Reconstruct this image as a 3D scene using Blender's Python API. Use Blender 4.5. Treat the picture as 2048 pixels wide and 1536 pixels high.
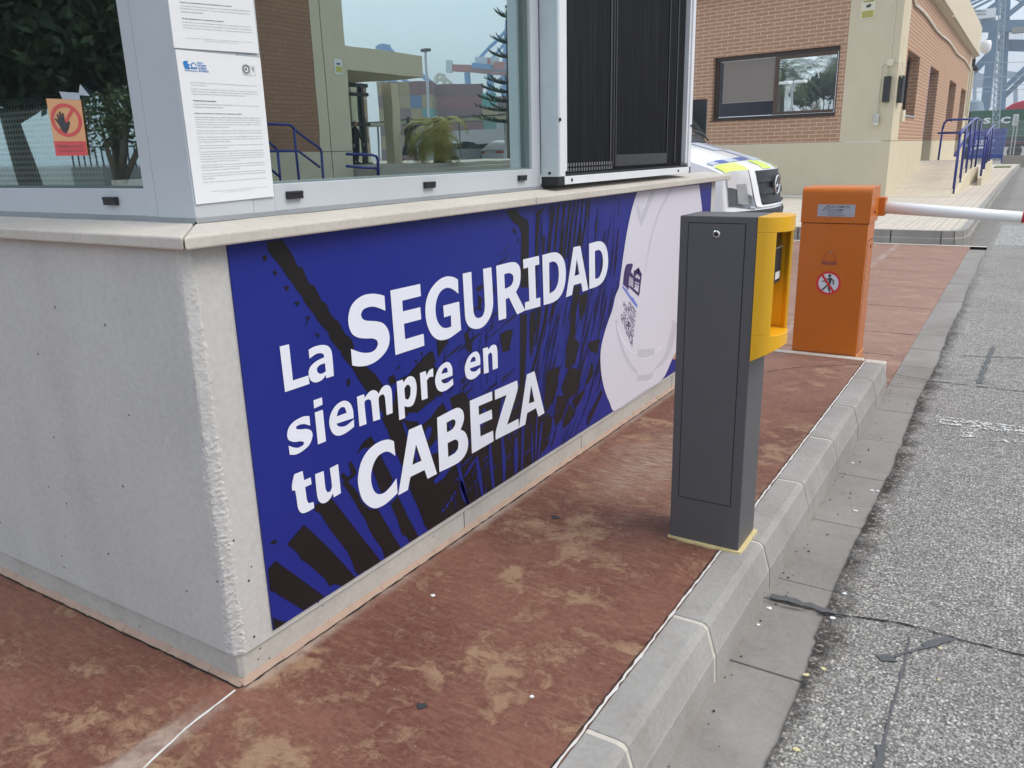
import bpy, bmesh, math, random
from math import sin, cos, pi, radians, atan2, sqrt
from mathutils import Vector, Matrix
random.seed(7)
S = bpy.context.scene
for o in list(bpy.data.objects): bpy.data.objects.remove(o)
COL = S.collection

# ---------------------------------------------------------------- camera
PXF, PITCH, ROLL, YAW = 1606.9087, 0.2804, -0.0242, 0.5631
CAMP = Vector((1.3921, -1.0068, 1.16775))
FW = Vector((-sin(YAW)*cos(PITCH), cos(YAW)*cos(PITCH), -sin(PITCH)))
_r = Vector((cos(YAW), sin(YAW), 0)); _u = _r.cross(FW)
RT = _r*cos(ROLL) + _u*sin(ROLL); UP = -_r*sin(ROLL) + _u*cos(ROLL)
cam = bpy.data.cameras.new('camera'); camo = bpy.data.objects.new('camera', cam); COL.objects.link(camo)
camo.matrix_world = Matrix(((RT.x, UP.x, -FW.x, CAMP.x), (RT.y, UP.y, -FW.y, CAMP.y), (RT.z, UP.z, -FW.z, CAMP.z), (0, 0, 0, 1)))
cam.sensor_fit = 'HORIZONTAL'; cam.sensor_width = 36; cam.lens = PXF/2048*36
cam.clip_start = 0.05; cam.clip_end = 3000
S.camera = camo

# ---------------------------------------------------------------- sky, sun, exposure
SUN_EL, SUN_AZ = radians(52), radians(75)      # azimuth measured from +Y towards +X
W = bpy.data.worlds.new('World'); S.world = W; W.use_nodes = True
nt = W.node_tree; bg = nt.nodes['Background']
sky = nt.nodes.new('ShaderNodeTexSky'); sky.sky_type = 'NISHITA'; sky.sun_disc = False
sky.sun_elevation = SUN_EL; sky.sun_rotation = SUN_AZ; sky.air_density = 1.2; sky.dust_density = 4; sky.ozone_density = 1.5
mx = nt.nodes.new('ShaderNodeMix'); mx.data_type = 'RGBA'; mx.inputs['Factor'].default_value = 0.62
mx.inputs['B'].default_value = (7.6, 8.6, 9.6, 1)          # the high cloud veil, same units as the sky texture
nt.links.new(sky.outputs['Color'], mx.inputs['A']); nt.links.new(mx.outputs['Result'], bg.inputs['Color'])
bg.inputs['Strength'].default_value = 0.115
sun = bpy.data.lights.new('sun', 'SUN'); sun.energy = 1.5; sun.angle = radians(35); sun.color = (1.0, 0.96, 0.9)
suno = bpy.data.objects.new('sun', sun); COL.objects.link(suno)
sd = Vector((sin(SUN_AZ)*cos(SUN_EL), cos(SUN_AZ)*cos(SUN_EL), sin(SUN_EL)))
suno.rotation_euler = sd.to_track_quat('Z', 'Y').to_euler()
S.view_settings.view_transform = 'Standard'; S.view_settings.look = 'None'
S.view_settings.exposure = 0.62; S.view_settings.gamma = 1
S.cycles.use_denoising = True
S.cycles.max_bounces = 8; S.cycles.transparent_max_bounces = 12

# ---------------------------------------------------------------- pixel of the photograph -> point on a known plane
def ray(px, py): return FW + RT*((px-1024)/PXF) + UP*((768-py)/PXF)
def on(axis, val, px, py):
    d = ray(px, py); return CAMP + d*((val-CAMP[axis])/d[axis])
def mirror_at(px, py, depth, xg=-0.10):
    p = CAMP + ray(px, py)*depth; return Vector((2*xg-p.x, p.y, p.z))

# ---------------------------------------------------------------- objects and tags
def tag(o, label=None, cat=None, group=None, kind=None):
    if label: o['label'] = label
    if cat: o['category'] = cat
    if group: o['group'] = group
    if kind: o['kind'] = kind
    return o
def empty(name, loc=(0, 0, 0), rz=0, parent=None):
    o = bpy.data.objects.new(name, None); COL.objects.link(o); o.location = loc; o.rotation_euler = (0, 0, rz)
    o.empty_display_size = 0.1
    if parent: o.parent = parent
    return o
def copy_tree(o, parent=None):
    c = o.copy(); COL.objects.link(c); c.parent = parent
    for ch in list(o.children): copy_tree(ch, c)
    return c

def thing(name, label, cat, base=(0, 0, 0), group=None, rz=0):
    return tag(empty(name, base, rz), label, cat, group)

class MB:
    """collects faces for ONE mesh object"""
    def __init__(s, local=False): s.v = []; s.f = []; s.m = []; s.mi = 0; s.local = local
    def add(s, vs, fs):
        n = len(s.v); s.v += [tuple(v) for v in vs]; s.f += [tuple(n+i for i in f) for f in fs]; s.m += [s.mi]*len(fs); return s
    def box(s, x0, x1, y0, y1, z0, z1):
        v = [(x, y, z) for x in (x0, x1) for y in (y0, y1) for z in (z0, z1)]
        return s.add(v, [(0, 1, 3, 2), (4, 6, 7, 5), (0, 4, 5, 1), (2, 3, 7, 6), (0, 2, 6, 4), (1, 5, 7, 3)])
    def quad(s, a, b, c, d): return s.add([a, b, c, d], [(0, 1, 2, 3)])
    def prism(s, pts, axis, a, b):
        """polygon pts in the two other axes, extruded along axis from a to b"""
        def mk(p, t):
            q = [0, 0, 0]; r = [i for i in range(3) if i != axis]; q[r[0]], q[r[1]] = p; q[axis] = t; return q
        n = len(pts)
        v = [mk(p, a) for p in pts] + [mk(p, b) for p in pts]
        f = [tuple(range(n))[::-1], tuple(range(n, 2*n))] + [(i, (i+1) % n, n+(i+1) % n, n+i) for i in range(n)]
        return s.add(v, f)
    def tube(s, path, r, n=8, cap=True):
        P = [Vector(p) for p in path]; rr = r if isinstance(r, (list, tuple)) else [r]*len(P)
        rings = []; up = None
        for i, p in enumerate(P):
            t = (P[min(i+1, len(P)-1)]-P[max(i-1, 0)]).normalized()
            if up is None: up = Vector((0, 0, 1)) if abs(t.z) < 0.9 else Vector((1, 0, 0))
            a = t.cross(up)
            if a.length < 1e-4: a = t.cross(Vector((0.3, 1, 0.2)))
            a.normalize(); b = a.cross(t).normalized(); up = b
            rings.append([p + (a*cos(2*pi*k/n)+b*sin(2*pi*k/n))*rr[i] for k in range(n)])
        v = [q for R in rings for q in R]
        f = [(i*n+k, i*n+(k+1) % n, (i+1)*n+(k+1) % n, (i+1)*n+k) for i in range(len(P)-1) for k in range(n)]
        if cap: f += [tuple(range(n))[::-1], tuple((len(P)-1)*n+k for k in range(n))]
        return s.add(v, f)
    def lathe(s, prof, n=20, c=(0, 0, 0), axis=2):
        v = []
        for r, h in prof:
            for k in range(n):
                a = 2*pi*k/n; p = [r*cos(a), r*sin(a), h]
                if axis == 0: p = [h, r*cos(a), r*sin(a)]
                if axis == 1: p = [r*sin(a), h, r*cos(a)]
                v.append((p[0]+c[0], p[1]+c[1], p[2]+c[2]))
        m = len(prof)
        f = [(i*n+k, i*n+(k+1) % n, (i+1)*n+(k+1) % n, (i+1)*n+k) for i in range(m-1) for k in range(n)]
        f += [tuple(range(n))[::-1], tuple((m-1)*n+k for k in range(n))]
        return s.add(v, f)
    def ell(s, c, r, n=16, m=10):
        return s.lathe([(max(1e-3, sin(pi*i/m)), -cos(pi*i/m)) for i in range(m+1)], n) if False else s._ell(c, r, n, m)
    def _ell(s, c, r, n, m):
        v = []; 
        for i in range(m+1):
            t = pi*i/m
            for k in range(n):
                a = 2*pi*k/n; v.append((c[0]+r[0]*sin(t)*cos(a), c[1]+r[1]*sin(t)*sin(a), c[2]-r[2]*cos(t)))
        f = [(i*n+k, i*n+(k+1) % n, (i+1)*n+(k+1) % n, (i+1)*n+k) for i in range(m) for k in range(n)]
        return s.add(v, f)
    def build(s, name, mat, parent=None, bevel=0, smooth=False, loc=None, fix=True, seg=2):
        if parent and not s.local:
            off = Vector((0, 0, 0)); q = parent
            while q: off += q.location; q = q.parent
            s.v = [(a-off.x, b-off.y, c-off.z) for a, b, c in s.v]
        me = bpy.data.meshes.new(name); me.from_pydata(s.v, [], s.f)
        mats = mat if isinstance(mat, (list, tuple)) else [mat]
        for m in mats: me.materials.append(m)
        me.polygons.foreach_set('material_index', s.m)
        me.update()
        if fix:
            bm = bmesh.new(); bm.from_mesh(me); bmesh.ops.recalc_face_normals(bm, faces=bm.faces); bm.to_mesh(me); bm.free()
        uv = me.uv_layers.new(name='UVMap')
        for p in me.polygons:
            n = p.normal; k = max(range(3), key=lambda i: abs(n[i])+(0.01 if i == 2 else 0))
            for li in p.loop_indices:
                co = me.vertices[me.loops[li].vertex_index].co
                uv.data[li].uv = (co.y, co.z) if k == 0 else ((co.x, co.z) if k == 1 else (co.x, co.y))
        if smooth: me.polygons.foreach_set('use_smooth', [True]*len(me.polygons))
        o = bpy.data.objects.new(name, me); COL.objects.link(o)
        if parent: o.parent = parent
        if loc: o.location = loc
        if bevel:
            b = o.modifiers.new('bevel', 'BEVEL'); b.width = bevel; b.segments = seg; b.limit_method = 'ANGLE'; b.angle_limit = radians(40)
            b.harden_normals = False
        return o

# ---------------------------------------------------------------- materials
class NT:
    def __init__(s, name):
        s.mat = bpy.data.materials.new(name); s.mat.use_nodes = True; s.t = s.mat.node_tree; s.b = s.t.nodes['Principled BSDF']
        s.out = s.t.nodes['Material Output']
    def n(s, t, **k):
        o = s.t.nodes.new(t)
        for a, b in k.items(): setattr(o, a, b)
        return o
    def L(s, a, b): s.t.links.new(a, b)
    def coord(s, kind='Object', scale=(1, 1, 1), rot=(0, 0, 0), loc=(0, 0, 0)):
        tc = s.n('ShaderNodeTexCoord')
        mp = s.n('ShaderNodeMapping'); mp.inputs['Scale'].default_value = scale; mp.inputs['Rotation'].default_value = rot; mp.inputs['Location'].default_value = loc
        if kind == 'World':
            g = s.n('ShaderNodeNewGeometry'); s.L(g.outputs['Position'], mp.inputs['Vector'])
        else: s.L(tc.outputs[kind], mp.inputs['Vector'])
        return mp.outputs['Vector']
    def noise(s, vec, scale, detail=4, rough=0.55, dist=0, out='Fac'):
        o = s.n('ShaderNodeTexNoise'); o.inputs['Scale'].default_value = scale; o.inputs['Detail'].default_value = detail
        o.inputs['Roughness'].default_value = rough; o.inputs['Distortion'].default_value = dist
        s.L(vec, o.inputs['Vector']); return o.outputs[out]
    def vor(s, vec, scale, feature='F1', out='Distance', rand=1):
        o = s.n('ShaderNodeTexVoronoi', feature=feature); o.inputs['Scale'].default_value = scale; o.inputs['Randomness'].default_value = rand
        s.L(vec, o.inputs['Vector']); return o.outputs[out]
    def ramp(s, fac, stops, interp='LINEAR'):
        o = s.n('ShaderNodeValToRGB'); cr = o.color_ramp; cr.interpolation = interp
        while len(cr.elements) < len(stops): cr.elements.new(0.5)
        for e, (p, c) in zip(cr.elements, stops):
            e.position = p; e.color = (c, c, c, 1) if isinstance(c, (int, float)) else (*c, 1)
        s.L(fac, o.inputs['Fac']); return o.outputs['Color']
    def mix(s, fac, a, b, mode='MIX'):
        o = s.n('ShaderNodeMix', data_type='RGBA', blend_type=mode)
        for sock, v in ((o.inputs['Factor'], fac), (o.inputs['A'], a), (o.inputs['B'], b)):
            if hasattr(v, 'node'): s.L(v, sock)
            elif sock.name == 'Factor': sock.default_value = v
            else: sock.default_value = (*v, 1) if not isinstance(v, (int, float)) else (v, v, v, 1)
        return o.outputs['Result']
    def math(s, op, a, b=0.0):
        o = s.n('ShaderNodeMath', operation=op)
        for i, v in enumerate((a, b)):
            if hasattr(v, 'node'): s.L(v, o.inputs[i])
            else: o.inputs[i].default_value = v
        return o.outputs[0]
    def sep(s, vec):
        o = s.n('ShaderNodeSeparateXYZ'); s.L(vec, o.inputs[0]); return o.outputs
    def bump(s, h, strength=0.3, dist=0.01):
        o = s.n('ShaderNodeBump'); o.inputs['Strength'].default_value = strength; o.inputs['Distance'].default_value = dist
        s.L(h, o.inputs['Height']); s.L(o.outputs['Normal'], s.b.inputs['Normal']); return o
    def done(s, color=None, rough=None, metal=0, spec=None):
        if color is not None:
            if hasattr(color, 'node'): s.L(color, s.b.inputs['Base Color'])
            else: s.b.inputs['Base Color'].default_value = (*color, 1)
        if rough is not None:
            if hasattr(rough, 'node'): s.L(rough, s.b.inputs['Roughness'])
            else: s.b.inputs['Roughness'].default_value = rough
        s.b.inputs['Metallic'].default_value = metal
        if spec is not None: s.b.inputs['Specular IOR Level'].default_value = spec
        return s.mat

def flat(name, c, rough=0.5, metal=0, var=0.12, scale=6, spec=0.5, bump=0, bscale=200, coat=0):
    m = NT(name); v = m.coord('World')
    f = m.noise(v, scale, 5, 0.6)
    col = m.mix(f, tuple(x*(1-var) for x in c), tuple(min(1, x*(1+var)) for x in c))
    r = m.math('ADD', m.math('MULTIPLY', f, 0.2), rough-0.1)
    if bump: m.bump(m.noise(v, bscale, 3), bump, 0.002)
    if coat: m.b.inputs['Coat Weight'].default_value = coat; m.b.inputs['Coat Roughness'].default_value = 0.08
    return m.done(col, r, metal, spec)

def concrete(name, base, dark, pits=True, streak=0.5, rough=0.85, kind='World', bump=0.25, stain=(0.30, 0.27, 0.23)):
    m = NT(name); v = m.coord(kind); vs = m.coord(kind, scale=(1, 1, 0.25))
    big = m.noise(v, 2.2, 6, 0.6); fine = m.noise(v, 60, 4, 0.6); st = m.noise(vs, 5, 5, 0.6)
    c = m.mix(m.ramp(big, [(0.3, 0), (0.7, 1)]), dark, base)
    c = m.mix(m.math('MULTIPLY', m.ramp(st, [(0.5, 0), (0.75, 1)]), streak), c, stain)
    c = m.mix(0.35, c, m.ramp(fine, [(0.25, tuple(x*0.75 for x in base)), (0.75, tuple(min(1, x*1.18) for x in base))]))
    h = fine
    if pits:
        p = m.vor(v, 26, 'F1'); sel = m.vor(v, 26, 'F1', 'Color')
        s0 = m.sep(sel)[0]
        rad = m.math('MULTIPLY', m.math('MAXIMUM', m.math('SUBTRACT', s0, 0.55), 0), 0.22)
        pit = m.math('LESS_THAN', p, rad)
        c = m.mix(pit, c, (0.07, 0.062, 0.055)); h = m.math('SUBTRACT', h, pit)
    m.bump(h, bump, 0.004)
    return m.done(c, rough, 0, 0.25)

M = {}
M['concrete'] = concrete('fair_faced_concrete', (0.55, 0.535, 0.51), (0.44, 0.43, 0.415), streak=0.35)
M['plinth'] = concrete('plinth_concrete', (0.50, 0.47, 0.43), (0.38, 0.36, 0.33), streak=0.5, stain=(0.28, 0.25, 0.2))
M['sill'] = concrete('sill_stone', (0.56, 0.52, 0.47), (0.44, 0.40, 0.355), pits=False, streak=0.3, bump=0.15)
M['bead'] = flat('sealant_brown', (0.36, 0.25, 0.19), 0.8, scale=20, var=0.25)
M['sealgrey'] = flat('grey_sealant', (0.2, 0.215, 0.225), 0.6, scale=30)
M['alu'] = flat('painted_aluminium', (0.47, 0.50, 0.53), 0.42, 0.0, 0.06, 4)
M['alu_side'] = M['alu']
M['alu_white'] = flat('white_aluminium', (0.72, 0.73, 0.76), 0.35, 0.0, 0.08, 9)
M['galv'] = flat('zinc_profile', (0.58, 0.63, 0.66), 0.38, 0.35, 0.14, 14)
M['black'] = flat('black_plastic', (0.014, 0.014, 0.016), 0.45)
M['dark'] = flat('dark_interior', (0.05, 0.052, 0.055), 0.8)
M['white'] = flat('white_paint', (0.78, 0.78, 0.78), 0.45, var=0.05)
M['paper'] = flat('laminated_paper', (0.74, 0.75, 0.76), 0.3, var=0.03, scale=3)
M['ink'] = flat('black_ink', (0.05, 0.05, 0.055), 0.6)
M['inkgrey'] = flat('grey_ink', (0.22, 0.22, 0.23), 0.6)
M['inkblue'] = flat('blue_ink', (0.02, 0.18, 0.50), 0.5)
M['inkred'] = flat('red_ink', (0.62, 0.03, 0.04), 0.5)
M['banner_blue'] = flat('banner_blue', (0.008, 0.017, 0.205), 0.42, var=0.04, spec=0.45)
M['banner_black'] = flat('banner_black', (0.008, 0.006, 0.007), 0.42, var=0.1, spec=0.45)
M['banner_white'] = flat('banner_white', (0.74, 0.76, 0.84), 0.42, var=0.02, spec=0.45)
M['helmet'] = flat('helmet_print', (0.63, 0.61, 0.69), 0.42, var=0.03, scale=2, spec=0.45)
M['helmet_shade'] = flat('helmet_print_grey', (0.52, 0.51, 0.58), 0.42, var=0.02, spec=0.45)
M['helmet_light'] = flat('helmet_print_light', (0.70, 0.69, 0.76), 0.42, var=0.02, spec=0.45)
M['logo_navy'] = flat('logo_navy', (0.035, 0.025, 0.12), 0.42, var=0.02)
M['logo_sky'] = flat('logo_light_blue', (0.16, 0.20, 0.60), 0.42, var=0.02)
M['print_tan'] = flat('print_tan', (0.42, 0.28, 0.17), 0.42)
M['postgrey'] = flat('grey_powder_coat', (0.088, 0.085, 0.092), 0.42, var=0.05, scale=3, bump=0.08, bscale=900)
M['yellow'] = flat('yellow_powder_coat', (0.76, 0.40, 0.012), 0.35, var=0.04, scale=3, bump=0.05, bscale=900)
M['orange'] = flat('orange_powder_coat', (0.56, 0.14, 0.008), 0.3, var=0.05, scale=3, bump=0.05, bscale=800)
M['orange_pale'] = flat('faded_orange_base', (0.6, 0.23, 0.08), 0.45, var=0.1)
M['chrome'] = flat('chrome', (0.75, 0.76, 0.78), 0.15, 1.0, 0.05)
M['steel'] = flat('brushed_steel', (0.45, 0.46, 0.48), 0.35, 0.8, 0.08)
M['kerb'] = concrete('kerb_concrete', (0.36, 0.345, 0.325), (0.21, 0.195, 0.18), pits=False, streak=0.45, bump=0.6, stain=(0.16, 0.13, 0.10))
M['gutter'] = concrete('gutter_concrete', (0.29, 0.27, 0.25), (0.165, 0.145, 0.13), pits=False, streak=0.4, bump=0.5, stain=(0.11, 0.09, 0.075))
M['foam'] = flat('yellow_foam_bed', (0.62, 0.5, 0.25), 0.9, var=0.25, scale=40, bump=0.6, bscale=120)
M['grout'] = flat('pale_grout', (0.52, 0.48, 0.42), 0.9, var=0.2, scale=30, bump=0.4, bscale=100)
M['moss'] = flat('green_algae', (0.10, 0.13, 0.05), 0.9, var=0.3, scale=20)
M['crack'] = flat('tar_sealant', (0.085, 0.085, 0.088), 0.55, var=0.3, scale=30)
M['crackdark'] = flat('open_crack', (0.012, 0.011, 0.010), 0.9)
M['roadpaint'] = None
M['cream'] = concrete('cream_render', (0.635, 0.555, 0.405), (0.575, 0.50, 0.36), pits=False, streak=0.12, rough=0.8, bump=0.12, stain=(0.5, 0.43, 0.3))
M['navy'] = flat('navy_gloss_paint', (0.012, 0.024, 0.21), 0.3, var=0.1)
M['bluedoor'] = flat('blue_door_paint', (0.04, 0.05, 0.36), 0.35)
M['skipblue'] = flat('blue_container_paint', (0.015, 0.05, 0.32), 0.4, var=0.2)
M['bronze'] = flat('bronze_aluminium', (0.035, 0.02, 0.013), 0.35, 0.2, 0.1)
M['bronze_l'] = flat('bronze_sash', (0.075, 0.042, 0.026), 0.35, 0.2, 0.1)
M['blind'] = flat('grey_roller_blind', (0.21, 0.185, 0.165), 0.8, var=0.06)
M['navyglass'] = flat('dark_glass', (0.008, 0.008, 0.02), 0.15)
M['beige'] = flat('beige_fitting', (0.66, 0.6, 0.45), 0.5)
M['signcream'] = flat('faded_sign', (0.68, 0.65, 0.52), 0.5)
M['signyellow'] = flat('yellow_print', (0.55, 0.5, 0.12), 0.5)
M['vanwhite'] = flat('van_white', (0.80, 0.81, 0.83), 0.25, var=0.02, coat=0.6)
M['vangrey'] = flat('van_black_plastic', (0.018, 0.02, 0.026), 0.5, var=0.1)
M['vanglass'] = flat('van_glass', (0.05, 0.055, 0.045), 0.06, var=0.3, scale=2, coat=1)
M['neon'] = flat('fluorescent_yellow', (0.62, 0.78, 0.12), 0.3, var=0.03)
M['vanblue'] = flat('van_blue_tape', (0.05, 0.08, 0.30), 0.35)
M['vansilver'] = flat('van_grey_decal', (0.42, 0.46, 0.55), 0.35, var=0.3, scale=9)
M['lamp_lens'] = flat('headlamp_lens', (0.42, 0.44, 0.47), 0.12, 0.3, 0.35, 14, coat=1)
M['beacon'] = flat('orange_beacon', (0.66, 0.10, 0.03), 0.2, coat=1)
M['rubber'] = flat('tyre_rubber', (0.02, 0.02, 0.02), 0.8)
M['green_cont'] = flat('green_container_paint', (0.022, 0.11, 0.055), 0.45, var=0.1)
M['cranegrey'] = flat('crane_steel_blue', (0.07, 0.155, 0.245), 0.6, var=0.08, scale=0.3)
M['cranelight'] = flat('crane_light_steel', (0.33, 0.40, 0.45), 0.6, var=0.08, scale=0.3)
M['cranered'] = flat('crane_red', (0.45, 0.07, 0.04), 0.6)
M['craneblue'] = flat('crane_blue', (0.06, 0.24, 0.55), 0.6)
M['redpaint'] = flat('red_cab_paint', (0.55, 0.02, 0.04), 0.35)
M['bark'] = flat('tree_bark', (0.10, 0.075, 0.055), 0.9, var=0.3, scale=12)
M['silver'] = flat('silver_car_paint', (0.42, 0.46, 0.48), 0.25, 0.4, 0.04, coat=0.8)
M['carglass'] = flat('car_glass', (0.02, 0.024, 0.026), 0.08)
M['taillight'] = flat('tail_lamp_red', (0.6, 0.02, 0.02), 0.2, coat=1)
M['cloth'] = flat('dark_clothing', (0.012, 0.013, 0.02), 0.9)
M['skin'] = flat('skin', (0.45, 0.26, 0.18), 0.6)
M['hair'] = flat('short_hair', (0.06, 0.035, 0.02), 0.8)
M['jeans'] = flat('dark_jeans', (0.025, 0.03, 0.05), 0.9)

def leafmat(name, c):
    m = NT(name); v = m.coord('World'); f = m.noise(v, 2.5, 4); g = m.noise(v, 30, 2)
    col = m.mix(m.ramp(f, [(0.35, 0), (0.65, 1)]), tuple(x*0.55 for x in c), tuple(x*1.35 for x in c))
    col = m.mix(m.math('MULTIPLY', g, 0.4), col, tuple(x*1.5 for x in c))
    m.b.inputs['Transmission Weight'].default_value = 0.0
    return m.done(col, 0.6, 0, 0.3)
M['leaf_dark'] = leafmat('ficus_leaves', (0.022, 0.036, 0.014))
M['leaf_olive'] = leafmat('olive_leaves', (0.085, 0.105, 0.045))
M['leaf_palm'] = leafmat('palm_fronds', (0.06, 0.085, 0.03))
M['leaf_yellow'] = leafmat('yellowing_fronds', (0.22, 0.19, 0.035))
M['leaf_pine'] = leafmat('pine_needles', (0.03, 0.055, 0.03))
M['grass'] = leafmat('grass_blades', (0.09, 0.13, 0.02))

def brickmat(name, c1, c2, mortar):
    m = NT(name); v = m.coord('UV')
    b = m.n('ShaderNodeTexBrick'); m.L(v, b.inputs['Vector']); b.offset = 0.5; b.squash = 1
    b.inputs['Scale'].default_value = 1; b.inputs['Brick Width'].default_value = 0.33; b.inputs['Row Height'].default_value = 0.083
    b.inputs['Mortar Size'].default_value = 0.008; b.inputs['Mortar Smooth'].default_value = 0.15; b.inputs['Bias'].default_value = 0
    b.inputs['Color1'].default_value = (*c1, 1); b.inputs['Color2'].default_value = (*c2, 1); b.inputs['Mortar'].default_value = (*mortar, 1)
    g = m.noise(v, 40, 3); big = m.noise(v, 0.7, 3)
    c = m.mix(0.35, b.outputs['Color'], m.ramp(g, [(0.3, tuple(x*0.7 for x in c1)), (0.7, tuple(x*1.25 for x in c2))]))
    c = m.mix(m.math('MULTIPLY', big, 0.25), c, tuple(x*0.8 for x in c1))
    c = m.mix(b.outputs['Fac'], c, mortar)
    m.bump(m.math('SUBTRACT', 1.0, b.outputs['Fac']), 0.5, 0.006)
    return m.done(c, 0.85, 0, 0.2)
M['brick'] = brickmat('facing_brick', (0.37, 0.205, 0.132), (0.44, 0.25, 0.165), (0.62, 0.48, 0.335))
M['brick2'] = brickmat('facing_brick_joint_dark', (0.30, 0.165, 0.10), (0.36, 0.20, 0.125), (0.21, 0.125, 0.08))
M['brick_tight'] = brickmat('facing_brick_pale_joint', (0.34, 0.175, 0.108), (0.40, 0.21, 0.13), (0.24, 0.13, 0.085))

def redpave():
    m = NT('stamped_red_concrete'); v = m.coord('World')
    vs = m.coord('World', scale=(1.0, 1.35, 1), rot=(0, 0, radians(24)))
    w = m.n('ShaderNodeVectorMath', operation='ADD'); m.L(vs, w.inputs[0])
    nz = m.noise(v, 7, 3, 0.6, out='Color'); sc = m.n('ShaderNodeVectorMath', operation='SCALE'); m.L(nz, sc.inputs[0]); sc.inputs['Scale'].default_value = 0.22
    m.L(sc.outputs[0], w.inputs[1]); vw = w.outputs[0]
    a = m.noise(vw, 2.1, 9, 0.72); b = m.noise(vw, 4.3, 8, 0.75); f = m.noise(v, 70, 4, 0.7); g = m.noise(vw, 1.1, 3, 0.5)
    str_ = m.noise(m.coord('World', scale=(9, 42, 1), rot=(0, 0, radians(28))), 1.6, 6, 0.75)
    red = (0.105, 0.027, 0.018); terra = (0.185, 0.072, 0.047); tan = (0.30, 0.185, 0.11); pale = (0.36, 0.28, 0.215); maroon = (0.075, 0.028, 0.026)
    c = m.mix(m.ramp(a, [(0.40, 0), (0.56, 1)]), terra, red)
    c = m.mix(m.ramp(b, [(0.52, 0), (0.62, 1)]), c, tan)
    c = m.mix(m.math('MULTIPLY', m.ramp(str_, [(0.50, 0), (0.66, 1)]), 0.42), c, tan)
    c = m.mix(m.math('MULTIPLY', m.ramp(m.noise(vw, 6, 8, 0.75), [(0.60, 0), (0.68, 1)]), 0.6), c, maroon)
    # bare worn patch in front of the wall and pale lime along the wall foot
    x, y, z = m.sep(v)
    dx = m.math('SUBTRACT', x, 0.30); dy = m.math('SUBTRACT', y, 1.75)
    dd = m.math('SQRT', m.math('ADD', m.math('POWER', dx, 2), m.math('MULTIPLY', m.math('POWER', dy, 2), 0.16)))
    worn = m.math('MULTIPLY', m.ramp(m.math('ADD', dd, m.math('MULTIPLY', m.math('SUBTRACT', b, 0.5), 0.9)), [(0.02, 1), (0.22, 0)]), m.ramp(str_, [(0.38, 0), (0.58, 1)]))
    c = m.mix(m.math('MULTIPLY', worn, 0.85), c, pale)
    far = m.ramp(m.math('MULTIPLY', y, 0.1), [(0.25, 0), (0.5, 1)])      # grazing sheen painted in as a paler tone towards the crossing
    c = m.mix(m.math('MULTIPLY', far, 0.45), c, (0.44, 0.29, 0.23))
    wall = m.ramp(m.math('ADD', m.math('ABSOLUTE', x), m.math('MULTIPLY', f, 0.02)), [(0.03, 1), (0.055, 0)])
    c = m.mix(m.math('MULTIPLY', m.math('MULTIPLY', wall, m.ramp(a, [(0.4, 0), (0.6, 1)])), 0.6), c, (0.46, 0.40, 0.35))
    c = m.mix(0.22, c, m.ramp(f, [(0.3, (0.08, 0.027, 0.02)), (0.72, (0.36, 0.22, 0.15))]))
    spk = m.math('GREATER_THAN', m.noise(v, 160, 2), 0.735); c = m.mix(m.math('MULTIPLY', spk, 0.8), c, (0.6, 0.5, 0.42))
    m.bump(m.math('ADD', m.math('MULTIPLY', f, 0.5), b), 0.22, 0.01)
    return m.done(c, m.ramp(b, [(0.3, 0.62), (0.7, 0.8)]), 0, 0.35)
M['redpave'] = redpave()

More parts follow.
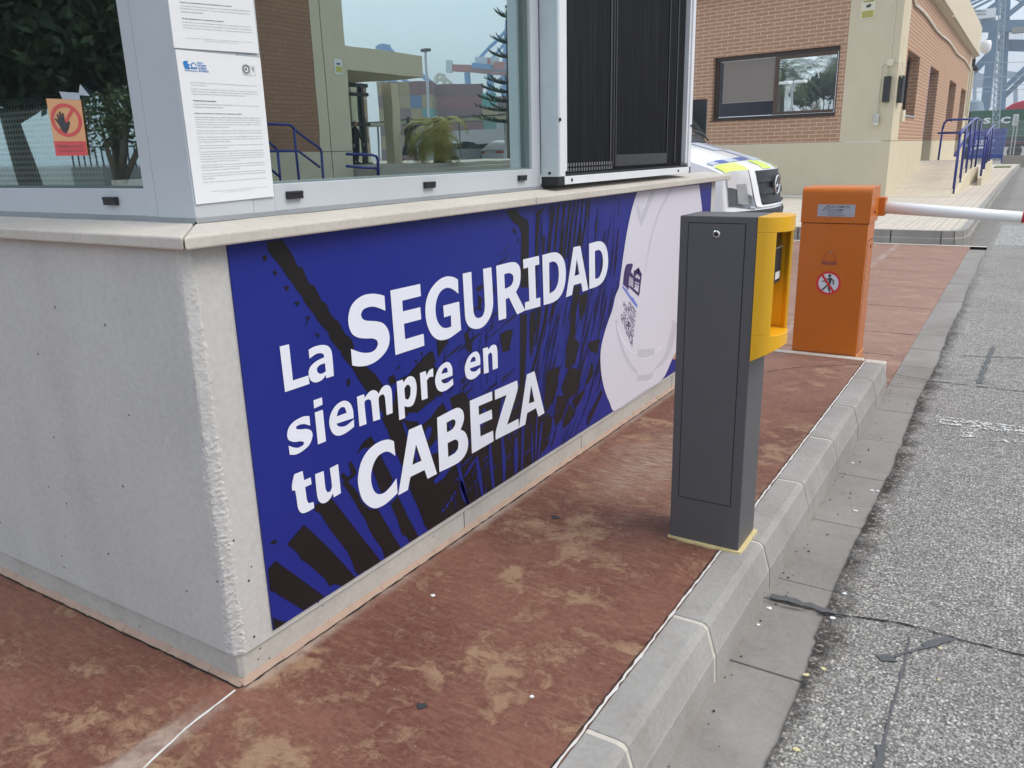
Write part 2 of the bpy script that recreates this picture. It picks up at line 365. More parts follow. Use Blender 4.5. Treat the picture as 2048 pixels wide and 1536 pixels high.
def asphalt():
    m = NT('worn_asphalt'); v = m.coord('World')
    w = m.n('ShaderNodeVectorMath', operation='ADD'); m.L(v, w.inputs[0])
    nz = m.noise(v, 90, 2, out='Color'); sc = m.n('ShaderNodeVectorMath', operation='SCALE'); m.L(nz, sc.inputs[0]); sc.inputs['Scale'].default_value = 0.006
    m.L(sc.outputs[0], w.inputs[1]); vv = w.outputs[0]
    d1 = m.vor(vv, 95); c1 = m.sep(m.vor(vv, 95, out='Color'))[0]
    d2 = m.vor(vv, 210); c2 = m.sep(m.vor(vv, 210, out='Color'))[1]
    tone = m.ramp(c1, [(0.0, (0.10, 0.093, 0.086)), (0.45, (0.27, 0.255, 0.235)), (0.75, (0.42, 0.40, 0.37)), (1.0, (0.66, 0.63, 0.59))])
    small = m.ramp(c2, [(0.0, (0.09, 0.084, 0.078)), (0.6, (0.23, 0.215, 0.20)), (1.0, (0.46, 0.44, 0.41))])
    stone = m.ramp(d1, [(0.30, 1), (0.46, 0)])
    c = m.mix(stone, small, tone)
    big = m.noise(v, 1.3, 5, 0.6)
    c = m.mix(m.math('MULTIPLY', m.ramp(big, [(0.4, 0), (0.7, 1)]), 0.3), c, (0.10, 0.093, 0.088))
    x, y, z = m.sep(v)
    e = m.math('ADD', x, m.math('MULTIPLY', m.math('SUBTRACT', m.noise(v, 6, 5, 0.7), 0.5), 0.22))
    tar = m.ramp(e, [(1.045, 1.0), (1.085, 0.0)]) if False else None
    tr = m.n('ShaderNodeMapRange'); m.L(e, tr.inputs['Value']); tr.inputs['From Min'].default_value = 1.055; tr.inputs['From Max'].default_value = 1.125
    tr.inputs['To Min'].default_value = 1; tr.inputs['To Max'].default_value = 0; tar = tr.outputs[0]
    near = m.n('ShaderNodeMapRange'); m.L(y, near.inputs['Value']); near.inputs['From Min'].default_value = 4.5; near.inputs['From Max'].default_value = 9
    near.inputs['To Min'].default_value = 1; near.inputs['To Max'].default_value = 0.25
    tarc = m.mix(m.ramp(c1, [(0.75, 0), (0.95, 1)]), (0.022, 0.018, 0.016), (0.20, 0.16, 0.13))
    c = m.mix(m.math('MULTIPLY', m.math('MULTIPLY', tar, 0.93), near.outputs[0]), c, tarc)
    m.bump(m.math('SUBTRACT', 1.0, d1), 0.55, 0.008)
    return m.done(c, 0.8, 0, 0.3)
M['asphalt'] = asphalt()

def roadpaint():
    m = NT('worn_road_paint'); v = m.coord('World')
    n = m.noise(v, 30, 6, 0.75); k = m.vor(v, 95)
    hole = m.math('GREATER_THAN', m.math('ADD', m.noise(v, 26, 6, 0.8), m.math('MULTIPLY', k, 0.25)), 0.60)
    c = m.mix(n, (0.48, 0.47, 0.45), (0.68, 0.68, 0.67))
    tr = m.n('ShaderNodeBsdfTransparent'); mxs = m.n('ShaderNodeMixShader')
    m.L(hole, mxs.inputs[0]); m.L(m.b.outputs[0], mxs.inputs[1]); m.L(tr.outputs[0], mxs.inputs[2]); m.L(mxs.outputs[0], m.out.inputs['Surface'])
    m.bump(k, 0.3, 0.004)
    return m.done(c, 0.8)
M['roadpaint'] = roadpaint()

def tiles():
    m = NT('ribbed_paving_tiles'); v = m.coord('World')
    x, y, z = m.sep(v)
    b = m.n('ShaderNodeTexBrick'); m.L(v, b.inputs['Vector']); b.offset = 0; b.inputs['Scale'].default_value = 1
    b.inputs['Brick Width'].default_value = 0.2; b.inputs['Row Height'].default_value = 0.2; b.inputs['Mortar Size'].default_value = 0.006
    b.inputs['Color1'].default_value = (0.60, 0.53, 0.44, 1); b.inputs['Color2'].default_value = (0.52, 0.46, 0.38, 1); b.inputs['Mortar'].default_value = (0.33, 0.29, 0.24, 1)
    g = m.math('ABSOLUTE', m.math('SUBTRACT', m.math('FRACT', m.math('MULTIPLY', x, 12)), 0.5))
    c = m.mix(m.math('MULTIPLY', m.ramp(g, [(0.3, 0), (0.42, 1)]), 0.45), b.outputs['Color'], (0.34, 0.30, 0.25))
    c = m.mix(m.math('MULTIPLY', m.noise(v, 1.2, 5), 0.35), c, (0.45, 0.40, 0.34))
    m.bump(g, 0.3, 0.01)
    return m.done(c, 0.8)
M['tiles'] = tiles()

def rampmat():
    m = NT('ramp_paving'); v = m.coord('World')
    b = m.n('ShaderNodeTexBrick'); m.L(v, b.inputs['Vector']); b.offset = 0.5; b.inputs['Scale'].default_value = 1
    b.inputs['Brick Width'].default_value = 0.4; b.inputs['Row Height'].default_value = 0.2; b.inputs['Mortar Size'].default_value = 0.008
    b.inputs['Color1'].default_value = (0.56, 0.49, 0.38, 1); b.inputs['Color2'].default_value = (0.49, 0.43, 0.34, 1); b.inputs['Mortar'].default_value = (0.37, 0.32, 0.25, 1)
    c = m.mix(m.math('MULTIPLY', m.noise(v, 1.5, 5), 0.4), b.outputs['Color'], (0.5, 0.44, 0.35))
    return m.done(c, 0.8)
M['ramp'] = rampmat()

def glassmat(name, gcol, gfac, tcol, dirt=0.0, gr=0.0):
    m = NT(name); gl = m.n('ShaderNodeBsdfGlossy'); gl.inputs['Roughness'].default_value = gr; gl.inputs['Color'].default_value = (*gcol, 1)
    tr = m.n('ShaderNodeBsdfTransparent'); tr.inputs['Color'].default_value = (*tcol, 1)
    mxs = m.n('ShaderNodeMixShader'); mxs.inputs[0].default_value = gfac
    v = m.coord('World')
    bp = m.n('ShaderNodeBump'); bp.inputs['Strength'].default_value = 0.012; bp.inputs['Distance'].default_value = 0.02
    m.L(m.noise(v, 3.0, 2), bp.inputs['Height']); m.L(bp.outputs[0], gl.inputs['Normal'])
    m.L(tr.outputs[0], mxs.inputs[1]); m.L(gl.outputs[0], mxs.inputs[2]); last = mxs.outputs[0]
    if dirt:
        df = m.n('ShaderNodeBsdfDiffuse'); df.inputs['Color'].default_value = (0.45, 0.46, 0.44, 1)
        d2 = m.n('ShaderNodeMixShader')
        spots = m.math('GREATER_THAN', m.noise(v, 330, 2), 0.71)
        zones = m.ramp(m.noise(v, 5, 3), [(0.42, 0.15), (0.62, 1)])
        m.L(m.math('MULTIPLY', m.math('MULTIPLY', spots, zones), dirt), d2.inputs[0]); m.L(last, d2.inputs[1]); m.L(df.outputs[0], d2.inputs[2]); last = d2.outputs[0]
    m.L(last, m.out.inputs['Surface']); return m.mat
M['glass_a'] = glassmat('solar_glass', (0.70, 0.82, 0.81), 0.86, (0.6, 0.68, 0.66), 0.35)
M['glass_b'] = glassmat('tinted_glass', (0.62, 0.76, 0.78), 0.40, (0.88, 0.93, 0.91), 0.12)
M['glass_c'] = glassmat('mirror_glass', (0.86, 0.93, 0.92), 0.92, (0.3, 0.3, 0.3))
M['glass_d'] = glassmat('lobby_glass', (0.6, 0.7, 0.7), 0.75, (0.5, 0.55, 0.55))

def screenmat():
    m = NT('pleated_insect_mesh'); v = m.coord('World')
    y = m.sep(v)[1]
    lines = m.noise(m.coord('World', scale=(1, 60, 0.6)), 2.4, 5, 0.7)
    c = m.mix(m.ramp(lines, [(0.5, 0), (0.8, 1)]), (0.008, 0.008, 0.010), (0.040, 0.041, 0.046))
    return m.done(c, 0.45, 0, 0.25)
M['pleat'] = screenmat()
def perforated():
    m = NT('perforated_sheet'); v = m.coord('Object'); x, y, z = m.sep(v)
    fx = m.math('ABSOLUTE', m.math('SUBTRACT', m.math('FRACT', m.math('MULTIPLY', x, 75)), 0.5)); fz = m.math('ABSOLUTE', m.math('SUBTRACT', m.math('FRACT', m.math('MULTIPLY', z, 75)), 0.5))
    hole = m.math('LESS_THAN', m.math('MAXIMUM', fx, fz), 0.30)
    c = m.mix(hole, (0.62, 0.64, 0.62), (0.05, 0.055, 0.055))
    return m.done(c, 0.5, 0, 0.3)
M['perf'] = perforated()
def corrugated(name, c):
    m = NT(name); v = m.coord('Object'); x, y, z = m.sep(v)
    f = m.math('ABSOLUTE', m.math('SUBTRACT', m.math('FRACT', m.math('MULTIPLY', m.math('ADD', x, y), 3.2)), 0.5))
    col = m.mix(m.math('MULTIPLY', m.noise(v, 0.8, 5), 0.5), c, tuple(a*0.65 for a in c))
    m.bump(f, 0.5, 0.06); return m.done(col, 0.55)

# ---------------------------------------------------------------- flat outlines and lettering
def smooth_poly(pts, sub=4, ang=50):
    """closed outline; gentle corners are rounded, sharp ones kept"""
    n = len(pts); P = [Vector((p[0], p[1])) for p in pts]; corner = []
    for i in range(n):
        a = P[i]-P[i-1]; b = P[(i+1) % n]-P[i]
        corner.append(a.length < 1e-9 or b.length < 1e-9 or abs(a.angle_signed(b)) > radians(ang))
    out = []
    for i in range(n):
        p0, p1, p2, p3 = P[i-1], P[i], P[(i+1) % n], P[(i+2) % n]
        out.append(tuple(p1))
        if corner[i] and corner[(i+1) % n]: continue
        t1 = (p2-p1)*0.5 if corner[i] else (p2-p0)*0.5; t2 = (p2-p1)*0.5 if corner[(i+1) % n] else (p3-p1)*0.5
        L = (p2-p1).length
        if t1.length > 1.0*L: t1 = t1.normalized()*L
        if t2.length > 1.0*L: t2 = t2.normalized()*L
        for k in range(1, sub):
            t = k/sub
            h = p1*(2*t**3-3*t**2+1)+t1*(t**3-2*t**2+t)+p2*(-2*t**3+3*t**2)+t2*(t**3-t**2); out.append(tuple(h))
    return out
def fill2d(polys):
    c = bpy.data.curves.new('outline', 'CURVE'); c.dimensions = '2D'; c.fill_mode = 'BOTH'
    for p in polys:
        s = c.splines.new('POLY'); s.points.add(len(p)-1)
        for q, v in zip(s.points, p): q.co = (v[0], v[1], 0, 1)
        s.use_cyclic_u = True
    o = bpy.data.objects.new('outline', c); COL.objects.link(o)
    me = bpy.data.meshes.new_from_object(o.evaluated_get(bpy.context.evaluated_depsgraph_get()))
    vs = [v.co.copy() for v in me.vertices]; fs = [tuple(f.vertices) for f in me.polygons]
    bpy.data.objects.remove(o); bpy.data.curves.remove(c); bpy.data.meshes.remove(me)
    return vs, fs
def text2d(body, bold=0.0, shear=0.0):
    c = bpy.data.curves.new('words', 'FONT'); c.body = body; c.offset = bold; c.shear = shear; c.resolution_u = 2
    o = bpy.data.objects.new('words', c); COL.objects.link(o)
    me = bpy.data.meshes.new_from_object(o.evaluated_get(bpy.context.evaluated_depsgraph_get()))
    vs = [v.co.copy() for v in me.vertices]; fs = [tuple(f.vertices) for f in me.polygons]
    bpy.data.objects.remove(o); bpy.data.curves.remove(c); bpy.data.meshes.remove(me)
    return vs, fs
def text_quad(mb, body, TL, TR, BR, BL, bold=0.01, shear=0.0):
    """lettering stretched over the quadrilateral (bilinear)"""
    vs, fs = text2d(body, bold, shear)
    if not vs: return
    x0 = min(v.x for v in vs); x1 = max(v.x for v in vs); y0 = min(v.y for v in vs); y1 = max(v.y for v in vs)
    TL, TR, BR, BL = (Vector(p) for p in (TL, TR, BR, BL)); out = []
    for v in vs:
        a = (v.x-x0)/(x1-x0+1e-9); b = (v.y-y0)/(y1-y0+1e-9)
        out.append((BL*(1-a)+BR*a)*(1-b)+(TL*(1-a)+TR*a)*b)
    mb.add(out, fs)
def text_line(mb, body, origin, xdir, ydir, size, bold=0.0, width=None, shear=0.0):
    vs, fs = text2d(body, bold, shear)
    if not vs: return
    x1 = max(v.x for v in vs); k = size if width is None else width/x1
    o = Vector(origin); X = Vector(xdir); Y = Vector(ydir)
    mb.add([o + X*(v.x*k) + Y*(v.y*size) for v in vs], fs)

RZ = -0.1635            # road level; the island's paving is z = 0
# ---------------------------------------------------------------- ground
g = MB(); g.box(-700, 700, -300, 1500, RZ-0.3, RZ-0.03); tag(g.build('ground', flat('dusty_ground', (0.23, 0.21, 0.19), 0.9, var=0.2, scale=0.5)), kind='structure')
rd = MB(); rnd = random.Random(3)
ys = [-8+0.5*i for i in range(14)] + [-1+0.02*i for i in range(400)] + [7+0.1*i for i in range(44)]
ys = [y for y in ys if y < 11.28] + [11.28]
L = []; wob = 0
for y in ys:
    wob = 0.7*wob + rnd.uniform(-1, 1)*0.003
    L.append(1.052 + wob + 0.006*sin(y*3.1) + (0.008 if y < 1.1 else 0))
n = len(ys); zt = RZ+0.010
v = [(L[i], ys[i], zt) for i in range(n)] + [(1.45, ys[i], zt) for i in range(n)]
rd.add(v, [(i, n+i, n+i+1, i+1) for i in range(n-1)])
rd.quad((1.45, -8, zt), (30, -8, zt), (30, 11.28, zt), (1.45, 11.28, zt))
rd.quad((0.70, 11.28, zt), (30, 11.28, zt), (30, 48, zt), (0.70, 48, zt))
rd.quad((-40, -30, zt-0.004), (30, -30, zt-0.004), (30, -8, zt-0.004), (-40, -8, zt-0.004))
tag(rd.build('road', M['asphalt']), kind='structure')
gut = MB(); jy = [-3.1+0.498*i for i in range(29)]
for a, b in zip(jy, jy[1:]):
    sx = rnd.uniform(-0.003, 0.003)
    gut.box(0.862, 1.075, a+0.002, b-0.002, RZ-0.06, RZ+0.002+rnd.uniform(-0.0015, 0.0015))
tag(gut.build('gutter', M['gutter'], bevel=0.003), kind='structure')
isl = MB(); isl.box(-9, 0.7505, -6, 3.735, RZ-0.1, 0.0)
tag(isl.build('pavement', M['redpave']), kind='structure')
low = MB(); low.box(-14, 0.862, 3.75, 11.27, RZ-0.1, RZ+0.003)
tag(low.build('crossing_pavement', M['redpave']), kind='structure')

prof = [(0.7505, RZ-0.02), (0.7505, 0.0), (0.826, 0.0), (0.838, -0.003), (0.846, -0.011), (0.866, -0.079), (0.8685, -0.084), (0.8735, RZ-0.02)]
kj = [-2.735, -2.234, -1.734, -1.233, -0.732, -0.232, 0.268, 0.769, 1.281, 1.810, 2.326, 2.817, 3.333, 3.722]
kb = MB()
for i, (a, b) in enumerate(zip(kj, kj[1:])):
    e = rnd.uniform(-0.002, 0.002)
    pr = [(x+(e if x > 0.8 else 0), z+(rnd.uniform(-0.0015, 0.0015) if -0.05 < z < 0.01 and x > 0.76 else 0)) for x, z in prof]
    kb.prism(pr, 1, a+0.007, b-0.007)
ke = kb.build('kerb', M['kerb'], bevel=0.004)
tag(ke, kind='structure')
kg = MB()
for y in kj[1:-1]:
    pr = [(x-0.003 if x > 0.76 else x+0.001, z-(0.003 if z > -0.09 else 0)) for x, z in prof]
    kg.prism(pr, 1, y-0.0066, y+0.0066)
tag(kg.build('kerb_mortar', M['grout']), kind='structure')
ed = MB(); ed.box(-0.2, 0.735, 3.7355, 3.80, RZ-0.05, 0.001); ed.box(0.7365, 0.85, 3.7235, 3.80, RZ-0.05, -0.004)
tag(ed.build('kerb_end', M['grout'], bevel=0.008), kind='structure')
# pale joint strips of the paving
js = MB()
def strip(mb, pts, w, z, jit=0.0, rn=random.Random(5)):
    P = [Vector((p[0], p[1], z)) for p in pts]; l = []; r = []
    Q = []
    for a, b in zip(P, P[1:]):
        k = max(1, int((b-a).length/0.02)) if jit else 1
        Q += [a+(b-a)*i/k for i in range(k)]
    Q.append(P[-1])
    for i, p in enumerate(Q):
        d = (Q[min(i+1, len(Q)-1)]-Q[max(i-1, 0)]).normalized(); nn = Vector((-d.y, d.x, 0))
        ww = w*(1+rn.uniform(-jit, jit)); off = nn*rn.uniform(-jit, jit)*w*0.6
        l.append(p+nn*ww/2+off); r.append(p-nn*ww/2+off)
    mb.add(l+r, [(i, i+1, len(Q)+i+1, len(Q)+i) for i in range(len(Q)-1)])
strip(js, [(0.0, -0.02), (0.012, -0.16), (0.052, -0.34), (0.40, -2.0)], 0.0055, 0.0012, 0.25)
strip(js, [(0.7475, -2.5), (0.7475, 3.72)], 0.006, 0.0012, 0.5)
tag(js.build('paving_joint', flat('pale_joint_filler', (0.60, 0.58, 0.55), 0.85, scale=30), fix=False), kind='structure')
jc = MB(); strip(jc, [(0.742, -2.5), (0.742, 3.72)], 0.003, 0.0016, 0.6); strip(jc, [(0.15, 3.02), (0.45, 3.42), (0.74, 3.64)], 0.004, 0.0012, 0.6)
strip(jc, [(-1.2, -0.012), (0.0, -0.012), (0.012, 0.0)], 0.004, 0.0018, 0.8); strip(jc, [(0.012, 0.0), (0.012, 3.2)], 0.004, 0.0018, 0.8)
for y in (3.9, 4.6, 5.3, 6.4, 7.5, 8.6, 9.7): strip(jc, [(-4, y-0.05), (0.86, y)], 0.006, RZ+0.006, 0.6)
tag(jc.build('paving_crack', M['crackdark'], fix=False), kind='structure')
# cracks sealed with tar in the road
cr = MB(); zc = RZ+0.0135
strip(cr, [(0.865, 1.222), (0.93, 1.215), (1.0, 1.222), (1.06, 1.222)], 0.006, zc+0.001, 0.9)
strip(cr, [(1.03, 1.224), (1.243, 1.278), (1.377, 1.272), (1.56, 1.274), (2.6, 1.33)], 0.005, zc, 0.8)
strip(cr, [(0.862, 4.09), (1.06, 4.03), (1.5, 4.02), (2.6, 4.0)], 0.006, zc, 0.8)
tag(cr.build('road_crack', M['crackdark'], fix=False), kind='structure')
cs = MB()
strip(cs, [(1.385, 1.272), (1.274, 1.130), (1.245, 1.095)], 0.009, zc+0.0012, 0.4); strip(cs, [(1.245, 1.095), (1.221, 1.067)], 0.030, zc+0.0008, 0.5)
strip(cs, [(1.372, 1.269), (1.33, 1.215), (1.31, 1.19)], 0.02, zc+0.0008, 0.2); strip(cs, [(1.276, 1.216), (1.279, 1.039), (1.273, 0.816), (1.280, 0.66)], 0.0055, zc+0.0004, 0.5)
strip(cs, [(1.275, 0.72), (1.28, 0.6), (1.285, 0.3)], 0.018, zc+0.0009, 0.5); strip(cs, [(0.885, 1.245), (0.96, 1.25), (1.04, 1.245), (1.1, 1.24)], 0.022, zc-0.0005, 0.5)
strip(cs, [(1.30, 4.1), (1.315, 4.5), (1.335, 5.1)], 0.022, zc+0.0006, 0.4); strip(cs, [(1.17, 4.75), (1.5, 4.85), (2.2, 5.0)], 0.008, zc+0.0003, 0.6)
tag(cs.build('road_crack_seal', M['crack'], fix=False), kind='structure')
rm = MB(); zm = RZ+0.0145
rm.quad((1.15, 3.23, zm), (2.6, 3.25, zm), (2.6, 3.36, zm), (1.15, 3.36, zm)); rm.quad((1.27, 3.075, zm), (1.345, 3.08, zm), (1.345, 3.2298, zm), (1.27, 3.2298, zm))
rm.quad((1.40, 3.08, zm), (2.6, 3.08, zm), (2.6, 3.2296, zm), (1.62, 3.2296, zm))
rm.quad((1.118, 11.45, zm), (1.62, 11.42, zm), (1.62, 14.4, zm), (1.135, 14.4, zm)); rm.quad((2.1, 11.42, zm), (2.6, 11.42, zm), (2.6, 14.4, zm), (2.1, 14.4, zm))
tag(rm.build('road_marking', M['roadpaint'], fix=False), kind='structure')
# far pavement with its kerb, ramp up to the doors
PZ = 0.02; FX = [(-30, 11.29), (0.50, 11.29), (0.66, 11.34), (0.76, 11.5), (0.80, 11.8), (0.80, 15), (0.82, 25), (0.88, 38), (0.98, 48)]
fp = MB(); inner = [(-30, 11.40), (0.47, 11.40), (0.58, 11.44), (0.66, 11.56), (0.69, 11.8), (0.69, 15), (0.71, 25), (0.77, 38), (0.87, 48)]
fp.prism(inner + [(-30, 48)], 2, RZ-0.1, PZ)
tag(fp.build('far_pavement', M['tiles']), kind='structure')
fk = MB()
for (a, b), (c, d) in zip(zip(FX, FX[1:]), zip(inner, inner[1:])):
    A, B, C, D = Vector(a), Vector(b), Vector(c), Vector(d); k = max(1, int((B-A).length/0.62))
    for i in range(k):
        t0, t1 = i/k, (i+1)/k; gp = 0.006/max(0.1, (B-A).length)
        p = [A.lerp(B, t0+gp), A.lerp(B, t1-gp), C.lerp(D, t1-gp), C.lerp(D, t0+gp)]
        q = [A.lerp(B, t0+gp)+(C-A).normalized()*0.016, A.lerp(B, t1-gp)+(D-B).normalized()*0.016]
        v = [(p[0].x, p[0].y, RZ-0.02), (p[1].x, p[1].y, RZ-0.02), (p[0].x, p[0].y, RZ+0.085), (p[1].x, p[1].y, RZ+0.085),
             (q[0].x, q[0].y, RZ+0.09), (q[1].x, q[1].y, RZ+0.09), (q[0].x, q[0].y, PZ+0.004), (q[1].x, q[1].y, PZ+0.004),
             (p[3].x, p[3].y, PZ+0.004), (p[2].x, p[2].y, PZ+0.004), (p[3].x, p[3].y, RZ-0.02), (p[2].x, p[2].y, RZ-0.02)]
        fk.add(v, [(0, 1, 3, 2), (2, 3, 5, 4), (4, 5, 7, 6), (6, 7, 9, 8), (8, 9, 11, 10), (10, 8, 6, 4, 2, 0), (1, 3, 5, 7, 9, 11)])
tag(fk.build('far_kerb', M['kerb'], bevel=0.006), kind='structure')
wl = MB(); wl.quad((-8, 11.16, RZ+0.007), (1.1, 11.16, RZ+0.007), (1.1, 11.28, RZ+0.007), (-8, 11.28, RZ+0.007))
tag(wl.build('crossing_edge', M['grout'], fix=False), kind='structure')
ym = MB(); ym.quad((-2.6, 10.85, RZ+0.008), (-1.35, 10.85, RZ+0.008), (-1.35, 11.1, RZ+0.008), (-2.6, 11.1, RZ+0.008))
tag(ym.build('yellow_road_marking', flat('yellow_road_paint', (0.62, 0.45, 0.10), 0.8, scale=20), fix=False), kind='structure')
BX, BY, BA = -1.242, 18.751, 0.171
rp = MB(); rx = 0.0
def zr(y): return PZ + 0.62*min(1, max(0, (y-19.0)/6.2))
rs = [19.0, 20.5, 22, 23.5, 25.2, 27.4]
for a, b in zip(rs, rs[1:]):
    rp.add([(BX+0.005, a, PZ-0.05), (rx-0.03, a, PZ-0.05), (rx-0.03, a, zr(a)+0.004), (BX+0.005, a, zr(a)+0.004), (BX+0.005, b, PZ-0.05), (rx-0.03, b, PZ-0.05), (rx-0.03, b, zr(b)+0.004), (BX+0.005, b, zr(b)+0.004)],
           [(3, 2, 6, 7), (0, 1, 2, 3), (4, 5, 6, 7), (1, 5, 6, 2)])
tag(rp.build('ramp', M['ramp']), kind='structure')
gr = MB(); gr.box(0.02, 0.66, 41.5, 44, PZ, PZ+0.03); tag(gr.build('grass', M['grass']), kind='stuff')

# ---------------------------------------------------------------- the gatehouse
kiosk = empty('gatehouse'); tag(kiosk, 'pale concrete gatehouse with stone sill and grey aluminium windows', 'gatehouse')
ZW = 0.0726
def plan(off, ch, x0=-4.0, y1=3.249): return [(x0, -off), (-ch+off*0.4, -off), (off, ch-off*0.4), (off, y1+off), (x0, y1+off)]
w = MB(); w.prism(plan(0, 0.017), 2, ZW, 1.0); w.build('base_wall', M['concrete'], kiosk)
p = MB(); p.prism(plan(-0.006, 0.014), 2, -0.02, ZW-0.0008); p.build('plinth', M['plinth'], kiosk, bevel=0.002)
pjn = MB()
for y in (0.9, 1.72, 2.72): pjn.box(-0.0058, -0.0052, y-0.0012, y+0.0012, 0, ZW-0.001)
pjn.build('plinth_joint', M['crackdark'], kiosk)
# rough broken arris on the corner
ra = MB(); rn = random.Random(11); NZ = 150; cols = 9
pts = []
for i in range(NZ+1):
    z = ZW+0.003 + (0.985-ZW)*i/NZ
    wl_ = 0.004 + 0.016*abs(sin(z*7+1.2))*(0.35+0.65*rn.random()) + (0.012 if z < 0.55 else 0)
    wr_ = 0.004 + 0.010*rn.random()
    for j in range(cols):
        t = j/(cols-1); s = -wl_ + t*(wl_+wr_+0.024)
        base = Vector((s-0.017, 0, z)) if s < 0 else (Vector((-0.017, 0, z)).lerp(Vector((0, 0.017, z)), s/0.024) if s < 0.024 else Vector((0, 0.017+s-0.024, z)))
        nrm = Vector((0, -1, 0)) if s < 0 else (Vector((0.7, -0.7, 0)) if s < 0.024 else Vector((1, 0, 0)))
        h = -0.0006 if j in (0, cols-1) else 0.0004+0.0020*rn.random()**2*(1.0 if z < 0.6 else 0.35)
        pts.append(base+nrm*h)
ra.add(pts, [(i*cols+j, i*cols+j+1, (i+1)*cols+j+1, (i+1)*cols+j) for i in range(NZ) for j in range(cols-1)])
ra.build('broken_arris', concrete('chipped_concrete', (0.60, 0.58, 0.55), (0.47, 0.455, 0.43), pits=True, streak=0.1, bump=0.7), kiosk, fix=False)
# sealant fillet along the foot of the walls
bd = MB()
for i in range(80):
    a, b = 3.24*i/80, 3.24*(i+1)/80; h = 0.010+0.004*rn.random(); d = 0.006+0.004*rn.random()
    bd.add([(-0.006, a, h), (d, a, 0.0008), (-0.006, a, 0.0), (-0.006, b, h), (d, b, 0.0008), (-0.006, b, 0)], [(0, 1, 4, 3), (0, 1, 2), (3, 4, 5)])
    a, b = -3*i/80, -3*(i+1)/80
    bd.add([(a, 0.006, h), (a, -d, 0.0008), (a, 0.006, 0), (b, 0.006, h), (b, -d, 0.0008), (b, 0.006, 0)], [(0, 1, 4, 3), (0, 1, 2), (3, 4, 5)])
bd.build('sealant_bead', M['bead'], kiosk)
# sill slabs
SO, SL, ZT, ZB, XI, YI, ZI = 0.0388, 0.0258, 1.027, 1.0015, -0.11, 0.125, 1.046
yj = on(0, SO, 1073, 405).y
def slab(name, pl):
    """pl: outer edge 2 points, inner edge 2 points (plan)"""
    (a, b), (c, d) = pl; mb = MB()
    v = [(*a, ZB), (*b, ZB), (*a, ZT), (*b, ZT), (*d, ZI), (*c, ZI), (*d, ZB), (*c, ZB)]
    mb.add(v, [(0, 1, 3, 2), (2, 3, 4, 5), (5, 4, 6, 7), (0, 2, 5, 7), (1, 3, 4, 6), (0, 1, 6, 7)])
    return mb.build(name, M['sill'], kiosk, bevel=0.004)
g2 = 0.0013
slab('sill', [((SO, -SL+g2*2), (SO, yj-g2)), ((XI, YI+g2*2), (XI, yj-g2))])
slab('sill', [((SO, yj+g2), (SO, 3.385)), ((XI, yj+g2), (XI, 3.385))])
slab('sill', [((SO-g2*2, -SL), (-4.0, -SL)), ((XI-g2*2, YI), (-4.0, YI))])
sj = MB(); sj.box(XI, SO-0.004, yj-g2, yj+g2, 1.004, 1.022); sj.build('sill_joint', M['crackdark'], kiosk)
# window frames
ZF0, ZF1, ZTOP = 1.050, 1.111, 2.25
XF, YF = -0.07, 0.0911
cp = MB(); cp.box(-0.195, XF, YF, 0.2455, ZF0, 2.3); cp.build('corner_post', M['alu'], kiosk, bevel=0.002)
fa = MB(); fa.box(-0.125, XF-0.001, 0.2465, 0.31, ZF0, 2.3); fa.box(-0.125, XF-0.001, 1.477, 1.533, ZF0, 2.3); fa.box(-0.125, XF-0.0016, 0.3102, 1.4768, ZF0, ZF1); fa.box(-0.125, XF-0.0016, 0.3102, 1.4768, 2.2, 2.3)
winA = fa.build('window', M['alu'], kiosk, bevel=0.0015)
pa = MB(); pa.box(-0.1035, -0.0985, 0.306, 1.481, ZF1-0.004, 2.204); pa.build('pane', M['glass_a'], winA)
gk = MB(); 
for b in ((0.3102, 0.3145, ZF1, 2.2), (1.4725, 1.4768, ZF1, 2.2), (0.3145, 1.4725, ZF1, ZF1+0.005)): gk.box(-0.0984, -0.082, *b)
gk.build('gasket', flat('grey_gasket', (0.16, 0.2, 0.2), 0.5), winA)
fl = MB(); fl.box(-0.236, -0.1966, YF+0.001, 0.146, ZF0, 2.3); fl.box(-1.62, -1.56, YF+0.001, 0.146, ZF0, 2.3); fl.box(-1.5598, -0.2362, YF+0.0016, 0.146, ZF0, ZF1); fl.box(-1.5598, -0.2362, YF+0.0016, 0.146, 2.2, 2.3)
winL = fl.build('window', M['alu_side'], kiosk, bevel=0.0015)
pl_ = MB(); pl_.box(-1.563, -0.233, 0.1195, 0.1245, ZF1-0.004, 2.204); pl_.build('pane', M['glass_b'], winL)
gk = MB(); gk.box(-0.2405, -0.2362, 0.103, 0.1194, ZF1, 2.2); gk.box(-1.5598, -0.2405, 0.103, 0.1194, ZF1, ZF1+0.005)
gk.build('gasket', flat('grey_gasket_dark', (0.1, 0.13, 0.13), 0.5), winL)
sf = MB(); rs_ = random.Random(4)
ysd = [0.088+0.012*i for i in range(122)]
for a, b in zip(ysd, ysd[1:]):
    t = 0.0045+0.003*sin(a*17)*sin(a*5)+0.001*rs_.random()
    sf.add([(XF-0.002, a, ZF0+0.003), (XF+t, a, ZF0-0.008), (XF-0.002, b, ZF0+0.003), (XF+t, b, ZF0-0.008), (XF-0.002, a, 1.03), (XF-0.002, b, 1.03)], [(0, 1, 3, 2), (1, 4, 5, 3)])
xsd = [-0.068-0.012*i for i in range(130)]
for a, b in zip(xsd, xsd[1:]):
    t = 0.005+0.003*sin(a*13)*sin(a*4)+0.001*rs_.random()
    sf.add([(a, YF+0.002, ZF0+0.004), (a, YF-t, ZF0-0.009), (b, YF+0.002, ZF0+0.004), (b, YF-t, ZF0-0.009), (a, YF+0.002, 1.03), (b, YF+0.002, 1.03)], [(0, 1, 3, 2), (1, 4, 5, 3)])
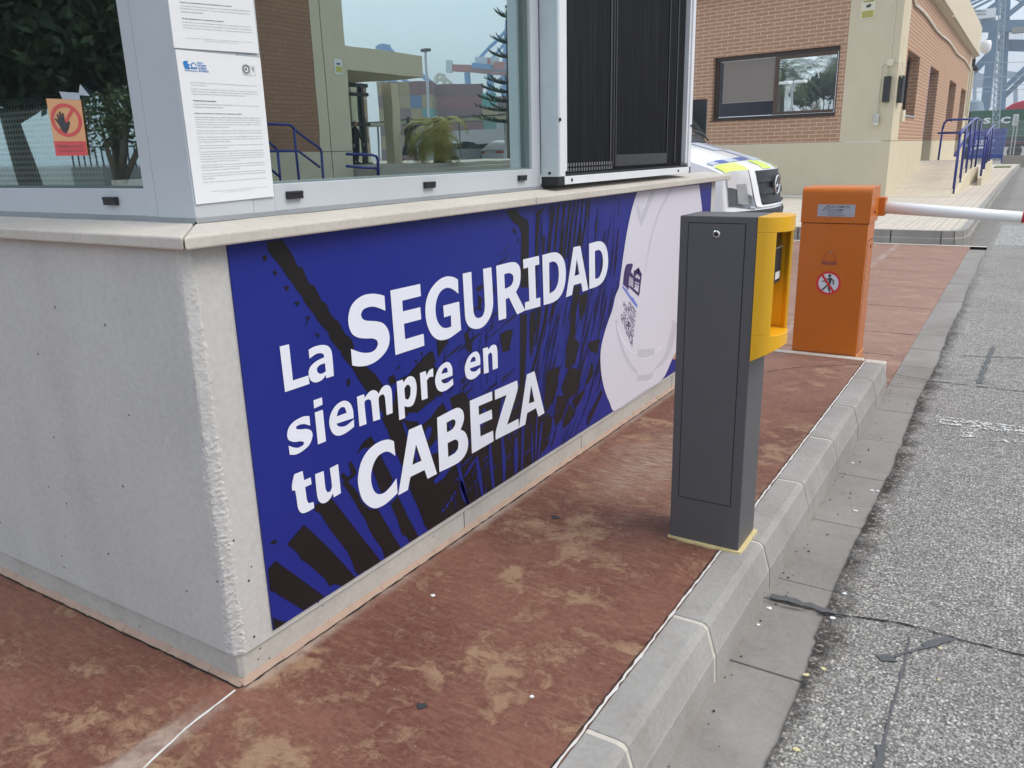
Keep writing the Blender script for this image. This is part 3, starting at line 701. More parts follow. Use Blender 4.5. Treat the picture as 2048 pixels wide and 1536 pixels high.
sf.build('frame_sealant', M['sealgrey'], kiosk, fix=False)
def drain(loc, rot):
    m = MB(); m.box(0, 0.010, -0.0235, 0.0235, -0.009, 0.009); m.box(0.0102, 0.0122, -0.0225, 0.0225, 0.0035, 0.008)
    o = m.build('drain_cap', M['black'], kiosk, bevel=0.0015); o.location = loc; o.rotation_euler = (0, 0, rot); return o
for y in (0.3675, 0.8865, 1.4015): drain((XF-0.0015, y, 1.084), 0)
drain((-0.355, YF+0.0015, 1.084), -pi/2)
# upper walls and roof
uw = MB(); uw.box(-4.0, -0.13, 2.80, 2.90, 1.0505, 2.3); uw.box(-4.0, -3.9, 0.15, 2.799, 1.0505, 2.3); uw.box(-3.899, -1.63, 0.0911, 0.2, 1.0505, 2.3)
uw.build('upper_wall', M['alu_white'], kiosk)
rf = MB(); rf.box(-4.2, 0.25, -0.2, 3.2, 2.3005, 2.52); rf.build('roof', M['alu_white'], kiosk)
cl = MB(); cl.box(-0.26, -0.12, 1.452, 1.474, 1.0505, 2.25)
for i, y in enumerate((1.375, 1.397, 1.418, 1.438)): cl.box(-0.145-0.004*i, -0.135-0.004*i, y, y+0.013, 1.0505, 2.2)
cl.build('blind_track', flat('pale_blind_track', (0.62, 0.68, 0.70), 0.4), kiosk)
# sliding insect screen standing proud of the front
sc = MB()
Y0, Y1, Zs = 1.535, 2.858, 1.055
sc.box(-0.0695, 0.0, Y0, Y0+0.012, Zs+0.028, 2.3)
scr = sc.build('service_screen', M['galv'], kiosk)
m1 = MB(); m1.box(-0.0695, 0.0008, Y0+0.0122, 1.585, Zs+0.028, 2.3); m1.box(-0.03, -0.0065, 1.5852, 1.612, Zs+0.045, 2.3); m1.box(-0.0695, 0.0008, 2.824, Y1, Zs+0.028, 2.3); m1.box(-0.03, -0.007, 2.806, 2.8238, Zs+0.045, 2.3)
m1.build('screen_frame', M['alu_white'], scr, bevel=0.001)
m2 = MB(); m2.box(-0.0695, 0.002, Y0+0.044, Y1-0.02, Zs-0.001, Zs+0.0275); m2.build('bottom_rail', M['alu_white'], scr, bevel=0.0015)
m3 = MB(); m3.box(-0.0695, 0.0012, Y0, Y0+0.0435, Zs-0.002, Zs+0.0275); m3.box(-0.0695, 0.0012, Y1-0.0195, Y1, Zs-0.002, Zs+0.0275); m3.build('rail_cap', M['black'], scr, bevel=0.001)
m5 = MB(); m5.box(-0.02, -0.0012, Y0+0.0442, Y1-0.0205, Zs+0.0276, Zs+0.036); m5.build('guide_track', M['black'], scr)
m4 = MB(); yy = 1.6125; k = 0; P = []
while yy < 2.806:
    P.append((yy, -0.024 if k % 2 else -0.031)); yy += 0.0085; k += 1
nP = len(P); m4.add([(x, y, Zs+0.03) for y, x in P]+[(x, y, 2.29) for y, x in P], [(i, i+1, nP+i+1, nP+i) for i in range(nP-1)])
m4.build('pleated_mesh', M['pleat'], scr, fix=False)
m6 = MB()
for a, b in ((2.0, 2.012), (2.03, 2.036), (2.05, 2.058), (2.60, 2.608), (2.70, 2.712)): m6.box(-0.0232, -0.0222, a, b, Zs+0.05, 2.29)
m6.box(-0.0232, -0.0222, 2.06, 2.60, 1.105, 1.150); m6.build('sash_reflection', flat('sash_reflection_grey', (0.034, 0.034, 0.038), 0.5, var=0.35, scale=50), scr)  # reflection of the inner frame painted as grey strips on the mesh
m7 = MB()
for i in range(19):
    for z in (1.096, 1.1135): m7.box(-0.0232, -0.0222, 1.622+0.0215*i, 1.634+0.0215*i, z, z+0.0125)
m7.build('vent_grille', flat('vent_openings', (0.13, 0.13, 0.135), 0.6), scr)
m8 = MB()
for y, z in ((1.545, 1.273), (1.63, Zs+0.0135), (2.69, Zs+0.0135), (2.84, 1.27)): m8.lathe([(0.006, 0.0), (0.006, 0.003), (0.003, 0.0045)], 10, (0.0015, y, z), axis=0)
m8.lathe([(0.005, 0), (0.005, -0.003)], 10, (-0.035, Y0-0.0003, Zs+0.04), axis=1)
m8.build('screw', M['black'], scr)

# ---------------------------------------------------------------- printed banner on the front wall
def PN(px, py, dx=0.0): q = on(0, 0.0, px, py); return (q.y, q.z)
T = {'1': (540, 560, 6.4), '2': (840, 470, 5.12), '3': (560, 670, 4.6545), '4': (570, 730, 3.7926), 'a': (450, 460, 4.5167), 'b': (740, 380, 6.4), 'c': (980, 370, 7.314),
     'd': (940, 560, 5.12), 'e': (520, 960, 5.121), 'f': (760, 780, 4.5175), 'g': (1190, 370, 6.144), 'h': (1200, 500, 6.982), 'i': (1160, 640, 8.533), 'p': (0, 0, 1)}
PY0, PY1, PZ0, PZ1 = 0.1025, 3.175, 0.0893, 0.9995
def outline(s, smooth=True):
    t, body = s.split(':'); ox, oy, k = T[t.strip()]
    n = [float(q) for q in body.replace(',', ' ').split()]
    pts = [PN(ox+n[i]/k, oy+n[i+1]/k) for i in range(0, len(n), 2)]
    pts = [(min(max(y, PY0), PY1), min(max(z, PZ0), PZ1)) for y, z in pts]
    return smooth_poly(pts) if smooth else pts
def layer(mb, polys, x):
    vs, fs = fill2d(polys); mb.add([(x, v.x, v.y) for v in vs], fs)
ban = MB(); ban.box(0.0003, 0.005, PY0, PY1, PZ0, PZ1)
banner = ban.build('banner', M['banner_blue']); tag(banner, 'blue banner lettered La SEGURIDAD siempre en tu CABEZA on the concrete wall', 'banner')
X1, X2, X3, X4 = 0.0058, 0.0078, 0.0112, 0.0120
bk = MB()
BLACK = ['a: 355 105 375 190 430 265 480 320 500 350 560 440 600 490 630 540 680 600 710 660 790 765 830 830 920 930 935 985 1030 1100 1050 1150 1130 1240 1160 1285 1260 1440 1355 1440 1355 1305 1290 1265 1240 1190 1155 1100 1150 1040 1110 960 1080 950 1040 880 1000 810 975 800 930 740 900 660 860 640 825 565 785 495 745 485 715 410 680 335 640 325 608 250 560 170 500 90',
 '3: 660 310 720 420 790 520 860 620 940 720 960 830 1000 920 1050 1050 1120 1200 1250 1200 1170 950 1160 920 1100 780 1040 650 1000 560 940 460 870 360 800 300',
 '3: 1110 400 1180 370 1260 270 1380 150 1420 160 1400 250 1460 330 1490 430 1500 560 1420 600 1360 640 1270 720 1190 720 1130 800 1040 780 1040 650 1060 520',
 '4: 720 400 860 410 1000 430 1130 330 1250 240 1340 200 1390 270 1560 200 1680 160 1750 150 1850 220 1960 330 2020 400 2010 480 1990 600 1900 720 1760 840 1500 995 1250 1145 1075 1250 1050 1220 1000 1080 940 930 870 750 800 590 760 480',
 'e: 65 910 140 820 400 1010 650 1190 430 1330 320 1260 200 1190 130 1140 85 1130', 'e: 270 640 430 455 500 510 700 700 965 995 830 1080 740 1060 700 1090 650 1010 560 930 470 850 390 800 380 760 320 700 270 670',
 'e: 545 250 720 185 980 520 1225 835 1110 900 990 965 960 930 920 820 890 750 820 650 720 530 660 440 600 340 545 310', 'e: 820 20 870 90 960 230 1000 310 1060 400 1110 520 1180 630 1230 690 1265 805 1350 760 1430 695 1300 480 1190 290 1110 300 1000 200 940 120 880 20',
 'e: 1320 240 1400 160 1500 370 1610 580 1520 630 1480 570 1440 560 1380 370 1340 290', 'e: 1515 80 1560 190 1620 310 1700 500 1712 530 1946 385 1946 60 1760 20', 'e: 112 1400 180 1430 255 1455 120 1536',
 '3: 830 935 790 970 755 1000 720 1060 700 1110 760 1050 850 1040 870 1000', '3: 920 1100 960 1190 1040 1340 1000 1420 930 1470 900 1400 850 1250 840 1180 860 1120', '3: 620 1190 650 1170 700 1270 690 1300 620 1360 700 1450 740 1536 690 1536 630 1440 550 1310 575 1275 610 1320 650 1290',
 'c: 205 372 370 345 420 450 530 510 555 600 548 720 545 1060 545 1500 430 1500 430 1080 435 700 390 590 330 560 300 520 260 450', 'd: 500 350 570 340 570 560 558 800 550 960 520 1500 480 1536 495 1000 500 700',
 'c: 870 285 910 280 885 600 865 980 820 995 845 600', 'c: 965 270 1003 262 985 520 940 950 905 960 940 520', 'c: 1055 255 1092 248 1060 600 1025 1000 985 1010 1020 600', 'c: 1140 240 1175 235 1130 600 1085 1080 1045 1090 1090 600',
 'c: 1215 228 1240 225 1200 520 1120 1060 1100 1060 1160 540', 'c: 1270 220 1290 217 1262 450 1222 880 1205 880 1242 450', 'c: 1330 212 1355 208 1325 450 1260 870 1240 870 1300 500', 'c: 1400 205 1440 200 1410 450 1360 750 1330 900 1300 900 1350 650',
 'c: 640 405 760 330 795 320 720 430 700 520 685 1040 635 1045 645 600 660 480', 'c: 745 740 790 740 775 1000 735 1000', 'd: 600 330 655 315 650 600 625 760 610 800 592 620', 'd: 690 290 722 282 700 480 668 670 650 670 680 450', 'd: 760 268 792 260 772 420 722 590 705 600 735 430', 'd: 830 240 860 230 840 320 800 450 790 440',
 'd: 1050 60 1120 60 1090 250 1075 330 1060 600 1110 640 1060 860 960 910 960 860 1000 560 1020 350', 'c: 300 640 330 630 372 690 360 720 330 710', 'c: 370 840 385 770 400 770 390 850', 'c: 135 1030 145 985 158 990 150 1040', 'c: 190 960 198 925 212 930 205 980', 'c: 243 900 250 860 262 865 256 912', 'c: 90 1160 180 1080 270 985 200 1090 130 1150',
 'b: 1340 1250 1430 1200 1420 1260 1360 1310', 'b: 1360 1340 1420 1380 1400 1500 1420 1536 1370 1536', 'b: 1560 1200 1590 1340 1560 1290', '2: 0 1260 110 1180 150 1300 20 1400', '2: 150 1060 280 1080 170 1260', '2: 430 1000 480 1000 520 1190 470 1190', '2: 800 1010 940 960 900 1180 830 1200',
 '1: 140 75 230 75 195 145', '1: 280 285 365 260 330 335', '1: 415 475 490 460 445 590 435 570 460 500', '1: 550 675 610 690 600 745', '1: 955 1265 1010 1265 1000 1355 970 1360', '1: 1490 1250 1560 1205 1605 1290 1540 1350 1500 1310', '1: 1595 1130 1660 1065 1630 1130 1605 1150', '1: 1830 1030 1855 1012 1870 1040 1850 1070', '1: 1905 930 1930 915 1940 950 1920 980',
 'a: 318 232 365 228 362 262 335 290', 'a: 410 372 440 360 455 395 445 420', 'e: 82 650 120 605 165 615 140 650', 'd: 1230 850 1250 850 1250 960 1200 1060 1185 1060 1190 980', 'd: 1190 640 1320 600 1290 760 1220 720', 'd: 1000 880 1130 930 1060 1180 960 1220 920 1100', 'd: 780 930 900 880 880 1100 830 1250 770 1350 740 1250', 'd: 1030 1230 1170 1110 1150 1180 1060 1330', 'd: 1240 1310 1330 1120 1350 1150 1200 1480 1180 1490', 'd: 1100 160 1200 120 1170 330 1110 420', 'd: 880 1180 1000 1190 930 1420 860 1500 840 1380', 'd: 950 1400 1010 1260 1060 1350 1000 1470 930 1520']
for i, s in enumerate(BLACK): layer(bk, [outline(s, s[0] in 'a')], X1+0.00002*i)
rq = random.Random(21)
def streak(mb, px, py, dx, dy, w, x, taper=0.3):
    a = Vector(PN(px, py)); b = Vector(PN(px+dx, py+dy)); d = (b-a)
    if d.length < 1e-5: return
    n_ = Vector((-d.y, d.x)).normalized()*w/2; m_ = a.lerp(b, 0.5)+n_*rq.uniform(-0.5, 0.5)
    q = [a+n_*taper, m_+n_, b+n_*taper, b-n_*taper, m_-n_, a-n_*taper]
    q = [(min(max(p.x, PY0), PY1), min(max(p.y, PZ0), PZ1)) for p in q]
    mb.add([(x, p[0], p[1]) for p in q], [(0, 1, 2, 3, 4, 5)])
for i in range(260):                                   # scratchy strokes towards the helmet
    px = rq.uniform(1070, 1238); py = rq.uniform(395, 860)
    lean = 0.06+0.30*max(0, (py-380)/480); ln = rq.uniform(14, 95)
    if px > 1252-0.11*(py-400) or py > 905-0.44*(px-1100) : continue
    streak(bk, px, py, -lean*ln, ln, rq.choice((0.003, 0.004, 0.006, 0.009, 0.014)), X1+0.0010+0.000008*i)
for i in range(70):
    px = rq.uniform(880, 1000); py = rq.uniform(620, 800); ln = rq.uniform(8, 50); sl = rq.choice((0.02, 0.05, -0.9, -1.1))
    streak(bk, px, py, (-0.1 if sl > 0 else 0.9)*ln, ln*(1 if sl > 0 else -0.75), rq.choice((0.003, 0.005, 0.008)), X1+0.0010+0.000008*i)
bk.build('black_print', M['banner_black'], banner, fix=False)
bl = MB()
BLUES = [('4', 1300, 740, 80, 320, .020), ('4', 1440, 690, 48, 300, .022), ('4', 1540, 600, 30, 340, .020), ('4', 1635, 540, 15, 340, .022), ('4', 1740, 550, 0, 270, .028), ('4', 1790, 460, -5, 330, .016), ('4', 1120, 885, 120, -120, .026),
         ('4', 1000, 440, 160, -185, .042), ('4', 1060, 560, 30, -90, .030), ('4', 1090, 655, 75, -95, .040), ('4', 1350, 840, 90, -140, .013), ('4', 1180, 1115, 15, -30, .012), ('4', 1205, 1075, 25, -35, .011), ('4', 1240, 1030, 20, -40, .012), ('4', 1268, 985, 18, -30, .010),
         ('4', 1320, 880, 60, 180, .026), ('4', 1860, 500, 8, 240, .012), ('4', 1900, 380, -10, 330, .012), ('4', 1940, 420, -30, 280, .015), ('4', 880, 430, 40, 110, .012), ('4', 1190, 210, 60, 150, .030), ('4', 1500, 330, -20, 130, .026), ('4', 1640, 250, -30, 200, .02), ('4', 970, 640, 30, 110, .012), ('4', 1240, 430, 10, 60, .014), ('4', 1480, 80, 10, 100, .02), ('4', 1600, 50, 10, 130, .03)]
for t, x, y, dx, dy, w_ in BLUES: ox, oy, k = T[t]; streak(bl, ox+x/k, oy+y/k, dx/k, dy/k, w_, X2+0.0015, 0.6)
for i in range(150):
    px = rq.uniform(880, 1110); py = rq.uniform(800, 1040)
    if py > 1052-0.62*(px-860)-15 or py < 1010-0.62*(px-800)-60: continue
    ln = rq.uniform(6, 48); up_ = rq.random() < 0.55
    streak(bl, px, py, (0.75 if up_ else 0.12)*ln, (-0.75 if up_ else 0.9)*ln, rq.choice((0.002, 0.003, 0.004, 0.007)), X2+0.0016+0.000006*i)
bl.build('blue_print', M['banner_blue'], banner, fix=False)
hb = MB(); layer(hb, [outline('p: 1271.4 384 1261.6 415.6 1251.9 459.5 1243.7 511.6 1237.2 560.4 1234.8 575.9 1228 592 1221.7 620 1214.5 640 1206.9 663.4 1199.8 692.7 1198 719.7 1200.4 751.3 1206.9 780.6 1216.3 804 1225.5 822 1280 786 1323 757.5 1342.8 716 1352 698 1375 640 1392 560 1400.5 480 1401.6 420.5 1400 402.6 1395.5 369')], X1+0.0048)
helm = hb.build('helmet_print', M['helmet'], banner, fix=False)
hs = MB(); xs_ = X1+0.0056
for s in ('g: 655 80 722 66 690 170 640 290 600 400 555 500 530 490 560 380 585 260', 'g: 892 50 942 42 862 190 782 340 735 470 700 570 640 840 612 1000 598 1090 590 1080 615 930 640 760 690 550 725 430 765 320 830 180',
          'i: 575 0 600 200 650 420 720 620 800 770 880 870 950 925 960 880 870 760 790 620 720 480 660 280 630 0', 'i: 1565 0 1500 300 1430 560 1340 720 1240 830 1240 880 1330 810 1460 660 1540 500 1600 300 1640 60', 'i: 945 505 1100 492 1250 478 1240 610 1060 660 950 600', 'i: 950 930 1060 940 1240 890 1225 985 1100 1035 950 1035', 'g: 495 260 520 260 560 420 545 500 500 360'):
    layer(hs, [outline(s)], xs_); xs_ += 0.00005
hs.build('helmet_shading', M['helmet_shade'], banner, fix=False)
hl = MB(); xs_ = X1+0.0064
for s in ('i: 610 0 650 150 720 320 820 480 930 570 925 590 800 500 690 340 620 150', 'i: 945 510 960 520 958 570 945 570', 'i: 1260 520 1370 430 1378 455 1270 545', 'i: 1000 640 1100 640 1225 595 1228 610 1110 660 1000 655', 'i: 1110 1040 1200 1010 1250 870 1350 780 1250 900 1210 1025 1120 1060', 'g: 645 80 660 78 590 280 570 285', 'h: 240 560 252 700 250 900 240 900'):
    layer(hl, [outline(s)], xs_); xs_ += 0.00005
hl.build('helmet_highlight', M['helmet_light'], banner, fix=False)
lg = MB(); xs_ = X1+0.0072
layer(lg, [outline('h: 350 200 395 187 436 190 438 215 418 280 410 325 425 310 452 380 450 396 390 366 380 490 378 562 345 520 300 480 305 400 318 300 330 245', False)], xs_)
layer(lg, [outline('h: 380 492 440 525 521 600 522 648 440 570 380 515', False)], xs_)
def stroke2(mb, pts, w, x):
    for a, b in zip(pts, pts[1:]):
        A = Vector(PN(T['h'][0]+a[0]/T['h'][2], T['h'][1]+a[1]/T['h'][2])); B = Vector(PN(T['h'][0]+b[0]/T['h'][2], T['h'][1]+b[1]/T['h'][2])); d = (B-A).normalized(); n_ = Vector((-d.y, d.x))*w/2; d = d*w*0.4
        mb.add([(x, q.x, q.y) for q in (A-d+n_, B+d+n_, B+d-n_, A-d-n_)], [(0, 1, 2, 3)])
stroke2(lg, [(452, 505), (461, 312), (515, 275), (552, 348), (522, 600)], 0.017, xs_+0.0002); stroke2(lg, [(450, 398), (540, 440)], 0.016, xs_+0.0003); stroke2(lg, [(462, 330), (515, 300), (548, 360)], 0.02, xs_+0.0004)
for a in ((400, 375, 395, 495), (415, 382, 410, 505), (430, 390, 425, 515), (485, 330, 470, 520), (515, 320, 495, 535), (470, 465, 528, 490)): stroke2(lg, [a[:2], a[2:]], 0.004, xs_+0.0005)
hq = lambda x, y: Vector((xs_, *PN(T['h'][0]+x/T['h'][2], T['h'][1]+y/T['h'][2])))
for body, q in (('CENTRO', (383, 708, 490, 848, 470, 960, 366, 800)), ('PORTUARIO', (313, 712, 476, 985, 456, 1095, 301, 790)), ('DE EMPLEO', (312, 848, 462, 1118, 441, 1235, 301, 955)), ('DE VALENCIA', (280, 880, 449, 1245, 428, 1365, 270, 960))):
    text_quad(lg, body, hq(*q[0:2]), hq(*q[2:4]), hq(*q[4:6]), hq(*q[6:8]), 0.012)
lg.build('logo', M['logo_navy'], banner, fix=False)
ls = MB(); layer(ls, [outline('h: 295 488 330 532 350 545 380 600 415 650 440 662 502 765 498 808 440 740 370 640 330 580 293 528', False)], X1+0.0072); ls.build('logo_wave', M['logo_sky'], banner, fix=False)
tn = MB(); layer(tn, [outline('i: 1630 520 1590 555 1560 650 1575 680 1640 640', False)], X1+0.0040); tn.build('tan_print', M['print_tan'], banner, fix=False)
LET = [['1: 97 848 217 818 268 1282 467 1217 480 1325 167 1430'],
 ['1: 468 890 540 850 640 828 720 845 765 920 792 1222 695 1253 688 1212 640 1275 560 1307 495 1280 468 1190 490 1110 560 1040 668 985 660 950 625 932 560 945 480 1003', '1: 678 1060 690 1165 650 1190 610 1195 580 1170 575 1125 610 1085'],
 ['1: 1440 200 1375 182 1290 173 1180 190 1080 250 1010 340 978 470 985 590 1030 690 1110 735 1200 745 1290 745 1345 770 1358 820 1330 880 1270 920 1190 930 1110 915 1010 878 1028 1090 1110 1102 1220 1090 1330 1040 1430 950 1490 850 1507 730 1480 620 1420 550 1330 525 1215 518 1160 495 1138 440 1165 380 1230 345 1310 340 1380 360 1453 392'],
 ['1: 1515 132 1897 48 1908 203 1668 262 1677 400 1900 345 1912 500 1690 558 1706 755 1942 685 1953 837 1582 958'],
 ['2: 370 455 330 432 260 422 180 455 100 540 50 650 36 770 50 900 95 1010 150 1062 210 1075 290 1050 403 968 382 680 218 722 228 842 298 820 302 935 255 950 205 940 160 880 140 780 150 670 190 580 250 540 310 550 375 600'],
 ['2: 418 395 507 375 528 770 545 830 580 848 620 830 642 775 646 700 627 347 712 328 730 640 725 760 690 860 630 935 560 960 490 940 450 870 440 780'],
 ['2: 762 315 900 280 965 282 1005 330 1013 420 1000 510 965 582 1060 770 978 812 893 640 860 655 866 850 788 873', '2: 845 400 900 388 935 410 938 460 915 515 852 550'],
 ['2: 1038 250 1200 212 1205 300 1160 312 1172 650 1215 638 1215 730 1058 772 1058 688 1103 675 1090 330 1042 345'],
 ['2: 1235 205 1340 178 1400 185 1450 240 1475 340 1472 470 1445 580 1400 650 1340 690 1250 716', '2: 1305 283 1350 270 1390 300 1405 380 1398 480 1365 560 1310 598'],
 ['2: 1555 125 1625 110 1708 558 1650 580 1635 490 1558 512 1540 612 1478 637', '2: 1590 240 1615 400 1567 420'],
 ['2: 1715 88 1800 65 1845 68 1885 110 1908 200 1908 320 1885 420 1845 490 1790 528 1718 552', '2: 1775 165 1815 152 1845 180 1858 260 1850 350 1820 430 1778 448'],
 ['3: 255 750 200 755 120 795 65 855 48 930 65 975 120 992 165 985 205 990 200 1020 150 1045 100 1040 62 1025 72 1110 130 1108 200 1070 260 1010 285 930 270 885 225 870 170 875 130 870 135 845 170 830 210 825 263 840'],
 ['3: 305 718 380 692 410 985 335 1015'], ['3: 293 605 372 577 378 645 300 680'],
 ['3: 668 770 662 700 640 640 600 610 555 615 500 655 455 730 440 810 455 880 490 925 540 932 600 905 672 850 670 782 600 838 560 850 525 845 508 822', '3: 510 755 525 700 555 668 585 670 603 720'],
 ['3: 698 572 763 548 772 580 810 530 850 510 885 522 900 545 930 490 970 463 1005 475 1022 520 1032 722 975 743 960 580 945 548 915 560 900 590 915 780 850 800 830 615 810 595 780 605 768 628 788 825 722 848'],
 ['3: 1068 430 1125 412 1132 440 1165 395 1200 380 1235 400 1255 470 1250 560 1225 640 1190 665 1150 662 1140 655 1148 768 1093 790', '3: 1140 500 1160 465 1185 462 1198 490 1195 560 1175 600 1148 590'],
 ['3: 1285 352 1340 332 1345 375 1375 325 1408 308 1410 385 1375 390 1350 420 1358 585 1303 605'],
 ['3: 1590 375 1585 300 1560 255 1525 252 1470 295 1435 370 1428 440 1450 505 1490 525 1540 505 1597 460 1592 402 1545 440 1510 447 1490 436 1485 415', '3: 1485 360 1500 320 1525 300 1540 310 1545 345'],
 ['3: 1848 275 1845 200 1822 155 1785 158 1740 200 1708 275 1705 335 1722 395 1760 412 1805 395 1850 350 1848 298 1805 335 1775 338 1757 328 1752 308', '3: 1753 255 1768 215 1790 200 1803 210 1805 240'],
 ['3: 1872 125 1918 110 1925 135 1950 98 1980 88 2000 105 2008 150 2012 305 1965 322 1958 180 1948 160 1930 170 1920 195 1928 345 1883 360'],
 ['4: 55 825 118 800 130 870 180 848 187 900 138 922 152 1020 165 1045 202 1035 207 1080 150 1112 110 1118 85 1085 75 1020 62 945 40 950 38 905'],
 ['4: 213 825 278 800 293 935 308 962 330 955 342 915 325 780 388 748 410 968 355 1000 350 970 318 1022 278 1045 243 1028 228 975'],
 ['4: 812 575 770 562 700 580 620 640 565 730 540 840 545 930 575 1020 630 1072 680 1082 750 1050 840 968 832 855 790 915 740 965 690 975 655 940 638 860 650 770 690 690 745 655 785 660 823 687'],
 ['4: 925 490 1020 448 1140 822 1068 860 1045 793 938 845 918 945 845 985', '4: 980 600 1022 722 952 755'],
 ['4: 1140 398 1250 340 1300 322 1335 345 1345 400 1335 445 1318 488 1355 510 1375 570 1370 640 1340 700 1290 745 1158 810', '4: 1212 435 1260 410 1280 420 1278 450 1255 485 1215 508', '4: 1220 590 1280 562 1303 580 1300 630 1275 665 1225 695'],
 ['4: 1388 270 1558 198 1560 265 1455 310 1458 378 1555 335 1560 405 1465 448 1470 540 1565 495 1570 575 1405 670'],
 ['4: 1578 190 1748 115 1752 185 1672 450 1758 405 1762 475 1585 565 1588 495 1668 225 1580 262'],
 ['4: 1822 70 1880 45 1957 362 1910 390 1892 325 1825 362 1810 450 1762 475', '4: 1855 150 1880 275 1837 290']]
lt = MB()
for L_ in LET: layer(lt, [outline(s) for s in L_], X3)
lt.build('lettering', M['banner_white'], banner, fix=False)

for ch in banner.children:          # printed layers lie flat on the panel
    for v_ in ch.data.vertices: v_.co.x = 0.0054+(v_.co.x-0.0054)*0.2

# ---------------------------------------------------------------- notices on the corner post
def sheet(name, label, TL, TR, BR, BL, xoff):
    P = [on(0, XF+xoff, *q) for q in (TL, TR, BR, BL)]
    t = thing(name, label, 'notice', tuple(P[3]))
    mb = MB(); mb.add([p for p in P]+[p-Vector((0.0022, 0, 0)) for p in P], [(0, 1, 2, 3), (7, 6, 5, 4), (0, 4, 5, 1), (1, 5, 6, 2), (2, 6, 7, 3), (3, 7, 4, 0)])
    mb.build('sheet', M['paper'], t)
    return t, P
def page_text(t, P, rows, mat, name):
    """rows: (body, x0, x1, y, height, bold) in fractions of the page from its top left"""
    TL, TR, BR, BL = P; f = Vector((0.0006, 0, 0)); mb = MB()
    def pt(a, b): return (TL.lerp(TR, a)).lerp(BL.lerp(BR, a), b)+f
    for body, x0, x1, y, h, bold in rows:
        text_quad(mb, body, pt(x0, y-h), pt(x1, y-h), pt(x1, y), pt(x0, y), bold)
    mb.build(name, mat, t, fix=False); return pt
BODY1 = [['partes, cumpliendo con las directrices aprobadas por las autoridades en materia de', 'protección de datos.'],
 ['Asimismo, las imágenes podrán ser cedidas a las Fuerzas y Cuerpos de Seguridad del', 'Estado, así como a los Juzgados y Tribunales que lo requieran en cumplimiento de una', 'obligación legal aplicable a la Entidad como Responsable del tratamiento.'],
 ['*Transferencias internacionales.'], ['CENTRO PORTUARIO DE EMPLEO DE VALENCIA E.T.T., S.A no tiene previsto realizar', 'transferencias internacionales de datos.'],
 ['*¿Cuáles son sus derechos en relación con el tratamiento de datos?'],
 ['Usted como titular de datos tiene derecho a obtener confirmación sobre la existencia de un', 'tratamiento de sus datos, a acceder a sus datos personales, solicitar la rectificación de los', 'datos que sean inexactos o, en su caso, solicitar la supresión, cuando entre otros motivos,', 'los datos ya no sean necesarios para los fines para los que fueron recogidos o usted como', 'interesado retire el consentimiento otorgado.'],
 ['En determinados supuestos el interesado podrá solicitar la limitación del tratamiento de sus', 'datos, en cuyo caso sólo los conservaremos de acuerdo con la normativa vigente.'],
 ['En ciertos supuestos podrá ejercitar su derecho a la portabilidad de los datos, que serán', 'entregados en un formato estructurado, de uso común o lectura mecánica a usted o al', 'nuevo responsable de tratamiento que designe.'],
 ['Tendrá derecho a revocar en cualquier momento el consentimiento para cualquiera de los', 'tratamientos para los que lo ha otorgado.'],
 ['Disponemos de formularios para el ejercicio de todos los derechos anteriormente indicados,', 'no obstante, también puede utilizar los elaborados por la Agencia Española de Protección', 'de Datos. Estos formularios deberán ir firmados electrónicamente o ser acompañados de', 'fotocopia del DNI. Si se actúa por medio de representante de la misma manera deberá ir', 'acompañado de copia de su DNI o con firma electrónica.'],
 ['Los formularios deberán ser presentados presencialmente en la CENTRO PORTUARIO DE', 'EMPLEO DE VALENCIA E.T.T., S.A o remitidos por correo postal o electrónico en las', 'direcciones que aparecen en el apartado "Responsable".'],
 ['Tendrá derecho a presentar una reclamación ante la Agencia Española de Protección de', 'Datos en el supuesto de que considere que no se ha atendido convenientemente el ejercicio', 'de sus derechos.'], ['El plazo máximo para resolver será el de un mes a contar desde la recepción de su solicitud.']]
rows = []; y = 0.205
for para in BODY1:
    if para[0][0] == '*': y += 0.017
    for i, ln in enumerate(para):
        full = i < len(para)-1 or len(ln) > 78; b = ln[0] == '*'; ln = ln.strip('*')
        wd = 0.80 if full else min(0.80, len(ln)*0.0087)
        rows.append((ln, 0.115, 0.115+wd, y, 0.0092, 0.03 if b else 0.0)); y += 0.0163
    y += 0.0085
t1, P1 = sheet('notice', 'lower white data-protection notice with a blue logo on the grey corner post', (350.7, 98.6), (520.5, 115.8), (548.4, 392.9), (392.6, 409), 0.0035)
pt1 = page_text(t1, P1, [r for r in rows if r[5] == 0], M['inkgrey'], 'printed_text'); page_text(t1, P1, [r for r in rows if r[5] > 0], M['ink'], 'printed_heading')
page_text(t1, P1, [('Muelle de Poniente s/n  46024 Valencia  Tel. 963 239 000  Fax 963 239 010', 0.2, 0.78, 0.925, 0.005, 0), ('Inscrita en el Registro Mercantil de Valencia', 0.33, 0.72, 0.938, 0.005, 0)], M['inkgrey'], 'footer_text')
page_text(t1, P1, [('www.cpevalencia.com', 0.80, 0.93, 0.925, 0.005, 0)], M['inkblue'], 'footer_link')
lm = MB(); q = lambda a, b: pt1(a, b)+Vector((0.0003, 0, 0))
lm.add([q(.06, .075), q(.075, .068), q(.115, .064), q(.112, .085), q(.125, .085), q(.145, .092), q(.145, .083), q(.175, .070), q(.205, .083), q(.205, .105), q(.215, .112), q(.12, .112), q(.118, .118), q(.075, .115)], [tuple(range(14))])
lm.build('logo', M['inkblue'], t1, fix=False)
lm2 = MB(); q2 = lambda a, b: pt1(a, b)+Vector((0.0006, 0, 0))
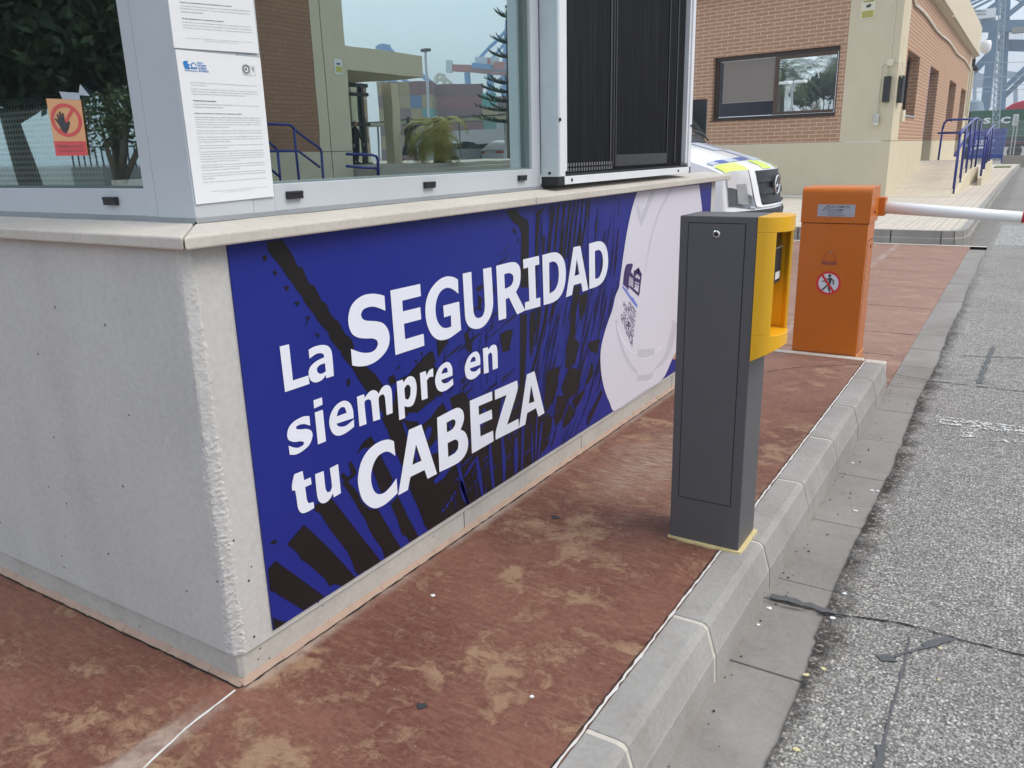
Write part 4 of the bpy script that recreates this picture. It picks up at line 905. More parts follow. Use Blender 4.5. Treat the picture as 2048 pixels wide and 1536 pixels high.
lm2.add([q2(.155, .087), q2(.175, .078), q2(.196, .088), q2(.196, .103), q2(.155, .103)], [(0, 1, 2, 3, 4)]); lm2.add([q2(.122, .092), q2(.145, .098), q2(.145, .106), q2(.122, .106)], [(0, 1, 2, 3)])
lm2.build('logo_window', M['paper'], t1, fix=False)
page_text(t1, P1, [('CENTRO', .215, .285, .078, .011, .03), ('PORTUARIO', .22, .32, .095, .013, .03), ('DE EMPLEO', .225, .32, .112, .013, .03), ('DE VALENCIA', .225, .34, .129, .013, .03)], M['inkblue'], 'logo_text')
lm3 = MB(); lm3.add([q(.07, .124), q(.21, .124), q(.21, .128), q(.07, .128)], [(0, 1, 2, 3)]); lm3.build('logo_rule', M['inkblue'], t1, fix=False)
st = MB()
def ring(mb, c, r0, r1, asp):
    n = 24; v = []
    for k in range(n):
        a = 2*pi*k/n
        for r in (r0, r1): v.append(q(c[0]+r*cos(a), c[1]+r*asp*sin(a)))
    mb.add(v, [(2*k, 2*k+1, (2*k+3) % (2*n), (2*k+2) % (2*n)) for k in range(n)])
ring(st, (.80, .088), .030, .038, .72); ring(st, (.80, .088), .046, .049, .72)
for a, b, c, d in ((.755, .063, .91, .0645), (.755, .128, .91, .1295), (.755, .063, .757, .1295), (.846, .063, .848, .1295), (.908, .063, .91, .1295)): st.add([q(a, b), q(c, b), q(c, d), q(a, d)], [(0, 1, 2, 3)])
st.add([q(.872, .078), q(.885, .07), q(.895, .082), q(.89, .1), q(.876, .105), q(.888, .09)], [(0, 1, 2, 3, 4, 5)])
st.build('quality_stamp', M['ink'], t1, fix=False); page_text(t1, P1, [('R', .785, .815, .098, .02, .03)], M['ink'], 'stamp_letter')
t2, P2 = sheet('notice', 'upper white data-protection notice cut by the picture top, above the logo notice', (312, -195), (486, -175), (517.5, 107), (348.5, 95.5), 0.0035)
rows2 = [('recogidas a través de sistemas de cámaras o videocámaras, con la finalidad de garantizar la', .12, .93, .58, .011, 0), ('seguridad de las personas, bienes e instalaciones, así como su entorno (LOSDG), se', .12, .93, .605, .011, 0), ('¿Cuál es la legitimación para el tratamiento de sus datos?', .12, .72, .675, .011, .03), ('La base legal para el tratamiento de sus datos es el interés legítimo de CENTRO PORTUARIO', .12, .94, .70, .0105, 0),
         ('DE EMPLEO DE VALENCIA E.T.T., S.A con el objetivo de garantizar la seguridad de las', .12, .94, .72, .0105, 0), ('instalaciones de la Entidad.', .12, .37, .74, .0105, 0), ('¿A qué destinatarios se comunicarán sus datos?', .12, .60, .79, .011, .03), ('Podrán tener acceso a dichas imágenes la Entidad como responsable del tratamiento, la', .12, .94, .815, .0105, 0),
         ('empresa proveedora del Servicio de Videovigilancia y/o de Seguridad que la Entidad tenga', .12, .94, .835, .0105, 0), ('contratadas, pero ello se realizará siempre bajo un contrato previo firmado entre ambas', .12, .94, .855, .0105, 0), ('Muelle de Poniente s/n  46024 Valencia  Tel. 963 239 000  Fax 963 239 010', .14, .80, .925, .006, 0), ('Inscrita en el Registro Mercantil de Valencia', .34, .74, .94, .006, 0)]
page_text(t2, P2, [r for r in rows2 if r[5] == 0], M['inkgrey'], 'printed_text'); page_text(t2, P2, [r for r in rows2 if r[5] > 0], M['ink'], 'printed_heading')
page_text(t2, P2, [('www.cpevalencia.com', .82, .94, .925, .006, 0)], M['inkblue'], 'footer_link')
# warning print and perforated sheet behind the side window
SY = 0.1165; sg = [on(1, SY, *q_) for q_ in ((92, 197), (161, 199), (176, 311), (113, 312))]
wsg = thing('warning_sign', 'orange sign with a raised hand in a red ring taped on the side window', 'warning sign', tuple(sg[3]))
sb = MB(); sb.add([p_ for p_ in sg]+[p_+Vector((0, 0.001, 0)) for p_ in sg], [(0, 1, 2, 3), (7, 6, 5, 4), (0, 4, 5, 1), (1, 5, 6, 2), (2, 6, 7, 3), (3, 7, 4, 0)])
sb.build('sheet', flat('orange_paper', (0.80, 0.42, 0.20), 0.6, var=0.05), wsg)
def sp(a, b, d=0.0006): return (sg[0].lerp(sg[1], a)).lerp(sg[3].lerp(sg[2], a), b)-Vector((0, d, 0))
sr = MB(); n = 40; v = []
for k in range(n):
    a = 2*pi*k/n
    for r in (0.36, 0.46): v.append(sp(0.5+r*cos(a), 0.37+r*0.64*sin(a)))
sr.add(v, [(2*k, 2*k+1, (2*k+3) % (2*n), (2*k+2) % (2*n)) for k in range(n)])
sr.add([sp(.74, .13, .0008), sp(.80, .17, .0008), sp(.27, .60, .0008), sp(.21, .56, .0008)], [(0, 1, 2, 3)]); sr.add([sp(.0, .74), sp(1, .74), sp(1, 1), sp(0, 1)], [(0, 1, 2, 3)])
sr.build('red_print', flat('red_print', (0.72, 0.10, 0.10), 0.6), wsg, fix=False)
hd = MB(); hand = [(.30, .50), (.24, .42), (.17, .36), (.20, .33), (.27, .38), (.24, .27), (.28, .26), (.33, .36), (.32, .22), (.37, .22), (.40, .35), (.41, .24), (.46, .25), (.46, .37), (.50, .43), (.58, .38), (.61, .41), (.52, .53), (.45, .60), (.36, .58)]
vs, fs = fill2d([hand]); hd.add([sp(v_.x, v_.y, .0012) for v_ in vs], fs); hd.build('hand_print', M['ink'], wsg, fix=False)
tx = MB(); text_quad(tx, 'PROHIBIDO EL PASO', sp(.10, .80, .0012), sp(.9, .80, .0012), sp(.9, .86, .0012), sp(.10, .86, .0012), 0.02); text_quad(tx, 'A TODA PERSONA AJENA', sp(.10, .89, .0012), sp(.9, .89, .0012), sp(.9, .94, .0012), sp(.10, .94, .0012), 0.02)
tx.build('lettering', flat('dull_red_print', (0.45, 0.12, 0.12), 0.6), wsg, fix=False)
tp = MB(); tp.add([on(1, SY-0.0006, *q_) for q_ in ((118, 183), (159, 186), (160, 200), (125, 198))], [(0, 1, 2, 3)]); tp.add([on(1, SY-0.0010, *q_) for q_ in ((160, 168), (180, 192), (157, 190))], [(0, 1, 2)]); tp.build('tape', flat('grey_tape', (0.45, 0.5, 0.55), 0.4), wsg, fix=False)
A_ = on(1, 0.14, 186, 190); B_ = on(1, 0.14, 207, 372)
pst = thing('perforated_screen', 'grey perforated metal screen inside the side window behind the hand sign', 'screen', (-1.5, 0.3, 1.0))
pm = MB(); pm.box(-1.5, A_.x-0.02, 0.150, 0.153, 1.047, A_.z-0.012); pm.build('sheet', M['perf'], pst)
pm = MB(); pm.box(-1.5, A_.x, 0.1472, 0.1495, A_.z-0.012, A_.z+0.012); pm.box(A_.x-0.02, A_.x+0.004, 0.1470, 0.1493, 1.047, A_.z-0.0121); pm.build('frame', flat('dark_frame', (0.06, 0.075, 0.08), 0.5), pst)

# ---------------------------------------------------------------- ticket post
post = thing('ticket_post', 'slim grey ticket post with yellow front standing on the kerb', 'ticket post', (0.689, 1.26, 0))
a0, a1, b0, b1, hz = 0.5806, 0.7968, 1.1796, 1.3415, 0.988
fm = MB(); fp_ = []
rf_ = random.Random(9)
ring_ = []
for k in range(40):
    t = k/40*4; e = int(t); u = t-e; c_ = [(a0, b0), (a1, b0), (a1, b1), (a0, b1)]; A = Vector(c_[e]); B = Vector(c_[(e+1) % 4]); p_ = A.lerp(B, u)
    cen = Vector(((a0+a1)/2, (b0+b1)/2)); d_ = (p_-cen).normalized(); o_ = (0.010 if p_.x > a0+0.04 else 0.003)+rf_.random()*0.005
    ring_.append(p_+d_*o_)
fm.prism([tuple(p_) for p_ in ring_], 2, -0.002, 0.007); fm.build('foam_bed', M['foam'], post)
pb = MB(); pb.box(a0, a1, b0, b1, 0.0065, hz); pb.build('body', M['postgrey'], post, bevel=0.0025)
dx0, dx1, dz0, dz1 = 0.6070, 0.7645, 0.146, 0.968
dg = MB(); dg.box(dx0-0.0022, dx1+0.0022, b0-0.0004, b0+0.001, dz0-0.0022, dz1+0.0022); dg.build('door_gap', M['crackdark'], post)
do = MB(); do.box(dx0, dx1, b0-0.0022, b0-0.0003, dz0, dz1); door = do.build('door', M['postgrey'], post, bevel=0.0012)
lk = MB(); lk.lathe([(0.0105, -0.0022), (0.0105, -0.0055), (0.0085, -0.0075), (0.0062, -0.0075), (0.006, -0.0045)], 24, (0.687, b0, 0.940), axis=1); lk.build('lock', M['chrome'], door)
lk = MB(); lk.lathe([(0.0058, -0.0044), (0.0058, -0.0050)], 20, (0.687, b0, 0.940), axis=1); lk.box(0.6858, 0.6882, b0-0.0062, b0-0.0051, 0.940, 0.9455); lk.build('keyhole', M['black'], door)
SH = [(0.7975, b0-0.003), (0.822, b0-0.002), (0.842, b0+0.006), (0.858, b0+0.022), (0.8685, b0+0.046), (0.8725, b0+0.080), (0.8685, b0+0.114), (0.858, b0+0.139), (0.842, b0+0.155), (0.822, b0+0.163), (0.7975, b0+0.164)]
yc = MB()
def rim(pts, z0, z1): yc.prism(pts, 2, z0, z1)
SH = smooth_poly(SH, 4, 60)
wall_n = [q_ for q_ in SH if q_[1] < b0+0.012 and q_[0] > 0.7974] + [(0.838, b0+0.0135), (0.818, b0+0.0095), (0.7975, b0+0.0085)]
wall_f = [q_ for q_ in SH if q_[1] > b0+0.131] + [(0.7975, b0+0.153), (0.818, b0+0.152), (0.838, b0+0.147), (0.856, b0+0.131)]
wall_f = sorted([q_ for q_ in SH if q_[1] > b0+0.131 and q_[0] > 0.7974], key=lambda q_: -q_[0]) + [(0.7975, b0+0.153), (0.818, b0+0.152), (0.838, b0+0.147), (0.854, b0+0.131)]
rim(wall_n, 0.668, 0.948); rim(wall_f, 0.668, 0.948); rim(SH, 0.9482, 0.9885)
# lower cap rises towards the road
nS = len(SH); lo = [(x, y, 0.592+0.55*(x-0.7975)) for x, y in SH]; hi = [(x, y, 0.6678) for x, y in SH]
yc.add(lo+hi, [tuple(range(nS))[::-1], tuple(range(nS, 2*nS))]+[(i, (i+1) % nS, nS+(i+1) % nS, nS+i) for i in range(nS)])
yc.box(0.7972, 0.800, b0+0.0086, b0+0.152, 0.6679, 0.9481)
hood = yc.build('front_hood', M['yellow'], post, bevel=0.0012)
rdr = MB(); rdr.box(0.8002, 0.832, b0+0.062, b0+0.135, 0.80, 0.90); rdr.build('reader', M['vangrey'], hood, bevel=0.004)
rdr = MB(); rdr.box(0.8322, 0.8332, b0+0.075, b0+0.12, 0.812, 0.832); rdr.build('reader_label', M['paper'], hood)
rdr = MB(); rdr.box(0.8002, 0.829, b0+0.062, b0+0.135, 0.905, 0.944); rdr.build('reader_screen', flat('reader_brown', (0.08, 0.04, 0.02), 0.3), hood, bevel=0.003)
rdr = MB(); rdr.box(0.8323, 0.835, b0+0.06, b0+0.137, 0.898, 0.903); rdr.build('reader_slot', M['steel'], hood)

# ---------------------------------------------------------------- barrier
bar = thing('barrier_gate', 'orange barrier gate with a white boom and a no-pedestrians roundel', 'barrier', (0.503, 3.93, 0))
c0, c1, d0, d1 = 0.325, 0.682, 3.815, 4.035
bb = MB(); bb.box(c0-0.004, c1+0.004, d0+0.004, d1+0.02, RZ, -0.0005); bb.build('base', M['orange_pale'], bar, bevel=0.004)
bb = MB(); bb.box(c0, c1, d0, d1, 0.0, 0.7435); hs_ = bb.build('housing', M['orange'], bar, bevel=0.003)
hp = [(d0-0.004, 0.7465), (d0-0.004, 0.905)] + [(d0+0.028-0.032*cos(a), 0.908+0.035*sin(a)) for a in [radians(i*15) for i in range(1, 6)]] + [(d0+0.028, 0.943), (d1+0.045, 0.943), (d1+0.045, 0.7465)]
bb = MB(); bb.prism(hp, 0, c0-0.004, c1+0.006); bb.build('hood', M['orange'], bar, bevel=0.003)
bb = MB(); bb.box(c0+0.004, c1-0.004, d0+0.004, d1-0.004, 0.7436, 0.7464); bb.build('hood_gap', M['crackdark'], bar)
pl = MB(); yf = d0-0.0052; pl.box(0.4095, 0.607, yf, yf+0.001, 0.783, 0.849); plate = pl.build('nameplate', flat('silver_plate', (0.42, 0.43, 0.48), 0.35, 0.3), bar)
pt_ = MB(); yy = yf-0.0006
text_line(pt_, 'AUTOMATIC', (0.478, yy, 0.831), (1, 0, 0), (0, 0, 1), 0.0165, 0.01, 0.104, 0.25); text_line(pt_, 'SYSTEMS', (0.474, yy, 0.8135), (1, 0, 0), (0, 0, 1), 0.0165, 0.01, 0.074, 0.25)
text_line(pt_, 'BMB-GROUP', (0.468, yy, 0.801), (1, 0, 0), (0, 0, 1), 0.0125, 0.0, 0.072, 0.25); text_line(pt_, 'www.automatic-systems.com', (0.466, yy, 0.7875), (1, 0, 0), (0, 0, 1), 0.008, 0.0, 0.09)
pt_.box(0.412, 0.604, yy, yy+0.0004, 0.794, 0.7948)
for a, b, w_ in (((0.438, 0.814), (0.455, 0.838), .004), ((0.455, 0.838), (0.474, 0.843), .004), ((0.472, 0.843), (0.466, 0.814), .004)):
    A, B = Vector((a[0], yy, a[1])), Vector((b[0], yy, b[1])); d_ = (B-A).normalized(); n_ = Vector((-d_.z, 0, d_.x))*w_/2; pt_.add([A+n_, B+n_, B-n_, A-n_], [(0, 1, 2, 3)])
text_line(pt_, 'S', (0.452, yy, 0.8145), (1, 0, 0), (0, 0, 1), 0.018, 0.01, None, 0.3)
pt_.build('nameplate_text', M['ink'], plate, fix=False)
cx, cz, yy = 0.500, 0.410, d0-0.0006
def disc(mb, r0, r1, y, n=48):
    v = []
    for k in range(n):
        a = 2*pi*k/n
        for r in (r0, r1): v.append((cx+r*cos(a), y, cz+r*sin(a)))
    mb.add(v, [(2*k, 2*k+1, (2*k+3) % (2*n), (2*k+2) % (2*n)) for k in range(n)])
ds = MB(); disc(ds, 0.0001, 0.0545, yy); rnl = ds.build('roundel', flat('roundel_white', (0.66, 0.67, 0.72), 0.4), bar, fix=False)
ds = MB(); disc(ds, 0.0545, 0.0675, yy-0.0001); A = Vector((cx-0.037, yy-0.0012, cz+0.0445)); B = Vector((cx+0.031, yy-0.0012, cz-0.0475)); n_ = Vector((B.z-A.z, 0, -(B.x-A.x))).normalized()*0.0065; ds.add([A+n_, B+n_, B-n_, A-n_], [(0, 1, 2, 3)])
ds.build('red_ring', flat('roundel_red', (0.62, 0.025, 0.03), 0.4), rnl, fix=False)
wk = MB(); yk = yy-0.0006
def limb(pts, w_):
    for a, b in zip(pts, pts[1:]):
        A, B = Vector((cx+a[0], yk, cz+a[1])), Vector((cx+b[0], yk, cz+b[1])); d_ = (B-A).normalized(); n_ = Vector((-d_.z, 0, d_.x))*w_/2; e = d_*w_*0.35; wk.add([A+n_-e, B+n_+e, B-n_+e, A-n_-e], [(0, 1, 2, 3)])
wk.add([(cx+0.004+0.0085*cos(2*pi*k/16), yk, cz+0.043+0.0085*sin(2*pi*k/16)) for k in range(16)], [tuple(range(16))])
wk.add([(cx+x, yk-0.0001, cz+z) for x, z in ((-0.006, .028), (0.004, .033), (0.017, .030), (0.014, .004), (0.008, -.010), (-0.002, -.008), (0.0, .012))], [tuple(range(7))])
limb([(0.012, .028), (0.026, .014), (0.026, -.004)], .007); limb([(-0.004, .026), (-0.016, .010), (-0.034, .010)], .006); limb([(0.002, -.006), (-0.014, -.022), (-0.030, -.040)], .009); limb([(0.006, -.006), (0.004, -.028), (0.010, -.048)], .009)
wk.build('walking_figure', M['ink'], rnl, fix=False)
rg = MB(); rg.tube([(0.497+0.030*sin(2*pi*k/28), d0-0.004, 0.557+0.030*cos(2*pi*k/28)) for k in range(29)], 0.0016, 6, False); rg.build('pull_ring', flat('orange_wire', (0.38, 0.09, 0.01), 0.4), bar)
rg = MB(); rg.box(0.491, 0.503, d0-0.0045, d0, 0.583, 0.590); rg.build('ring_clip', M['steel'], bar, bevel=0.001)
rg = MB(); rg.box(0.452, 0.537, d0-0.0012, d0-0.0002, 0.514, 0.533); rg.build('faded_label', flat('dymo_brown', (0.30, 0.075, 0.05), 0.5), bar)
sd_ = MB(); sd_.box(c1+0.0003, c1+0.0014, d0+0.035, d1-0.004, 0.012, 0.648); sd_.build('side_door', M['orange'], bar, bevel=0.0006)
sg_ = MB(); sg_.box(c1-0.0005, c1+0.0002, d0+0.031, d1-0.001, 0.008, 0.652); sg_.build('door_gap', M['crackdark'], bar)
lk = MB(); lk.lathe([(0.009, 0.0015), (0.009, 0.004), (0.004, 0.005)], 14, (c1, d1-0.085, 0.612), axis=0); lk.lathe([(0.008, 0.0), (0.008, 0.004), (0.004, 0.005)], 14, (c1+0.006, d0+0.12, 0.802), axis=0); lk.build('lock', M['black'], bar)
P0 = Vector((0.60, 4.125, 0.822)); P1_ = Vector((3.9, 4.125, 0.62)); dv = (P1_-P0)
bm_ = MB(); rads = 0.0345
def bpt(x): return P0+dv*((x-P0.x)/dv.x)
def brad(x): return 0.0345-0.0055*(x-0.6)/0.8 if x < 1.4 else 0.029-0.002*(x-1.4)
bm_.tube([bpt(x) for x in (0.60, 1.0, 1.39)], [brad(x) for x in (0.6, 1.0, 1.39)], 20); boom = bm_.build('boom', flat('boom_white', (0.78, 0.78, 0.78), 0.35, var=0.04, scale=12), bar, smooth=True)
rb = MB(); rb.tube([bpt(1.3902), bpt(1.75)], [brad(1.39), brad(1.75)], 20); rb.build('red_band', flat('boom_red', (0.6, 0.02, 0.05), 0.4), boom, smooth=True)
rb = MB(); rb.tube([bpt(1.7502), bpt(3.9)], [brad(1.75), brad(3.9)], 20); rb.build('boom_end', M['white'], boom, smooth=True)
hubm = MB(); hubm.box(0.56, 0.72, d1+0.0452, 4.16, 0.77, 0.875); hubm.build('boom_hub', M['orange'], bar, bevel=0.004)

# ---------------------------------------------------------------- brick office across the crossing
def wall_open(mb, axis, a0, a1, z0, z1, t0, t1, holes):
    """wall slab along axis 0 (x) or 1 (y) between thickness planes t0..t1 with rectangular holes (a,b,z,Z)"""
    def bx_(a, b, z, Z):
        if b-a < 1e-4 or Z-z < 1e-4: return
        if axis == 0: mb.box(a, b, t0, t1, z, Z)
        else: mb.box(t0, t1, a, b, z, Z)
    cuts = sorted(holes); cur = a0
    for a, b, z, Z in cuts:
        bx_(cur, a, z0, z1); bx_(a, b, z0, z); bx_(a, b, Z, z1); cur = b
    bx_(cur, a1, z0, z1)
ZD, ZWT = 1.22, 4.62
office = thing('brick_office', 'brick office with cream plinth, corner pilaster and bronze sliding window', 'office building', (BX, BY, 0))
def fpart(mb, name, mat, parent=None, **k):
    mb.local = True; o = mb.build(name, mat, parent or office, **k)
    if parent is None: o.rotation_euler = (0, 0, -BA)
    return o
wu0, wu1, wz0, wz1 = 1.25, 4.32, 1.815, 3.27
mb = MB(); wall_open(mb, 0, -9.5, -1.1, ZD, ZWT, 0.0, 0.30, [(-wu1, -wu0, wz0, wz1)]); fwall = fpart(mb, 'brick_wall', M['brick'])
mb = MB(); mb.box(-1.0997, 0.0, -0.004, 0.30, ZD+0.006, ZWT); mb.box(-9.5, 0.006, -0.012, 0.30, -0.05, ZD-0.004); fpart(mb, 'cream_plinth', M['cream'])
mb = MB(); mb.box(-9.6, -0.3, -0.75, -0.013, 0.0, 0.055); fpart(mb, 'wall_kerb', M['grout'], bevel=0.01)
win = MB(); fy = 0.11
for b_ in ((-wu1, -wu1+0.10, wz0+0.03, wz1-0.03), (-wu0-0.07, -wu0, wz0+0.03, wz1-0.03)): win.box(b_[0]+0.001, b_[1]-0.001, fy, 0.2, b_[2], b_[3])
win.box(-wu1+0.002, -wu0-0.002, fy-0.002, 0.2, wz0+0.001, wz0+0.03+0.03); win.box(-wu1+0.002, -wu0-0.002, fy-0.002, 0.2, wz1-0.10, wz1-0.001)
wfr = fpart(win, 'window', M['bronze'])
mb = MB(); mb.box(-wu1-0.03, -wu0+0.0, -0.035, 0.1, wz0-0.025, wz0-0.001); fpart(mb, 'window_sill', M['bronze'], bevel=0.004)
mb = MB()
for b_ in ((-2.77, -2.665, 1.88, 3.17), (-1.34, -1.25-0.075, 1.88, 3.17)): mb.box(*b_[:2], 0.085, 0.108, *b_[2:])
mb.box(-2.664, -1.341, 0.085, 0.108, 1.88, 1.945); mb.box(-2.664, -1.341, 0.085, 0.108, 3.095, 3.17); fpart(mb, 'sliding_sash', M['bronze_l'], wfr, bevel=0.004)
mb = MB(); mb.box(-2.668, -1.338, 0.098, 0.102, 1.94, 3.10); fpart(mb, 'pane', M['glass_c'], wfr)
mb = MB(); mb.box(-4.2, -2.772, 0.135, 0.14, 1.89, 3.16); fpart(mb, 'pane', M['navyglass'], wfr)
mb = MB(); mb.box(-4.10, -2.78, 0.126, 0.1345, 2.22, 3.155); fpart(mb, 'roller_blind', M['blind'], wfr)
mb = MB(); mb.box(-4.10, -2.78, 0.122, 0.136, 2.205, 2.2195); fpart(mb, 'blind_bar', flat('blind_bar', (0.3, 0.28, 0.26), 0.5), wfr)
# fittings on the corner pilaster
def ft(u, z, y=-0.012): return (-u, y, z)
mb = MB(); mb.tube([ft(0.168, 4.62, -0.016), ft(0.172, 2.88, -0.016)], 0.013, 8)
for dx in (0.0, 0.035): mb.tube([ft(0.215-dx*1.2, 2.75, -0.014), ft(0.20-dx*1.2, 2.54, -0.014)], 0.009, 6)
mb.tube([ft(0.228, 2.79, -0.014), ft(0.30, 2.785, -0.014), ft(0.325, 2.75, -0.014), ft(0.333, 1.80, -0.014)], 0.009, 6); mb.tube([ft(0.29, 2.1, -0.014), ft(0.30, 1.80, -0.014)], 0.006, 6)
mb.tube([ft(0.092, 2.815, -0.014), ft(-0.02, 2.815, -0.014), ft(-0.06, 2.81, 0.03), ft(-0.06, 2.76, 0.1), ft(-0.06, 2.5, 0.1)], 0.010, 6); fpart(mb, 'conduit', M['beige'])
mb = MB(); mb.box(-0.228, -0.092, -0.055, -0.0125, 2.748, 2.878); fpart(mb, 'junction_box', M['beige'], bevel=0.008)
mb = MB(); mb.box(-0.235, -0.105, -0.10, -0.0125, 2.02, 2.54); fpart(mb, 'infrared_beam', M['black'], bevel=0.006)
mb = MB(); mb.box(0.012, 0.10, 0.10, 0.25, 2.0, 2.55); fpart(mb, 'infrared_beam', M['black'], bevel=0.006)
mb = MB(); mb.lathe([(0.055, 1.62), (0.062, 1.64), (0.062, 1.75), (0.05, 1.79)], 16, (-0.325, -0.075, 0)); mb.box(-0.36, -0.29, -0.06, -0.0125, 1.63, 1.78); fpart(mb, 'wall_lamp', flat('lamp_grey', (0.45, 0.45, 0.41), 0.5), bevel=0.004)
mb = MB(); mb.lathe([(0.054, 1.555), (0.054, 1.6195)], 16, (-0.325, -0.075, 0)); fpart(mb, 'lamp_glass', flat('lamp_diffuser', (0.6, 0.6, 0.55), 0.3))
mb = MB(); mb.box(0.007, 0.075, 0.42, 0.58, 1.62, 1.86); fpart(mb, 'switch_box', M['beige'], bevel=0.006)
# side elevation along the road
H1 = (1.30, 3.62, 1.80, 3.18); HD = (6.08, 8.45, 0.64, 3.165); H2 = (12.25, 14.96, 1.87, 3.165); H3 = (17.5, 20.0, 0.64, 3.17)
mb = MB(local=True); wall_open(mb, 1, 1.05, 20.3, ZD, ZWT, -0.34, 0.0, [(h[0], h[1], max(h[2], ZD), h[3]) for h in (H1, HD, H2, H3)]); mb.build('brick_wall', M['brick'], office)
mb = MB(local=True); wall_open(mb, 1, 0.08, 22.2, -0.05, ZD-0.004, -0.34, 0.008, [(HD[0], HD[1], HD[2], ZD-0.004), (H3[0], H3[1], H3[2], ZD-0.004)]); mb.box(-0.34, 0.005, 0.06, 1.0497, ZD+0.006, ZWT); mb.box(-0.34, 0.005, 20.3003, 22.2, ZD+0.006, ZWT); mb.build('cream_plinth', M['cream'], office)
mb = MB(local=True); mb.box(-0.30, -0.27, H1[0], H1[1], H1[2], H1[3]); w1 = mb.build('window', M['navyglass'], office)
mb = MB(local=True); mb.box(-0.2695, -0.22, 2.4, 2.47, H1[2], H1[3]); mb.box(-0.2695, -0.22, 3.52, 3.618, H1[2], H1[3]); mb.box(-0.2695, -0.22, H1[0]+.002, 3.519, H1[3]-.08, H1[3]-.002); mb.build('frame', M['bronze'], w1)
mb = MB(local=True); mb.box(-0.2, 0.03, H1[0], H1[1]+0.02, H1[2]-0.03, H1[2]-0.001); mb.build('window_sill', flat('grey_sill', (0.4, 0.42, 0.46), 0.5), office)
mb = MB(local=True); mb.box(-0.28, -0.22, HD[0]+.01, HD[0]+1.1, HD[2]+.01, HD[3]-.01); mb.box(-0.219, 0.0, HD[0]+.005, HD[0]+0.06, 1.225, HD[3]-.01); mb.build('door', M['bluedoor'], office)
mb = MB(local=True); mb.box(-0.32, -0.29, HD[0]+.01, HD[1]-.01, HD[2]+.01, HD[3]-.01); mb.build('doorway_back', M['dark'], office)
mb = MB(local=True); mb.box(-0.3, -0.27, H2[0], H2[1], H2[2], H2[3]); mb.build('window', M['navyglass'], office)
mb = MB(local=True); mb.box(-0.3, -0.27, H3[0], H3[1], H3[2], H3[3]); mb.build('door', M['dark'], office)
mb = MB(local=True); mb.prism([(-0.01, ZWT), (0.165, 4.665), (0.165, 5.80), (-1.2, 5.80), (-1.2, ZWT)], 1, -0.1, 22.35); mb.build('fascia', M['cream'], office, bevel=0.01)
mb = MB(); mb.prism([(-0.16, 4.665), (0.0, ZWT+0.001), (1.0, ZWT+0.001), (1.0, 5.79), (-0.16, 5.79)], 0, -9.6, -0.1); fpart(mb, 'fascia', M['cream'])
mb = MB(local=True); mb.tube([(0.178, -0.1, 4.72), (0.178, 8.6, 4.72)], 0.035, 8); mb.tube([(0.178, 8.9, 4.70), (0.178, 22.3, 4.70)], 0.03, 8); mb.build('gutter_pipe', flat('gutter_beige', (0.5, 0.42, 0.29), 0.5), office, smooth=True)
rn2 = random.Random(8); mb = MB(local=True)
mb.tube([(0.03, 0.95, 4.6), (0.03, 1.0, 4.2), (0.03, 1.45, 4.10)]+[(0.035, 1.6+i*1.2, 4.10+0.035*sin(i*1.1)) for i in range(16)]+[(0.03, 20.7, 4.02), (0.03, 20.75, 2.2)], 0.028, 8); mb.build('cable_duct', flat('white_duct', (0.72, 0.68, 0.58), 0.5), office, smooth=True)
mb = MB(local=True); mb.tube([(0.05, 21.9, 4.6), (0.05, 21.9, 0.1)], 0.04, 8); mb.build('downpipe', M['beige'], office)
mb = MB(local=True); mb.box(0.01, 0.12, 21.3, 21.5, 4.2, 4.5); mb._ell((0.16, 21.4, 4.12), (0.1, 0.1, 0.12), 12, 8); mb.build('camera', M['black'], office)
mb = MB(local=True); mb.box(0.01, 0.16, 22.0, 22.15, 1.7, 2.35); mb.build('infrared_beam', M['black'], office)
dome = thing('dome_camera', 'white dome camera bracketed to the far end of the brick office roof edge', 'security camera', (BX+0.35, BY+22.9, 5.05))
mb = MB(local=True); mb.lathe([(0.02, 0.30), (0.17, 0.28), (0.21, 0.15), (0.21, 0.0), (0.19, -0.12), (0.12, -0.22), (0.01, -0.26)], 20); mb.build('housing', M['white'], dome, smooth=True)
mb = MB(local=True); mb.box(-0.45, -0.19, -0.04, 0.04, 0.05, 0.13); mb.box(-0.5, -0.45, -0.1, 0.1, -0.05, 0.25); mb.build('bracket', M['white'], dome)
ccs = thing('sign', 'small cream camera-surveillance notice high on the corner pilaster of the office', 'sign', (BX, BY, 0)); ccs.rotation_euler = (0, 0, -BA)
mb = MB(local=True); mb.box(-0.875, -0.58, -0.014, -0.006, 3.735, 4.115); pl_ = mb.build('panel', M['signcream'], ccs)
mb = MB(local=True); mb.box(-0.855, -0.60, -0.0152, -0.0142, 3.755, 3.90); mb.box(-0.845, -0.61, -0.0152, -0.0142, 4.06, 4.10); mb.build('yellow_print', M['signyellow'], ccs)
mb = MB(local=True); text_quad(mb, 'ZONA VIDEOVIGILADA', (-0.83, -0.0165, 4.095), (-0.62, -0.0165, 4.095), (-0.62, -0.0165, 4.068), (-0.83, -0.0165, 4.068), 0.02); mb.add([(-0.78, -0.0165, 3.99), (-0.70, -0.0165, 4.03), (-0.66, -0.0165, 4.0), (-0.69, -0.0165, 3.96), (-0.75, -0.0165, 3.95)], [(0, 1, 2, 3, 4)])
for i in range(5): mb.box(-0.84, -0.62, -0.0165, -0.0155, 3.77+0.025*i, 3.776+0.025*i)
mb.build('printed_text', M['ink'], ccs, fix=False)
